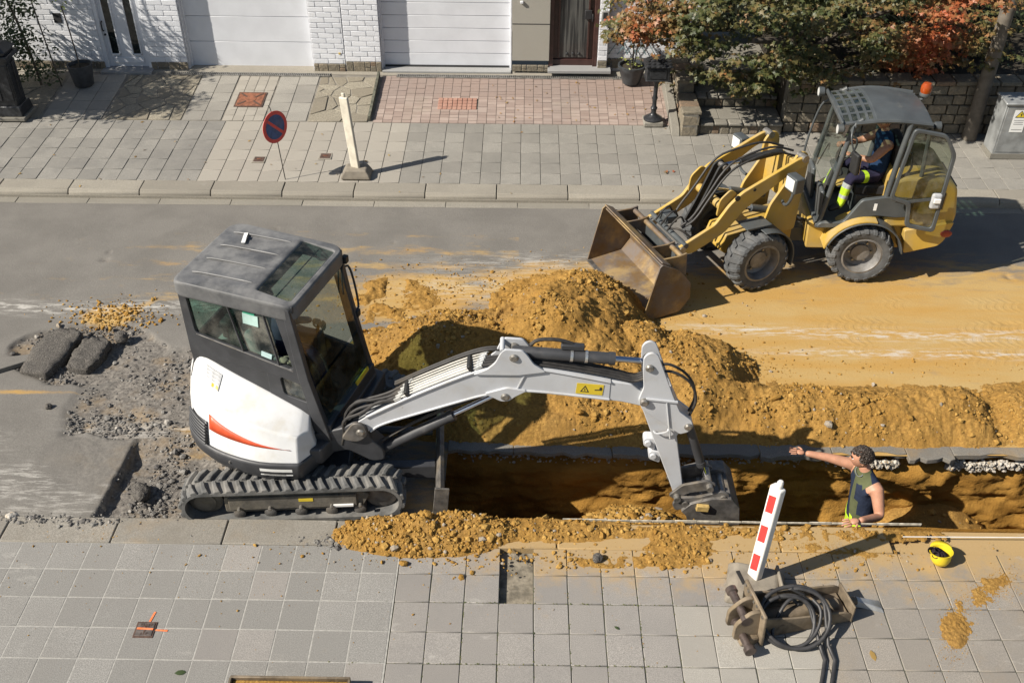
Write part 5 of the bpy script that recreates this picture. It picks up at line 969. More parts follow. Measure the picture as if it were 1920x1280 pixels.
# ---- front fenders and headlamps
for s in (-1, 1):
    pts = [(.70 + .44 * math.cos(a), .392 + .44 * math.sin(a)) for a in np.linspace(R(20), R(165), 14)]; inn = [(.70 + .425 * math.cos(a), .392 + .425 * math.sin(a)) for a in np.linspace(R(165), R(20), 14)]
    pts = [(.70 + .44 * math.cos(a), .392 + .44 * math.sin(a)) for a in np.linspace(R(85), R(195), 12)]; inn = [(.70 + .425 * math.cos(a), .392 + .425 * math.sin(a)) for a in np.linspace(R(195), R(85), 12)]
    fd = MB(FRO).prism(pts + inn, s * .52 - .16, s * .52 + .16).build('front_fender', M_lg, ld, .006); MB(FRO).box((.76, s * .46, .86), (.34, .22, .02)).box((.62, s * .36, .76), (.04, .03, .22)).build('fender_bracket', M_lg, fd)
    MB(FRO).tube([(.30, s * .32, 1.0), (.36, s * .42, 1.02), (.38, s * .52, 1.06), (.38, s * .58, 1.2), (.38, s * .58, 1.28)], .018, 8).build('lamp_stalk', M_lg, ld)
    hl_ = MB(FRO).box((.38, s * .58, 1.38), (.13, .20, .20)).build('headlamp', M_lg, ld, .02, 3); MB(FRO).box((.45, s * .58, 1.385), (.012, .155, .145)).build('lens', M_lamp, hl_, .006)
# ---- articulation, rear frame and engine cover
MB(REA).cyl((0, 0, .30), (0, 0, .78), .075, n=18).box((-.14, 0, .40), (.26, .34, .20)).build('articulation', M_lg, ld, .01); MB(REA).tube([(.02, .16, .62), (-.1, .22, .68), (-.26, .2, .62)], .02, 8).build('hose', M_hose, ld)
for dy in (.05, .1): MB(REA).tube([(.25, dy, .6), (.05, dy + .1, .72), (-.22, dy + .1, .60)], .016, 8).build('hose', M_hose, ld)
rb = MB(REA).prism(rpoly([(-.26, .34), (-.24, .70), (-1.0, .70), (-1.86, .95), (-1.93, .80), (-1.82, .52), (-1.42, .40), (-.9, .36)], .04), -.40, .40).build('rear_frame', M_ly, ld, .015)
eh = MB(REA).prism(rpoly([(-1.10, .72), (-1.10, 1.34), (-1.22, 1.40), (-1.70, 1.40), (-1.86, 1.30), (-1.94, .92), (-1.92, .78)], .07), -.50, .50).build('engine_cover', M_ly, ld, .04, 3); MB(REA).prism(rpoly([(-1.86, .60), (-1.80, .52), (-1.42, .40), (-1.36, .72), (-1.92, .86)], .03), .30, .54).build('counterweight', M_ly, ld, .02); MB(REA).prism(rpoly([(-1.86, .60), (-1.80, .52), (-1.42, .40), (-1.36, .72), (-1.92, .86)], .03), -.54, -.30).build('counterweight', M_ly, ld, .02)
for i in range(5): MB(REA).box((-1.905 - .004 * i, 0, 1.22 - i * .06), (.02, .62, .025), (0, -.2, 0)).build('grille_slat', M_ink, eh)
MB(REA).ball((-1.86, .545, .70), (.07, .012, .05), 14, 8).build('tail_lamp', paint('tail_red', (.25, .03, .02), .3), eh); MB(REA).box((-1.66, .504, 1.12), (.16, .01, .22)).build('side_grille', M_ink, eh, .01)
MB(REA).cyl((-.90, -.46, .392), (-.90, .46, .392), .07, n=16).build('rear_axle', M_lg, ld)
for s in (-1, 1):
    pts = [(-.90 + .475 * math.cos(a), .392 + .475 * math.sin(a)) for a in np.linspace(R(18), R(172), 18)]; inn = [(-.90 + .455 * math.cos(a), .392 + .455 * math.sin(a)) for a in np.linspace(R(172), R(18), 18)]
    fn = MB(REA).prism(pts + inn, s * .34, s * .665).build('rear_fender', M_lg, ld, .008); pts2 = [(-.90 + .495 * math.cos(a), .392 + .495 * math.sin(a)) for a in np.linspace(R(12), R(100), 12)]; inn2 = [(-.90 + .48 * math.cos(a), .392 + .48 * math.sin(a)) for a in np.linspace(R(100), R(12), 12)]; MB(REA).prism(pts2 + inn2, s * .34, s * .655).build('fender_edge', M_ly, fn)
# ---- cab
MB(REA).box((-.70, 0, .72), (.80, 1.0, .06)).build('cab_floor', M_lg, ld, .01)
for s in (-1, 1):
    MB(REA).prism(rpoly([(-.30, .70), (-.34, .78), (-.62, .80), (-.78, 1.10), (-1.06, 1.16), (-1.40, 1.14), (-1.38, .90), (-1.22, .88), (-1.0, .90), (-.75, .86), (-.55, .72)], .04), s * .50 - .03, s * .50 + .03).build('side_skirt', M_lg, ld, .012, 2)
    MB(REA).tube([(-.34, s * .47, .74), (-.40, s * .47, 1.2), (-.50, s * .46, 2.02), (-.60, s * .45, 2.09)], .030, 10).build('front_pillar', M_lg, ld); MB(REA).tube([(-1.06, s * .49, 1.12), (-1.10, s * .48, 1.7), (-1.15, s * .46, 2.08)], .034, 10).build('rear_pillar', M_lg, ld)
    MB(REA).tube([(-1.42, s * .44, 1.38), (-1.38, s * .43, 2.06)], .026, 8).build('back_pillar', M_lg, ld); MB(REA).tube([(-.52, s * .47, 2.05), (-.9, s * .48, 2.11), (-1.38, s * .46, 2.06)], .028, 8).build('roof_rail', M_lg, ld)
MB(REA).box((-.345, .30, .95), (.05, .30, .42), (0, .10, 0)).build('front_panel', M_lg, ld, .02); MB(REA).box((-.345, -.30, .95), (.05, .30, .42), (0, .10, 0)).build('front_panel', M_lg, ld, .02)
# arched roof with a slotted sun grid at the front
def arch(u, v): return 2.085 + .05 * (1 - (v / .48) ** 2) - .06 * max(0, (u + .75)) / .37 - .05 * max(0, -1.05 - u) / .33
def roof_sheet(u0, u1, v0, v1, nu, nv, t=.03):
    us, vs_ = np.linspace(u0, u1, nu), np.linspace(v0, v1, nv); v = [(a, b, arch(a, b) + t / 2) for a in us for b in vs_] + [(a, b, arch(a, b) - t / 2) for a in us for b in vs_]; n = nu * nv; f = []
    for i in range(nu - 1):
        for j in range(nv - 1): q = i * nv + j; f += [(q, q + 1, q + nv + 1, q + nv), (n + q, n + q + nv, n + q + nv + 1, n + q + 1)]
    for i in range(nu - 1): a = i * nv; b = (i + 1) * nv; f += [(a, b, n + b, n + a), (a + nv - 1, n + a + nv - 1, n + b + nv - 1, b + nv - 1)]
    for j in range(nv - 1): f += [(j, n + j, n + j + 1, j + 1), ((nu - 1) * nv + j, (nu - 1) * nv + j + 1, n + (nu - 1) * nv + j + 1, n + (nu - 1) * nv + j)]
    return v, f
roofl = MB(REA).add(*roof_sheet(-.74, -1.40, -.48, .48, 10, 12)).build('roof', M_lg, ld, .012, 3)
for u in (-.385, -.475, -.565, -.655, -.735): MB(REA).add(*roof_sheet(u - .014, u + .014, -.45, .45, 2, 12, .022)).build('sun_grid_bar', M_lg, roofl)
for v_ in (-.45, -.27, -.09, .09, .27, .45): MB(REA).add(*roof_sheet(-.735, -.37, v_ - .020, v_ + .020, 6, 2, .02)).build('sun_grid_bar', M_lg, roofl)
MB(REA).add(*roof_sheet(-.735, -.38, -.43, .43, 6, 10, .004)).build('roof_glass', M_xglass, roofl); MB(REA).box((-.372, 0, 2.045), (.03, .96, .05)).build('visor', M_lg, roofl, .01)
MB(REA).add([(-.335, .43, 1.16), (-.335, -.43, 1.16), (-.47, -.43, 2.03), (-.47, .43, 2.03)], [(0, 1, 2, 3)]).build('windscreen', M_lglass, ld); MB(REA).add([(-1.43, .40, 1.40), (-1.43, -.40, 1.40), (-1.39, -.40, 2.02), (-1.39, .40, 2.02)], [(0, 1, 2, 3)]).build('rear_window', M_lglass, ld)
MB(REA).add([(-.36, -.485, 1.16), (-1.05, -.49, 1.16), (-1.12, -.47, 2.03), (-.48, -.47, 2.03)], [(0, 1, 2, 3)]).build('far_side_pane', M_lglass, ld); MB(REA).tube([(-.36, -.2, 1.2), (-.42, -.05, 1.6), (-.40, .02, 1.5)], .008, 6).build('wiper', M_ink, ld)
# swung-open door lying back along the side
dr_ = MB(REA); ring(dr_, [(-1.04, 1.20), (-1.12, 2.10), (-1.50, 2.04), (-1.66, 1.80), (-1.66, .78), (-1.30, .84), (-1.26, 1.14)], [(-1.085, 1.24), (-1.155, 2.055), (-1.49, 1.995), (-1.615, 1.78), (-1.615, .835), (-1.345, .885), (-1.30, 1.18)], .635, .675, 'y', .06, .05); ldoor = dr_.build('open_door', M_lg, ld, .008)
MB(REA).add([(u, .655, z) for u, z in ((-1.085, 1.24), (-1.155, 2.055), (-1.49, 1.995), (-1.615, 1.78), (-1.615, .835), (-1.345, .885), (-1.30, 1.18))], [tuple(range(7))]).build('door_glass', glass('door_pane', (.45, .50, .42), .9, .12), ldoor)
MB(REA).tube([(-1.11, .62, 1.78), (-1.20, .575, 1.76), (-1.24, .575, 1.55), (-1.14, .62, 1.48)], .014, 8).build('grab_handle', M_lg, ldoor); MB(REA).box((-1.35, .648, 1.19), (.44, .03, .035), (0, .17, 0)).build('door_bar', M_lg, ldoor); lk = MB(REA).box((-1.58, .66, 1.20), (.12, .07, .20)).build('door_lock', paint('lock_grey', (.34, .35, .36), .5), ldoor, .03, 3); MB(REA).box((-1.58, .705, 1.22), (.08, .02, .06)).build('latch', M_decal, lk, .008)
# mirror, work lamps, beacon, grab rail, sticker
MB(REA).tube([(-.50, .48, 2.02), (-.46, .60, 1.94), (-.52, .60, 1.78)], .010, 8).build('mirror_stalk', M_lg, ld); mr = MB(REA).box((-.57, .60, 1.62), (.05, .15, .26), (0, .05, .3)).build('mirror', M_ink, ld, .02, 3); MB(REA).box((-.60, .605, 1.62), (.006, .125, .23), (0, .05, .3)).build('mirror_glass', M_chrome, mr)
for u, v_, z in ((-.40, .44, 1.99), (-.36, -.44, 2.02)): wl = MB(REA).lathe([(.02, -.05), (.055, -.03), (.06, .03), (.05, .034)], (u + .05, v_ + .06 * (1 if v_ > 0 else -1), z), (1, 0, 0), 18).build('work_lamp', M_lg, ld); MB(REA).lathe([(.001, .035), (.05, .035)], (u + .05, v_ + .06 * (1 if v_ > 0 else -1), z), (1, 0, 0), 18, False).build('lens', M_lamp, wl)
wl = MB(REA).lathe([(.02, -.05), (.05, -.03), (.055, .03), (.045, .034)], (-1.46, .40, 2.02), (-1, 0, 0), 18).build('work_lamp', M_lg, ld); MB(REA).lathe([(.001, .035), (.045, .035)], (-1.46, .40, 2.02), (-1, 0, 0), 18, False).build('lens', M_lamp, wl)
MB(REA).tube([(-1.30, -.36, 2.05), (-1.46, -.30, 2.03), (-1.47, -.28, 2.10)], .016, 8).build('beacon_stalk', M_lg, ld); bn = MB(REA).lathe([(.06, 0), (.065, .02), (.06, .04)], (-1.47, -.28, 2.10), (0, 0, 1), 18).build('beacon', M_lg, ld); MB(REA).lathe([(.058, .04), (.066, .07), (.064, .12), (.045, .155), (.001, .165)], (-1.47, -.28, 2.10), (0, 0, 1), 20, False).build('amber_lens', M_amber, bn)
MB(REA).tube([(-.30, -.52, 1.0), (-.24, -.55, 1.2), (-.34, -.55, 1.85), (-.44, -.50, 1.92)], .014, 8).build('grab_rail', M_lg, ld); MB(REA).box((-.95, .532, 1.02), (.035, .004, .09)).build('sticker', M_decal, ld)
# seat, steering column
MB(REA).box((-.98, 0, 1.08), (.46, .46, .14)).build('seat', M_seat, ld, .03, 3); MB(REA).box((-1.22, 0, 1.42), (.13, .44, .58), (0, .10, 0)).build('seat_back', M_seat, ld, .04, 3); MB(REA).box((-.98, 0, .88), (.40, .40, .26)).build('seat_base', M_lg, ld, .02)
MB(REA).tube([(-.45, 0, .76), (-.52, 0, 1.2), (-.60, 0, 1.44)], [.06, .05, .03], 10).build('steering_column', M_ink, ld); MB(REA).tube([(-.62 + .17 * math.cos(a) * .55, .17 * math.sin(a), 1.50 - .17 * math.cos(a) * .80) for a in np.linspace(0, 6.283, 25)[:-1]], .013, 8, True).build('steering_wheel', M_ink, ld)
MB(REA).tube([(-.60, -.33, .9), (-.64, -.33, 1.35)], .012, 8).build('control_lever', M_ink, ld); MB(REA).box((-.52, .08, 1.30), (.10, .30, .12), (0, .5, 0)).build('dashboard', M_lg, ld, .03)
# ================================================================ PEOPLE
def skin_mat(name, col): k = NT(name); c = k.mix(k.ramp(k.noise(14, 4), .35, .7), tuple(x * .85 for x in col), col); k.b.inputs['Subsurface Weight'].default_value = .08; k.b.inputs['Subsurface Radius'].default_value = (.01, .004, .002); return k.fin(c, .5, 0, None, .35)
def cloth(name, col, var=.25): k = NT(name); c = k.mix(k.ramp(k.noise(9, 5), .3, .7), tuple(x * (1 - var) for x in col), col); b = k.bump(k.noise(13, 4, .6, None, .6), .5, .02); return k.fin(c, .9, 0, b, .15)
M_skin = skin_mat('skin_tanned', (.46, .235, .15)); M_navy = cloth('navy_cloth', (.022, .03, .055)); M_trous = cloth('navy_trousers', (.032, .028, .06)); M_hiviz = cloth('hiviz_yellow', (.50, .72, .04), .12); M_refl = cloth('reflective_grey', (.42, .43, .43), .1); M_olive = cloth('olive_cloth', (.10, .11, .055)); M_greysh = cloth('grey_shirt', (.30, .33, .33)); M_hair = paint('dark_hair', (.032, .022, .016), .55, 0, .4, 40, bump=1, bs=70); M_boot = paint('boots', (.02, .02, .02), .6); M_eye = paint('eye_white', (.7, .68, .65), .3, bump=0)
def skin_mesh(J, E, root, sub=2):
    """J: name -> (pos, radius); E: list of edges; returns an evaluated mesh"""
    names = list(J); ix = {n: i for i, n in enumerate(names)}; me = bpy.data.meshes.new('skeleton'); me.from_pydata([J[n][0] for n in names], [(ix[a], ix[b]) for a, b in E], []); o = bpy.data.objects.new('tmp_skin', me); COL.objects.link(o)
    o.modifiers.new('skin', 'SKIN').use_smooth_shade = True; sv = me.skin_vertices[0].data
    for n in names:
        r = J[n][1]; sv[ix[n]].radius = (r, r) if not isinstance(r, tuple) else r; sv[ix[n]].use_root = (n == root)
    s = o.modifiers.new('sub', 'SUBSURF'); s.levels = s.render_levels = sub; dg = bpy.context.evaluated_depsgraph_get(); r = bpy.data.meshes.new_from_object(o.evaluated_get(dg)); bpy.data.objects.remove(o); return r
def hand_parts(wrist, d, up, side, curl=.3, s=1.0, r=.0085, thumb=1):
    """finger chains: d = pointing direction, up = back of the hand, side = towards the thumb"""
    d, up = Vector(d).normalized(), Vector(up).normalized(); sd = d.cross(up).normalized() * thumb; w = Vector(wrist); out = []
    J = {'w': (w, .024 * s), 'p': (w + d * .045 * s, (.040 * s, .017 * s)), 'q': (w + d * .082 * s, (.041 * s, .014 * s))}; out.append((J, [('w', 'p'), ('p', 'q')], 'w'))
    for i, (off, L) in enumerate(((.031, .070), (.011, .080), (-.010, .074), (-.030, .058))):
        a = w + (d * .075 + sd * off) * s; dirn = (d + sd * off * 2.2).normalized(); pts = [a]
        for j, f in enumerate((.45, .32, .26)): cq = curl * (j + .6); dr2 = (dirn * math.cos(cq) - up * math.sin(cq)); pts.append(pts[-1] + dr2 * L * f * s)
        out.append(({str(j): (p, r * s * (1 - .1 * j)) for j, p in enumerate(pts)}, [('0', '1'), ('1', '2'), ('2', '3')], '0'))
    a = w + (d * .025 + sd * .026) * s; b = a + (d * .6 + sd * .75 - up * .15).normalized() * .036 * s; c = b + (d * .9 + sd * .35 - up * .25).normalized() * .030 * s; out.append(({'0': (a, .0115 * s), '1': (b, .010 * s), '2': (c, .0085 * s)}, [('0', '1'), ('1', '2')], '0')); return out
def head_mesh(c, look, up, s=1.0):
    """skull with jaw, nose, brow, ears; returns verts, faces"""
    c = Vector(c); f = Vector(look).normalized(); u = (Vector(up) - f * Vector(up).dot(f)).normalized(); l = u.cross(f); n, m = 28, 20; V = []; F = []
    for j in range(m + 1):
        ph = -math.pi / 2 + math.pi * j / m
        for i in range(n):
            th = 2 * math.pi * i / n; x, y, z = math.cos(ph) * math.cos(th), math.cos(ph) * math.sin(th), math.sin(ph)   # x forward
            fx, ly, uz = x * .098, y * .074, z * .118
            if z < 0: k_ = 1 + .30 * z; ly *= k_; fx *= (1 + .12 * z) if x > 0 else (1 + .35 * z); fx += .012 * (-z) * (x > 0)
            a = math.exp(-((y / .20) ** 2)) if x > 0 else 0
            fx += a * .026 * math.exp(-(((z + .16) / .17) ** 2)) - (.010 * math.exp(-(((abs(y) - .38) / .16) ** 2) - ((z - .05) / .12) ** 2) if x > 0 else 0) + a * .008 * math.exp(-(((z + .52) / .07) ** 2)) + a * .010 * math.exp(-(((z + .80) / .14) ** 2))
            V.append(c + (f * fx + l * ly + u * uz) * s)
    for j in range(m):
        for i in range(n): F.append((j * n + i, j * n + (i + 1) % n, (j + 1) * n + (i + 1) % n, (j + 1) * n + i))
    mb = MB(); mb.add(V, F)
    for sg in (-1, 1): mb.ball(c + (l * sg * .074 + f * -.008 + u * -.01) * s, (.016 * s, .016 * s, .03 * s), 10, 8)
    return mb
def person(name, label, J, E, region, hands, head, mats, loc=(0, 0, 0), rz=0, hair=True, hairlen=.0):
    """region(point)-> material index; one continuous figure, hair a child"""
    me = skin_mesh(J, E, 'pelvis'); bm = bmesh.new(); bm.from_mesh(me)
    body_n = len(bm.faces); bm.faces.ensure_lookup_table()
    segs = [(a, b, Vector(J[a][0]), Vector(J[b][0])) for a, b in E]; rad = {n: (max(J[n][1]) if isinstance(J[n][1], tuple) else J[n][1]) for n in J}
    def bone(p):
        best = None
        for a, b, A, B in segs:
            d = B - A; t = max(0, min(1, (p - A).dot(d) / d.length_squared)); q = (p - (A + d * t)).length / (rad[a] * (1 - t) + rad[b] * t)
            if best is None or q < best[0]: best = (q, a + '-' + b, t)
        return best[1], best[2]
    for f in bm.faces: c = f.calc_center_median(); f.material_index = region(c, *bone(c)); f.smooth = True
    bpy.data.meshes.remove(me)
    for (HJ, HE, rt), mi in hands:
        hm = skin_mesh(HJ, HE, rt, 1); st = len(bm.faces); bm.from_mesh(hm); bm.faces.ensure_lookup_table()
        for f in bm.faces[st:]: f.material_index = mi; f.smooth = True
        bpy.data.meshes.remove(hm)
    hm = head.mesh('head', 180); st = len(bm.faces); bm.from_mesh(hm); bm.faces.ensure_lookup_table()
    for f in bm.faces[st:]: f.material_index = 0; f.smooth = True
    me = bpy.data.meshes.new('person'); bm.to_mesh(me); bm.free()
    for m_ in mats: me.materials.append(m_)
    o = bpy.data.objects.new(name, me); COL.objects.link(o); o.location = loc; o.rotation_euler = (0, 0, rz); tag(o, label, 'person'); return o
def hair_cap(parent, c, look, up, s=1.0, mat=None, low=-.12, n=1500):
    c = Vector(c); f = Vector(look).normalized(); u = (Vector(up) - f * Vector(up).dot(f)).normalized(); l = u.cross(f); P = []; S = []
    for _ in range(n):
        d = Vector((random.gauss(0, 1), random.gauss(0, 1), random.gauss(0, 1))).normalized(); x, y, z = d
        if z < low + .55 * max(0, x) + (.25 if x > .3 else 0) or (x > .55 and z < .55): continue
        P.append(c + (f * x * .104 + l * y * .081 + u * z * .124) * s); S.append(random.uniform(.008, .0145) * s)
    o = lumps('hair', P, S, mat or M_hair, parent, .9, .2); return o
def eyes(parent, c, look, up, s=1.0):
    c = Vector(c); f = Vector(look).normalized(); u = (Vector(up) - f * Vector(up).dot(f)).normalized(); l = u.cross(f); m = MB()
    for sg in (-1, 1): m.ball(c + (f * .080 + l * sg * .030 + u * .006) * s, .0115 * s, 10, 8)
    o = m.build('eyes', M_eye, parent); m = MB()
    for sg in (-1, 1): m.ball(c + (f * .0895 + l * sg * .030 + u * .006) * s, .0055 * s, 8, 6); m.box(c + (f * .096 + l * sg * .031 + u * .028) * s, (.012, .03, .008))
    m.build('pupils_and_brows', M_hair, parent)
# ---- worker in the trench: faces the excavator, far arm stretched out, near hand on the kerb
FL = -1.22; J = dict(pelvis=((3.36, 6.86, -.36), (.165, .135)), waist=((3.345, 6.86, -.18), (.165, .14)), chest=((3.335, 6.87, .02), (.175, .135)), upper=((3.325, 6.88, .16), (.15, .105)), neck=((3.29, 6.885, .27), .056), headb=((3.25, 6.885, .36), .06),
    shn=((3.375, 6.71, .165), .068), eln=((3.40, 6.56, -.03), .050), wrn=((3.13, 6.37, .125), .031), shf=((3.27, 7.05, .165), .066), elf=((3.03, 7.11, .20), .047), wrf=((2.79, 7.16, .215), .030),
    hipn=((3.37, 6.77, -.46), .105), kneen=((3.32, 6.76, -.82), .070), ankn=((3.38, 6.76, -1.14), .05), toen=((3.22, 6.75, -1.18), .042), hipf=((3.37, 6.95, -.46), .105), kneef=((3.31, 6.97, -.82), .070), ankf=((3.40, 6.98, -1.14), .05), toef=((3.24, 6.98, -1.18), .042))
E = [('pelvis', 'waist'), ('waist', 'chest'), ('chest', 'upper'), ('upper', 'neck'), ('neck', 'headb'), ('upper', 'shn'), ('shn', 'eln'), ('eln', 'wrn'), ('upper', 'shf'), ('shf', 'elf'), ('elf', 'wrf'), ('pelvis', 'hipn'), ('hipn', 'kneen'), ('kneen', 'ankn'), ('ankn', 'toen'), ('pelvis', 'hipf'), ('hipf', 'kneef'), ('kneef', 'ankf'), ('ankf', 'toef')]
ARM = ('shn-eln', 'eln-wrn', 'shf-elf', 'elf-wrf')
def reg_w(p, bn, t):
    x, y, z = p
    if z < -1.10: return 4
    if bn in ARM or bn in ('neck-headb', 'upper-neck') and z > .215: return 0
    if bn in ('upper-shn', 'upper-shf') and t > .80: return 0
    if z < -.55: return 3
    if z < -.27: return 2 if (z < -.33 and x < 3.42) or math.sin(y * 40) > .2 else 3
    return 5 if (x < 3.30 and abs(y - 6.83 - .25 * (z - .0)) < .045 + .05 * max(0, .05 - z)) or (z > .15 and x < 3.32) else 1
hnds = [(h, 0) for h in hand_parts((3.13, 6.37, .125), (-.95, -.12, -.12), (.1, -.1, 1), None, .12, 1.1, .010, -1)] + [(h, 0) for h in hand_parts((2.79, 7.16, .215), (-.97, .18, .08), (.1, -.25, 1), None, .15, 1.0, .009, 1)]
hc, lk, upv = (3.225, 6.885, .425), (-.95, .22, -.12), (0, 0, 1)
wk = person('person', 'worker standing in the trench in a dark sleeveless top, one arm stretched out', J, E, reg_w, hnds, head_mesh(hc, lk, upv, 1.0), [M_skin, M_navy, M_hiviz, M_trous, M_boot, M_olive])
hair_cap(wk, hc, lk, upv, 1.0); eyes(wk, hc, lk, upv)
MB().tube([(3.24 + .02 * math.cos(a) * 0, 6.885 + .062 * math.sin(a), .255 + .045 * math.cos(a) * -1 - .0) if False else (3.265 - .055 * (1 - math.cos(a)) * .5, 6.885 + .066 * math.sin(a), .27 - .05 * (1 - math.cos(a)) * .5) for a in np.linspace(0, 6.28, 20)[:-1]], .004, 6, True).build('necklace', M_fit, wk)
# ---- loader driver (local frame of the rear half: u forward, v towards the camera)
def RW(u, v, z): p = LH + REA @ Vector((u, v, z)); return (p.x, p.y, p.z)
Jd = dict(pelvis=((-1.02, 0, 1.24), (.15, .13)), waist=((-1.05, 0, 1.38), (.145, .125)), chest=((-1.06, 0, 1.54), (.165, .125)), upper=((-1.05, 0, 1.66), (.14, .095)), neck=((-1.03, 0, 1.76), .052), headb=((-1.0, 0, 1.83), .055), shn=((-1.03, .185, 1.655), .066), eln=((-.86, .27, 1.50), .046), wrn=((-.66, .15, 1.50), .029), shf=((-1.03, -.185, 1.655), .066), elf=((-.85, -.25, 1.52), .046), wrf=((-.64, -.12, 1.53), .029),
    hipn=((-.98, .11, 1.21), .095), kneen=((-.66, .25, 1.26), .070), ankn=((-.60, .29, .90), .050), toen=((-.46, .30, .84), .040), hipf=((-.98, -.11, 1.21), .095), kneef=((-.63, -.18, 1.26), .070), ankf=((-.50, -.18, .90), .050), toef=((-.38, -.18, .84), .040))
Jd = {n: (RW(*p), r) for n, (p, r) in Jd.items()}
Rin = REA.inverted()
def reg_d(p, bn, t):
    u, v, z = Rin @ (Vector(p) - LH)
    if bn.startswith('ank'): return 4
    if bn in ('kneen-ankn', 'kneef-ankf'): return 3 if t < .22 else (5 if t < .38 or .58 < t < .72 else 2)
    if bn in ('hipn-kneen', 'hipf-kneef'): return 2 if .40 < t < .54 else 3
    if bn in ARM or bn in ('neck-headb', 'upper-neck') or (bn in ('upper-shn', 'upper-shf') and t > .85): return 0
    return 3 if z < 1.30 else 1
def Rd(v): q = REA @ Vector(v); return (q.x, q.y, q.z)
hnds = [(h, 0) for h in hand_parts(RW(-.66, .15, 1.50), Rd((.8, -.2, .15)), Rd((-.2, .1, 1)), None, .75, 1.0, .009, 1)] + [(h, 0) for h in hand_parts(RW(-.64, -.12, 1.53), Rd((.8, .2, .15)), Rd((-.2, -.1, 1)), None, .75, 1.0, .009, -1)]
hc, lk = RW(-.99, 0, 1.90), Rd((1, .1, -.25))
dv = person('person', 'driver seated in the loader in navy top and high-visibility trouser legs', Jd, E, reg_d, hnds, head_mesh(hc, lk, (0, 0, 1), .92), [M_skin, cloth('blue_vest', (.02, .045, .11)), M_hiviz, M_trous, M_boot, M_refl]); hair_cap(dv, hc, lk, (0, 0, 1), .92); eyes(dv, hc, lk, (0, 0, 1), .92)
# ---- excavator operator
def UW(u, v, z): p = EXL + UPP @ Vector((u, v, z)); return (p.x, p.y, p.z)
Jo = dict(pelvis=((-.36, .14, 1.16), (.15, .13)), waist=((-.38, .14, 1.29), (.145, .125)), chest=((-.38, .14, 1.44), (.165, .125)), upper=((-.36, .14, 1.56), (.14, .095)), neck=((-.34, .14, 1.66), .052), headb=((-.30, .14, 1.73), .055), shn=((-.35, -.045, 1.555), .066), eln=((-.22, -.15, 1.36), .048), wrn=((.02, -.19, 1.41), .032), shf=((-.35, .325, 1.555), .066), elf=((-.22, .43, 1.36), .048), wrf=((.02, .45, 1.40), .032),
    hipn=((-.32, .03, 1.12), .095), kneen=((.08, .03, 1.18), .072), ankn=((.20, .03, .84), .052), toen=((.34, .03, .80), .042), hipf=((-.32, .25, 1.12), .095), kneef=((.08, .27, 1.18), .072), ankf=((.20, .27, .84), .052), toef=((.34, .27, .80), .042))
Jo = {n: (UW(*p), r) for n, (p, r) in Jo.items()}; Uin = UPP.inverted()
def reg_o(p, bn, t):
    u, v, z = Uin @ (Vector(p) - EXL)
    if bn.startswith('ank'): return 4
    if bn in ('neck-headb', 'upper-neck'): return 0
    if bn.startswith('hip') or bn.startswith('knee') or z < 1.2: return 3
    return 1
def Ud(v): q = UPP @ Vector(v); return (q.x, q.y, q.z)
hnds = [(h, 2) for h in hand_parts(UW(.02, -.19, 1.41), Ud((.8, 0, -.1)), Ud((0, -.1, 1)), None, .7, 1.12, .011, -1)] + [(h, 2) for h in hand_parts(UW(.02, .45, 1.40), Ud((.8, 0, -.1)), Ud((0, .1, 1)), None, .7, 1.12, .011, 1)]
hc, lk = UW(-.27, .14, 1.80), Ud((.9, .05, -.4))
op = person('person', 'operator sitting inside the excavator cab in grey shirt and pale gloves', Jo, E, reg_o, hnds, head_mesh(hc, lk, (0, 0, 1), .95), [M_skin, M_greysh, cloth('work_glove', (.42, .38, .28)), M_trous, M_boot]); hair_cap(op, hc, lk, (0, 0, 1), .95); eyes(op, hc, lk, (0, 0, 1), .95)
# ================================================================ SIGNS, POSTS, TOOLS
M_base = paint('recycled_rubber', (.20, .175, .14), .85, 0, .25, 8, dust=.35, dustcol=(.30, .26, .20), bump=.3); M_pwhite = paint('post_white', (.72, .70, .66), .5, 0, .08, 8, bump=.1, scratch=.03, scol=(.4, .36, .3)); M_pred = paint('reflective_red', (.60, .045, .04), .4, 0, .1, 14, bump=0); M_pbeige = paint('post_cream', (.56, .52, .43), .6, 0, .15, 8, bump=.2)
# near delineator: red-white board on a moulded foot
dn = thing('delineator_post', 'red and white striped delineator post leaning over its rubber foot', 'delineator', (2.02, 5.63, .10))
TL = Matrix.Translation((.0, 0, 0)) @ Matrix.Rotation(R(2.5), 4, 'Y') @ Matrix.Rotation(R(-2.5), 4, 'X') @ Matrix.Rotation(R(-57), 4, 'Z')
def foot(t, sx, sy, h, rz, mat, off=(0, 0)):
    M = Matrix.Translation((off[0], off[1], 0)) @ Matrix.Rotation(rz, 4, 'Z'); v = []
    for z, k_ in ((0, 1), (.035, 1), (.07, .92), (h, .70)):
        for a in ((-1, -1), (1, -1), (1, 1), (-1, 1)): v.append((a[0] * sx * k_, a[1] * sy * (k_ if k_ > .8 else .8), z))
    f = [(3, 2, 1, 0), (12, 13, 14, 15)] + [(4 * j + i, 4 * j + (i + 1) % 4, 4 * j + 4 + (i + 1) % 4, 4 * j + 4 + i) for j in range(3) for i in range(4)]; return MB(M).add(v, f).build('foot', mat, t, .02, 3)
ft = foot(dn, .24, .21, .12, R(-14), M_base, (.01, -.05)); MB().box((-.115, -.02, .118), (.035, .15, .012), (0, 0, .22)).build('hand_slot', M_black, ft, .016, 3); MB().prism([(-.20, .02), (.12, .02), (.10, .15), (-.16, .15)], .20, .225, 'x').build('lug', M_base, ft, .01)
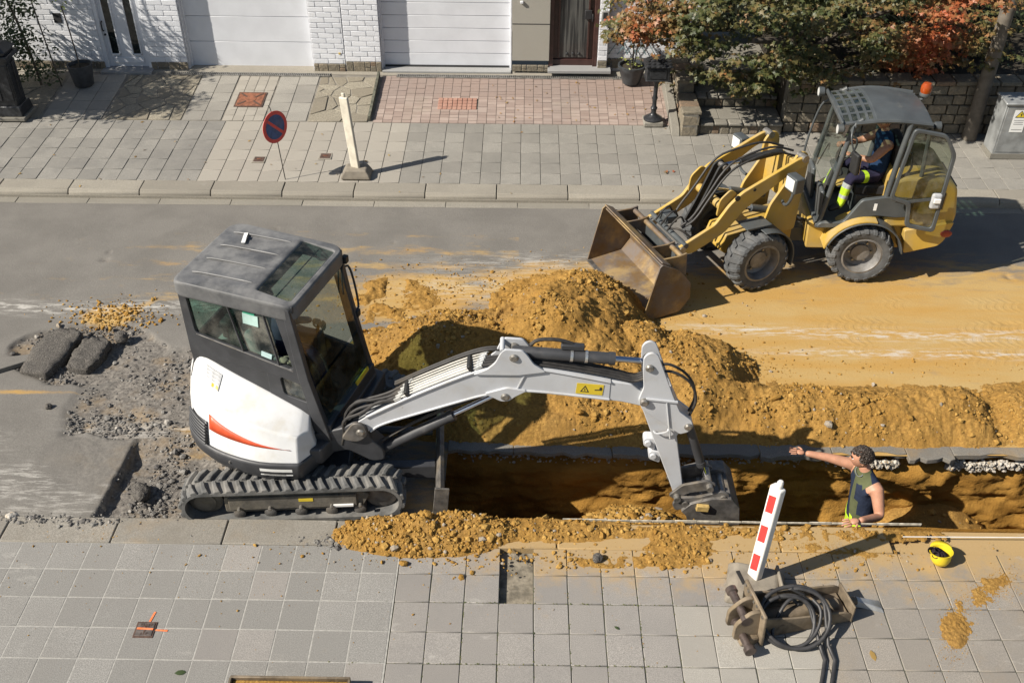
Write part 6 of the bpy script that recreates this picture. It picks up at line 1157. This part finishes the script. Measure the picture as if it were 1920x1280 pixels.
m = MB(TL).box((0, 0, .62), (.115, .075, 1.02)).build('post', M_pwhite, dn, .016, 3); MB(TL).lathe([(.02, 0), (.026, .02), (.026, .06), (.018, .075), (.001, .078)], (0.01, .0, 1.125), (0, 0, 1), 14).build('cap', M_pwhite, m)
for i in range(3):
    z = .30 + i * .33
    for y in (-.0392, .0392): MB(TL).prism([(-.036, z - .105), (.036, z - .075), (.036, z + .105), (-.036, z + .075)], y - .001, y + .001, 'y').build('red_stripe', M_pred, m)
# far delineator, its plain side turned to us
df = thing('delineator_post', 'plain cream delineator post on a grey foot on the far pavement', 'delineator', (-2.36, 12.93, GZ(12.93)))
foot(df, .21, .15, .14, 0, M_base); T2 = Matrix.Rotation(R(-4.5), 4, 'Y') @ Matrix.Rotation(R(-2), 4, 'X') @ Matrix.Rotation(R(65), 4, 'Z'); m = MB(T2).box((0, 0, .63), (.05, .14, 1.10)).build('post', M_pbeige, df, .016, 3); MB(T2).box((0, 0, 1.21), (.03, .05, .06)).build('cap', M_pbeige, m, .01)
MB(T2).prism([(-.06, .95), (.06, .95), (.06, 1.1), (-.06, 1.1)], .0255, .028, 'x').build('red_stripe', M_pred, m)
# no-parking sign on a thin rod
sg = thing('no_parking_sign', 'round blue no-parking sign with red rim on a thin rod', 'sign', (-3.37, 12.80, GZ(12.80))); M_blue = paint('sign_blue', (.035, .075, .20), .55, 0, .25, 14, bump=0, dust=.25)
MB().tube([(0, 0, 0), (-.02, 0, .35), (-.035, 0, .62)], .007, 8).tube([(-.035, 0, .62), (-.06, .01, 1.05), (-.09, .01, 1.12)], .006, 8).build('rod', M_hose, sg); D = Vector((math.cos(R(-40)), math.sin(R(-40)), .06)).normalized(); D = Vector((.83, -.55, .06)).normalized(); c_ = Vector((-.045, -.0, .81)) + D * .008
dsk = MB().lathe([(.001, 0), (.225, 0), (.225, .006), (.001, .006)], c_, D, 40).build('disc', M_pred, sg); MB().lathe([(.001, .0065), (.172, .0065), (.172, .0085), (.001, .0085)], c_, D, 36).build('blue_field', M_blue, dsk)
hx = Vector((0, 0, 1)).cross(D).normalized(); hy = D.cross(hx); q = c_ + D * .0095; a = (hx - hy).normalized() if True else hx; b = D.cross(a); MB().add([q + a * .17 + b * .02, q + a * .17 - b * .02, q - a * .17 - b * .02, q - a * .17 + b * .02], [(0, 1, 2, 3)]).build('red_bar', M_pred, dsk)
# cast-iron letter box on a column
M_castb = paint('black_cast', (.034, .036, .040), .34, .3, .3, 20, bump=.4, bs=70); mbx = thing('letter_box', 'ornate black cast letter box with pitched roof on a turned column', 'letter box', (2.05, 14.62, GZ(14.62)))
MB().box((0, 0, .035), (.30, .30, .07)).build('plinth', M_slabg, mbx, .01); MB().lathe([(.15, .07), (.15, .09), (.11, .12), (.06, .15), (.04, .18), (.042, .22), (.055, .26), (.035, .29), (.032, .38), (.045, .42), (.032, .46), (.035, .64), (.06, .70), (.09, .74)], (0, 0, 0), (0, 0, 1), 20).build('column', M_castb, mbx)
bx_ = MB().box((0, 0, .855), (.35, .28, .23)).box((0, 0, .745), (.37, .30, .02)).build('box', M_castb, mbx, .012); MB().add([(-.22, -.19, .965), (.22, -.19, .965), (.22, .19, .965), (-.22, .19, .965), (-.035, -.03, 1.10), (.035, -.03, 1.10), (.035, .03, 1.10), (-.035, .03, 1.10)], [(3, 2, 1, 0), (4, 5, 6, 7), (0, 1, 5, 4), (1, 2, 6, 5), (2, 3, 7, 6), (3, 0, 4, 7)]).build('roof', M_castb, mbx, .008)
MB().lathe([(.02, 0), (.03, .02), (.012, .04), (.02, .06), (.001, .09)], (0, 0, 1.10), (0, 0, 1), 12).build('finial', M_castb, mbx); MB().box((.0, -.145, .855), (.25, .012, .15)).build('door', M_castb, bx_, .01); MB().box((0, -.152, .905), (.17, .006, .018)).build('slot', M_black, bx_)
for i in range(4):
    for j in range(5): MB().ball((-.16 + j * .08, -.175 + i * .04 + .0, .978 + i * .033), (.03, .02, .012), 8, 5).build('roof_scale', M_castb, bx_)
# black ornamental gate pillar at the left edge
gp = thing('gate_pillar', 'black panelled ornamental pillar at the left picture edge', 'pillar', (-7.98, 14.66, GZ(14.66)))
MB().box((0, 0, .03), (.52, .50, .06)).build('plinth', M_slabg, gp, .01); MB().box((0, 0, .14), (.44, .42, .16), None, .92).build('foot', M_castb, gp, .012); sh_ = MB().box((0, 0, .58), (.34, .32, .74), None, .94).build('shaft', M_castb, gp, .012)
for x in (-.09, .09): MB().box((x, -.158, .58), (.11, .02, .56), (-.03, 0, 0)).build('panel', M_castb, sh_, .008)
for y in (-.08, .08): MB().box((.168, y, .58), (.02, .11, .56)).build('panel', M_castb, sh_, .008)
MB().box((0, 0, .98), (.46, .44, .07)).box((0, 0, 1.04), (.38, .36, .06)).build('cap', M_castb, gp, .012); MB().box((0, 0, 1.12), (.46, .44, .10), None, .5).build('cap_top', M_castb, gp, .012)
# lamp pole and electricity cabinet on the right
tag(MB().lathe([(.11, 0), (.105, .5), (.095, 3), (.085, 6)], (6.86, 14.24, GZ(14.24) - .02), (0, 0, 1), 20).build('utility_pole', paint('weathered_pole', (.13, .112, .09), .85, 0, .3, 7, bump=.4)), 'weathered grey-brown utility pole at the right before the stone wall', 'pole')
cb = thing('electricity_cabinet', 'galvanised electricity cabinet with yellow warning sign at the right edge', 'cabinet', (7.28, 13.78, GZ(13.78))); M_galv = paint('cabinet_galvanised', (.30, .31, .31), .5, .4, .25, 6, bump=.1)
MB().box((0, 0, .04), (.66, .36, .08)).build('base', M_slabg, cb); MB().box((0, 0, .46), (.64, .34, .78)).build('body', M_galv, cb, .012); MB().box((0, -.01, .87), (.68, .38, .04), (.05, 0, 0)).build('lid', M_galv, cb, .015)
dx = MB().box((0, -.172, .46), (.58, .01, .70)).build('door', M_galv, cb, .004); NM = Matrix.Translation((-.11, 0, 0)); sh_ = MB(NM).box((.03, -.180, .60), (.19, .004, .34)).build('notice', M_decal, dx)
MB(NM).prism([(-.045, .66), (.105, .66), (.03, .765)], -.186, -.183).build('warning_triangle', M_ink, sh_); MB(NM).prism([(-.028, .668), (.088, .668), (.03, .75)], -.189, -.187).build('triangle_field', M_yell, sh_); MB(NM).prism([(.035, .735), (.02, .70), (.033, .70), (.027, .675), (.045, .71), (.032, .71)], -.192, -.190).build('bolt_symbol', M_ink, sh_)
for z, w_ in ((.615, .15), (.585, .13), (.555, .14), (.47, .15)): MB(NM).box((.03, -.1825, z), (w_, .002, .010)).build('print_line', M_greyp, sh_)
MB().box((.24, -.182, .50), (.02, .02, .10)).build('handle', M_ink, dx)
# yellow helmet with gloves
hm = thing('hard_hat', 'yellow hard hat lying upturned with dark gloves inside', 'helmet', (3.70, 5.91, .10)); hm.scale = (.80, .80, .80); M_hel = paint('helmet_yellow', (.66, .50, .025), .35, 0, .06, 8, bump=0)
HM = Matrix.Translation((0, 0, .118)) @ Matrix.Rotation(R(-20), 4, 'Z') @ Matrix.Rotation(R(-14), 4, 'X') @ Matrix.Rotation(R(-9), 4, 'Y') @ Matrix.Diagonal((1.0, 1.12, 1, 1)); MB(HM).lathe([(.001, -.122), (.04, -.117), (.078, -.092), (.104, -.045), (.113, .015), (.116, .040), (.124, .046), (.124, .051), (.110, .048), (.107, .015), (.098, -.045), (.07, -.08), (.001, -.105)], (0, 0, 0), (0, 0, 1), 36, False).build('shell', M_hel, hm)
v = []; f = []
for i in range(15):
    a = R(25) + R(130) * i / 14; w_ = .055 * math.sin(math.pi * i / 14); v += [(.112 * math.cos(a), .112 * math.sin(a), .048), ((.122 + w_) * math.cos(a), (.122 + w_) * math.sin(a), .050 + .2 * w_)]
for i in range(14): f.append((2 * i, 2 * i + 1, 2 * i + 3, 2 * i + 2))
o = MB(HM).add(v, f).build('peak', M_hel, hm); so_ = o.modifiers.new('solid', 'SOLIDIFY'); so_.thickness = .005
for i in range(3): MB(HM).tube([(.1 * math.cos(i * 1.05), .1 * math.sin(i * 1.05), -.02), (0, 0, -.07), (-.1 * math.cos(i * 1.05), -.1 * math.sin(i * 1.05), -.02)], .006, 6).build('cradle_strap', M_ink, hm)
gl = thing('work_gloves', 'pair of dark work gloves crumpled inside the yellow hard hat', 'gloves', (3.69, 5.92, .222), R(20)); gl.scale = (.82, .82, .82); M_glove = cloth('glove_purple_black', (.030, .021, .026), .5)
for s in (-1, 1):
    g_ = []
    for (HJ, HE, rt) in hand_parts((-.075, s * .035, .0 - .01 * s), (.95, .15 * s, .1), (0, .2, 1), None, .55, .9, .014, s): g_.append(skin_mesh(HJ, HE, rt, 1))
    bm = bmesh.new()
    for q in g_: bm.from_mesh(q); bpy.data.meshes.remove(q)
    me = bpy.data.meshes.new('glove'); bm.to_mesh(me); bm.free(); me.materials.append(M_glove); o = bpy.data.objects.new('glove', me); COL.objects.link(o); o.parent = gl
    MB().lathe([(.03, 0), (.036, .02), (.040, .05), (.034, .052), (.03, .02)], (-.06, s * .035, -.01), (-.7, 0, .75), 14, False).build('cuff', M_glove, gl)
MB().box((0, 0, -.035), (.14, .15, .06), (.1, .15, .4)).build('cuff', M_glove, gl, .028, 3)
# ---- hydraulic breaker attachment with hoses on the near pavement
br = thing('hydraulic_breaker', 'rusty hydraulic breaker attachment lying on the near pavement with coupling lugs', 'breaker', (1.93, 5.20, .10), R(13)); M_brk = paint('breaker_steel', (.19, .15, .105), .7, .3, .45, 8, dust=.45, dustcol=(.27, .205, .125), bump=.5)
for y, h in ((-.125, .19), (.115, .24)): MB().prism(rpoly([(.0, .01), (.0, h + .06), (.30, h), (.76, h - .05), (.82, h - .09), (.82, .02)], .02), y - .009, y + .009).build('side_plate', M_brk, br, .004)
MB().box((.40, -.005, .055), (.80, .235, .09)).build('body', M_brk, br, .012); MB().cyl((.02, -.005, .11), (.74, -.005, .09), .062, n=18).build('hammer_barrel', M_brk, br)
MB().box((.0, -.005, .185), (.03, .40, .37), (0, -.05, .0)).build('end_flange', M_brk, br, .010); MB().box((.825, -.005, .10), (.016, .27, .19)).build('end_plate', M_brk, br, .004)
for x in (.20, .58): MB().cyl((x, .127, .15), (x, .100, .15), .030, n=16).build('hole_boss', M_ink, br); MB().cyl((x, -.137, .10), (x, -.112, .10), .034, n=16).build('hole_boss', M_brk, br)
for y in (-.12, .02): MB().prism(rpoly([(-.01, .04), (-.01, .36), (-.10, .36), (-.22, .24), (-.22, .06)], .04), y - .018, y + .018).build('hitch_ear', M_brk, br, .006)
for x, z, y0 in ((-.13, .27, .10), (-.14, .10, -.06)): MB().lathe([(.001, -.19), (.048, -.19), (.048, -.150), (.034, -.14), (.034, .10), (.048, .11), (.048, .15), (.001, .15)], (x, y0 - .05, z), (0, 1, 0), 18).build('hitch_pin', paint('pin_purple', (.11, .085, .075), .4, .5, .3, 20), br)
MB().box((-.09, -.12, .05), (.15, .12, .09), (.1, .2, .1)).build('hitch_block', M_brk, br, .012)
for i in range(7): MB().cyl((-.012, -.17 + i * .055, .34 - .012 * (i % 2)), (-.03, -.17 + i * .055, .34 - .012 * (i % 2)), .015, n=8).build('bolt', M_pin, br)
# chisel tip lying at the end
ch = thing('chisel_tip', 'grey steel chisel tip lying beyond the breaker end', 'chisel', (2.96, 5.44, .10), R(-4)); MB().add([(-.13, -.03, 0), (-.13, .03, 0), (.10, .055, 0), (.12, -.085, 0), (-.13, -.02, .075), (-.13, .02, .075), (.08, .03, .020), (.10, -.05, .020)], [(3, 2, 1, 0), (4, 5, 6, 7), (0, 1, 5, 4), (1, 2, 6, 5), (2, 3, 7, 6), (3, 0, 4, 7)]).build('blade', paint('chisel_steel', (.36, .37, .38), .45, .5, .2, 14), ch, .006); MB().cyl((-.24, -.03, .045), (-.11, 0, .04), .036, n=14).build('shank', M_brk, ch)
# hoses: coils leaning on the breaker that run off the bottom of the picture
M_h2 = paint('breaker_hose', (.035, .034, .035), .5, 0, .3, 14, dust=.15, dustcol=(.14, .13, .12), bump=.1)
hs = thing('hydraulic_hoses', 'pair of black hydraulic hoses coiled beside the breaker', 'hoses', (2.26, 5.13, .10))
def coil(rx, tilt, turns, ph, cx=0, cy=0, drift=.02, zb=.018, tail=(), head=()):
    """an ellipse leaning back against the breaker: low edge on the slabs, high edge on the beam"""
    pts = list(head); n = int(turns * 30)
    for i in range(n):
        a = ph - 6.283 * i / 30; s_ = math.sin(a); pts.append((cx + rx * math.cos(a) + .012 * math.sin(2.3 * a + cx * 9), cy + tilt[0] * s_ + drift * i / 30 + .006 * math.sin(3 * a), zb + tilt[1] * (1 + s_) / 2))
    return pts + list(tail)
tl = lambda x0: [(x0 + .02, -.16, .03), (x0 + .03, -.26, .018), (x0 - .02, -.40, .017), (x0 - .08, -.56, .017), (x0 - .12, -.80, .017)]
MB().tube(coil(.215, (.165, .26), 1.27, R(110), -.055, .0, .012, head=[(.05, .16, .18), (-.03, .20, .24)], tail=tl(.17)), .0165, 10).build('hose', M_h2, hs)
MB().tube(coil(.275, (.20, .285), 1.24, R(95), .0, .012, .02, .040, head=[(.12, .16, .18), (.08, .20, .26)], tail=[(.25, -.14, .05)] + tl(.25)[1:]), .0165, 10).build('hose', M_h2, hs)
MB().tube([(.20, .15, .14), (.10, .20, .24), (-.05, .14, .28), (-.16, .02, .16), (-.20, -.08, .05), (-.10, -.16, .03), (.06, -.15, .05), (.18, -.05, .12), (.22, .08, .22), (.16, .16, .24)], .0150, 10).build('hose', M_h2, hs)
# steel tub edge at the bottom of the frame
tb = thing('soil_tub', 'rusty edge of a soil-filled tub at the bottom picture edge', 'tub', (-1.72, 4.33, .10)); MB().box((0, .235, .07), (.92, .02, .14)).build('rim', M_brk, tb, .004); MB().box((0, -.235, .07), (.92, .02, .14)).build('rim', M_brk, tb, .004)
for x in (-.455, .455): MB().box((x, 0, .07), (.02, .45, .14)).build('rim', M_brk, tb, .004)
MB().box((0, 0, .06), (.89, .45, .10)).build('soil', M_soil, tb, .01)
# short lath on the pavement and fence slat scraps
tag(MB().box((4.05, 6.20, .108), (1.15, .007, .007), (0, 0, R(.6))).build('white_lath', M_pwhite), 'thin white lath lying along the near kerb at right', 'lath'); tag(MB().box((1.42, 5.86, .108), (.19, .02, .012), (0, 0, R(-9))).build('white_lath', M_pwhite), 'short white lath scrap beside the spilled soil', 'lath')
# ================================================================ PLANTS
def leaf_mat(name, cols, rough=.5):
    """cols: list of colours picked by the leaf's own number"""
    k = NT(name); a = k.attr('rnd'); r = k.n('ShaderNodeValToRGB'); k.l(a, r.inputs[0]); e = r.color_ramp.elements
    while len(e) < len(cols): e.new(.5)
    for i, c in enumerate(cols): e[i].position = i / (len(cols) - 1); e[i].color = (*c, 1)
    k.val(r.outputs[0], k.b.inputs['Base Color']); k.b.inputs['Roughness'].default_value = rough
    tl = k.n('ShaderNodeBsdfTranslucent'); k.l(r.outputs[0], tl.inputs[0]); mx = k.n('ShaderNodeMixShader'); mx.inputs[0].default_value = .25; k.l(k.b.outputs[0], mx.inputs[1]); k.l(tl.outputs[0], mx.inputs[2]); k.l(mx.outputs[0], k.out.inputs[0]); return k.m
STAR = [(0, -.25), (.12, -.12), (.42, -.28), (.26, .02), (.55, .22), (.20, .22), (.0, .75), (-.20, .22), (-.55, .22), (-.26, .02), (-.42, -.28), (-.12, -.12)]
OVAL = [(0, -.5), (.22, -.2), (.22, .2), (0, .5), (-.22, .2), (-.22, -.2)]
def leaves(name, P, N, S, rnd, shape, mat, parent=None):
    """one mesh of leaf faces, each a flat blade with a bent midrib"""
    n = len(P); sh = np.array(shape); k = len(sh); N = N / np.linalg.norm(N, axis=1, keepdims=True)
    a = RNG.normal(0, 1, (n, 3)); T = np.cross(N, a); T /= np.linalg.norm(T, axis=1, keepdims=True) + 1e-9; B = np.cross(N, T)
    zz = -(sh[:, 0] ** 2) * .35 - (sh[:, 1] ** 2) * .22
    V = P[:, None] + S[:, None, None] * (T[:, None] * sh[None, :, :1] + B[:, None] * sh[None, :, 1:2] + N[:, None] * zz[None, :, None])
    V = np.concatenate([V, P[:, None] + 0 * V[:, :1]], 1); kk = k + 1
    F = np.array([[i, (i + 1) % k, k] for i in range(k)]); F = (F[None] + (np.arange(n) * kk)[:, None, None]).reshape(-1, 3)
    me = bpy.data.meshes.new(name); me.vertices.add(n * kk); me.vertices.foreach_set('co', V.astype(np.float32).ravel()); me.loops.add(F.size); me.loops.foreach_set('vertex_index', F.astype(np.int32).ravel())
    me.polygons.add(len(F)); me.polygons.foreach_set('loop_start', np.arange(0, F.size, 3, dtype=np.int32)); me.polygons.foreach_set('loop_total', np.full(len(F), 3, np.int32))
    at = me.attributes.new('rnd', 'FLOAT', 'POINT'); at.data.foreach_set('value', np.repeat(rnd, kk).astype(np.float32)); me.update(); return link(name, me, mat, parent)
def crown(name, pads, per, size, hue, shape, mat, parent, droop=.5):
    """pads: (x,y,z,rx,ry,rz) leaf tufts; hue(x,y,z)->0..1"""
    P = []; N = []
    for (x, y, z, rx, ry, rz) in pads:
        m = int(per * rx * ry / .06); d = RNG.normal(0, 1, (m, 3)); d /= np.linalg.norm(d, axis=1, keepdims=True); d[:, 2] = np.abs(d[:, 2]) * 1.0 - .25; r = RNG.random((m, 1)) ** .35
        P.append(np.array([x, y, z]) + d * r * np.array([rx, ry, rz])); N.append(d * np.array([1, 1, .6]) * droop + np.array([-.15, -.35, .75]) + RNG.normal(0, .35, (m, 3)))
    P = np.concatenate(P); N = np.concatenate(N); S = RNG.uniform(.7, 1.25, len(P)) * size
    return leaves(name, P, N, S, np.clip(hue(P) + RNG.normal(0, .10, len(P)), 0, 1), shape, mat, parent)
M_bark = paint('bark', (.085, .07, .055), .95, 0, .4, 14, bump=1, bs=30)
M_maple = leaf_mat('maple_leaf', [(.035, .048, .016), (.065, .08, .024), (.13, .11, .036), (.23, .125, .045), (.34, .11, .04), (.38, .08, .027)])
mp = thing('maple_tree', 'spreading low maple turning from green to orange red beside the steps', 'tree', (4.3, 15.2, 1.0))
def mz(P):  # orange on the right tuft and along the left tip, olive between
    x, z = P[:, 0] + 4.3, P[:, 2] + 1.0
    return .27 + .50 * np.exp(-((x - 6.0) / .62) ** 2) + .36 * np.exp(-((x - 1.75) / .40) ** 2) + .16 * np.sin(x * 5.1 + z * 4) * np.sin(P[:, 1] * 6 + z * 3) + .10 * (vnoise(x, z * 1.0 + P[:, 1], 3.0, 5) - .3)
pads = []
XL = [1.35, 1.8, 2.2, 2.6, 3.5, 4.3, 4.75, 5.3, 5.8, 6.6, 7.4]; ZL = [2.0, 1.78, 1.52, 1.12, .72, .72, 1.05, 1.22, 1.22, 1.35, 1.5]
while len(pads) < 1900:   # boughs: clusters of flat leaf pads with gaps between them
    x = random.uniform(1.45, 7.5); fr_ = np.interp(x, [1.4, 2.4, 4.6, 5.4, 6.6, 7.4], [14.6, 13.95, 13.95, 14.25, 14.25, 14.6]); y = fr_ + random.random() ** 1.7 * (15.9 - fr_)
    lo = np.interp(x, XL, ZL) - .08 + .46 * (14.8 - y) + .14 * math.sin(x * 6.3) + .10 * math.sin(x * 14.1 + 1); z = lo + random.random() ** 1.25 * (2.9 - lo)
    if (x - 4.3) ** 2 / 10.5 + (z - 1.5) ** 2 / 3.0 > 1 or (z > 2.3 and y < 14.6): continue
    if 4.6 < x < 5.3 and random.random() < .5: continue
    for _ in range(9):
        r = random.uniform(.10, .19); pads.append((x - 4.3 + random.gauss(0, .19), y - 15.2 + random.gauss(0, .13), z - 1.0 + random.gauss(0, .05) - .03, r, r * random.uniform(.7, 1), r * random.uniform(.25, .45)))
for _ in range(150): pads.append((random.uniform(2.5, 6.4) - 4.3, random.uniform(13.1, 13.58) - 15.2, random.uniform(2.55, 2.9) - 1.0, .28, .22, .12))   # added leaf layer above the view, placed to shade the garden wall
crown('crown', pads, 32, .078, mz, STAR, M_maple, mp)
m = MB()
for p in (((0, 0, -.3), (-.05, 0, .2), (-.3, -.1, .7), (-.9, -.2, 1.2), (-1.6, -.1, 1.4)), ((0, 0, -.3), (.08, .05, .3), (.3, 0, .9), (.5, 0, 1.6)), ((0, 0, -.1), (.3, 0, .35), (1.0, -.1, .8), (1.8, -.1, 1.1)), ((-.05, 0, .1), (-.4, -.4, .5), (-.9, -.7, .6))): m.tube(p, [.07, .055, .04, .025, .015][:len(p)])
m.build('trunk', M_bark, mp)
M_hedge = leaf_mat('hedge_leaf', [(.012, .022, .008), (.025, .04, .012), (.045, .065, .02)])
hd = thing('hedge', 'dark evergreen hedge behind the maple at the top right', 'hedge', (6.2, 16.2, 1.0)); pads = []
for _ in range(160): pads.append((random.uniform(-3.5, 3.4), random.uniform(-.3, .8), random.uniform(.0, 2.0), .32, .3, .3))
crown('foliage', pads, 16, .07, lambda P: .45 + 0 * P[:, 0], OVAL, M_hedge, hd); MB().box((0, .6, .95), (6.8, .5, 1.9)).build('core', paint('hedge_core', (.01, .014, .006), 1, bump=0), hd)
gc = thing('ground_cover', 'low dark ground cover on the garden wall top', 'plant', (6.6, 14.95, 1.05)); pads = [(random.uniform(-2.4, 2.6), random.uniform(-.2, .5), random.uniform(-.02, .12), .2, .16, .12) for _ in range(70)]; crown('foliage', pads, 14, .05, lambda P: .5 + 0 * P[:, 0], OVAL, M_hedge, gc); gc['kind'] = 'stuff'
# climber on the left with its dark trellis post
M_ivy = leaf_mat('ivy_leaf', [(.02, .035, .012), (.045, .07, .022), (.10, .13, .06)])
iv = thing('climbing_shrub', 'dark leafy climbing shrub at the top left corner', 'shrub', (-7.98, 15.55, .36)); pads = [(random.uniform(-.7, .42 - .25 * abs(random.random())), random.uniform(-.35, .3), random.uniform(.1, 2.6), .2, .18, .2) for _ in range(230)]
pads = [p for p in pads if p[0] < .55 - .28 * p[2] + .2]; crown('foliage', pads, 30, .065, lambda P: .35 + .0 * P[:, 0], OVAL, M_ivy, iv)
m = MB(); m.tube([(.1, 0, 0), (.05, 0, .8), (-.1, 0, 1.6), (-.3, 0, 2.6)], .02).tube([(.45, -.05, 0), (.35, -.05, 1.2), (.25, 0, 2.6)], .012); m.build('stem', M_bark, iv)
# added crown outside the view, placed to throw dappled shade on the left drive
pads = [(random.uniform(-3.2, -.75), random.uniform(-2.0, -.75), random.uniform(2.0, 3.1), .30, .30, .2) for _ in range(190)]
crown('unseen_shade_foliage', pads, 36, .07, lambda P: .5 + 0 * P[:, 0], OVAL, M_ivy, iv); MB().tube([(-1.5, -1.2, 0), (-1.6, -1.5, 1.2), (-1.8, -1.75, 2.4), (-1.5, -1.8, 3.5)], [.06, .05, .035, .015]).build('unseen_shade_limb', M_bark, iv)
# bay tree in a pot
M_pot = paint('pot_charcoal', (.05, .053, .058), .8, 0, .3, 10); M_bay = leaf_mat('bay_leaf', [(.08, .11, .02), (.20, .24, .05), (.34, .36, .09)])
bt = thing('potted_bay', 'small standard tree in a round charcoal pot by the white front door', 'potted tree', (-7.2, 15.62, GZ(15.62)))
MB().lathe([(.13, 0), (.15, .02), (.19, .30), (.20, .36), (.18, .36), (.175, .31)], (0, 0, 0), cap=False, n=28).build('pot', M_pot, bt); MB().lathe([(0.001, .31), (.176, .31)], (0, 0, 0), cap=False, n=20).build('earth', M_earth, bt)
MB().tube([(0, 0, .3), (-.01, 0, .7), (-.03, .01, 1.05), (-.05, 0, 1.3)], .011).build('stem', M_bark, bt); crown('crown', [(-.05, 0, 1.28, .14, .14, .1), (-.02, .03, 1.42, .15, .13, .12), (-.12, 0, 1.38, .12, .12, .1), (.06, 0, 1.35, .12, .12, .1)], 26, .05, lambda P: .6 + 0 * P[:, 0], OVAL, M_bay, bt)
# plant pot with young maple by the brown door
pm = thing('potted_maple', 'young maple in a wide dark glazed pot beside the brown door', 'potted tree', (1.80, 15.86, GZ(15.86)))
MB().lathe([(.11, 0), (.14, .02), (.215, .26), (.235, .30), (.235, .325), (.205, .325), (.195, .28)], (0, 0, 0), cap=False, n=32).build('pot', paint('pot_glazed', (.04, .045, .05), .35, 0, .4, 12, bump=.3), pm); MB().lathe([(0.001, .28), (.2, .28)], (0, 0, 0), cap=False, n=20).build('earth', M_earth, pm)
m = MB(); m.tube([(0, 0, .28), (.01, 0, .6), (-.04, 0, 1.0)], .012).tube([(.03, 0, .28), (.06, 0, .6), (.12, 0, .9)], .009); m.build('stem', M_bark, pm)
crown('crown', [(-.05 + random.gauss(0, .16), random.gauss(0, .12), random.uniform(.75, 1.35), .13, .12, .09) for _ in range(18)], 24, .055, lambda P: .72 + 0 * P[:, 0], STAR, M_maple, pm); crown('undergrowth', [(random.gauss(0, .1), random.gauss(0, .1), .36, .12, .12, .1) for _ in range(5)], 26, .045, lambda P: .75 + 0 * P[:, 0], OVAL, M_bay, pm)
# dropped leaves and twigs on the pavements
M_dry = leaf_mat('dry_leaf', [(.20, .12, .05), (.40, .27, .08), (.34, .17, .07)])
P = np.array([(RNG.uniform(-.5, 2.2), RNG.uniform(14.6, 15.9), 0) for _ in range(45)] + [(RNG.uniform(-8, 6), RNG.uniform(12.3, 14.5), 0) for _ in range(40)]); P[:, 2] = [GZ(y) + .012 for y in P[:, 1]]
tag(leaves('fallen_leaves', P, np.tile([0, 0, 1.0], (len(P), 1)) + RNG.normal(0, .25, (len(P), 3)), RNG.uniform(.03, .06, len(P)), RNG.random(len(P)), OVAL, M_dry), 'small dry leaves fallen on the far pavement and drives', 'leaves', kind='stuff')
for x, y, s, mt, lb in ((2.86, 4.93, .10, M_dry, 'curled brown leaf on the near pavement below the breaker'), (-2.62, 4.68, .09, M_ivy, 'green leaf lying on the near pavement at the bottom edge'), (.83, 5.16, .05, M_ivy, 'small green leaf on the near pavement in mid frame')):
    o = leaves('fallen_leaf', np.zeros((1, 3)), np.array([[.1, -.1, 1.0]]), np.array([s]), np.array([.6]), OVAL, mt); o.location = (x, y, .112); tag(o, lb, 'leaf')
o = crown('fallen_sprig', [(0, 0, .02, .10, .06, .02)], 60, .04, lambda P: .7 + 0 * P[:, 0], STAR, M_maple, None); o.location = (2.13, 13.1, GZ(13.1)); tag(o, 'fallen sprig of maple leaves on the far pavement', 'leaves')
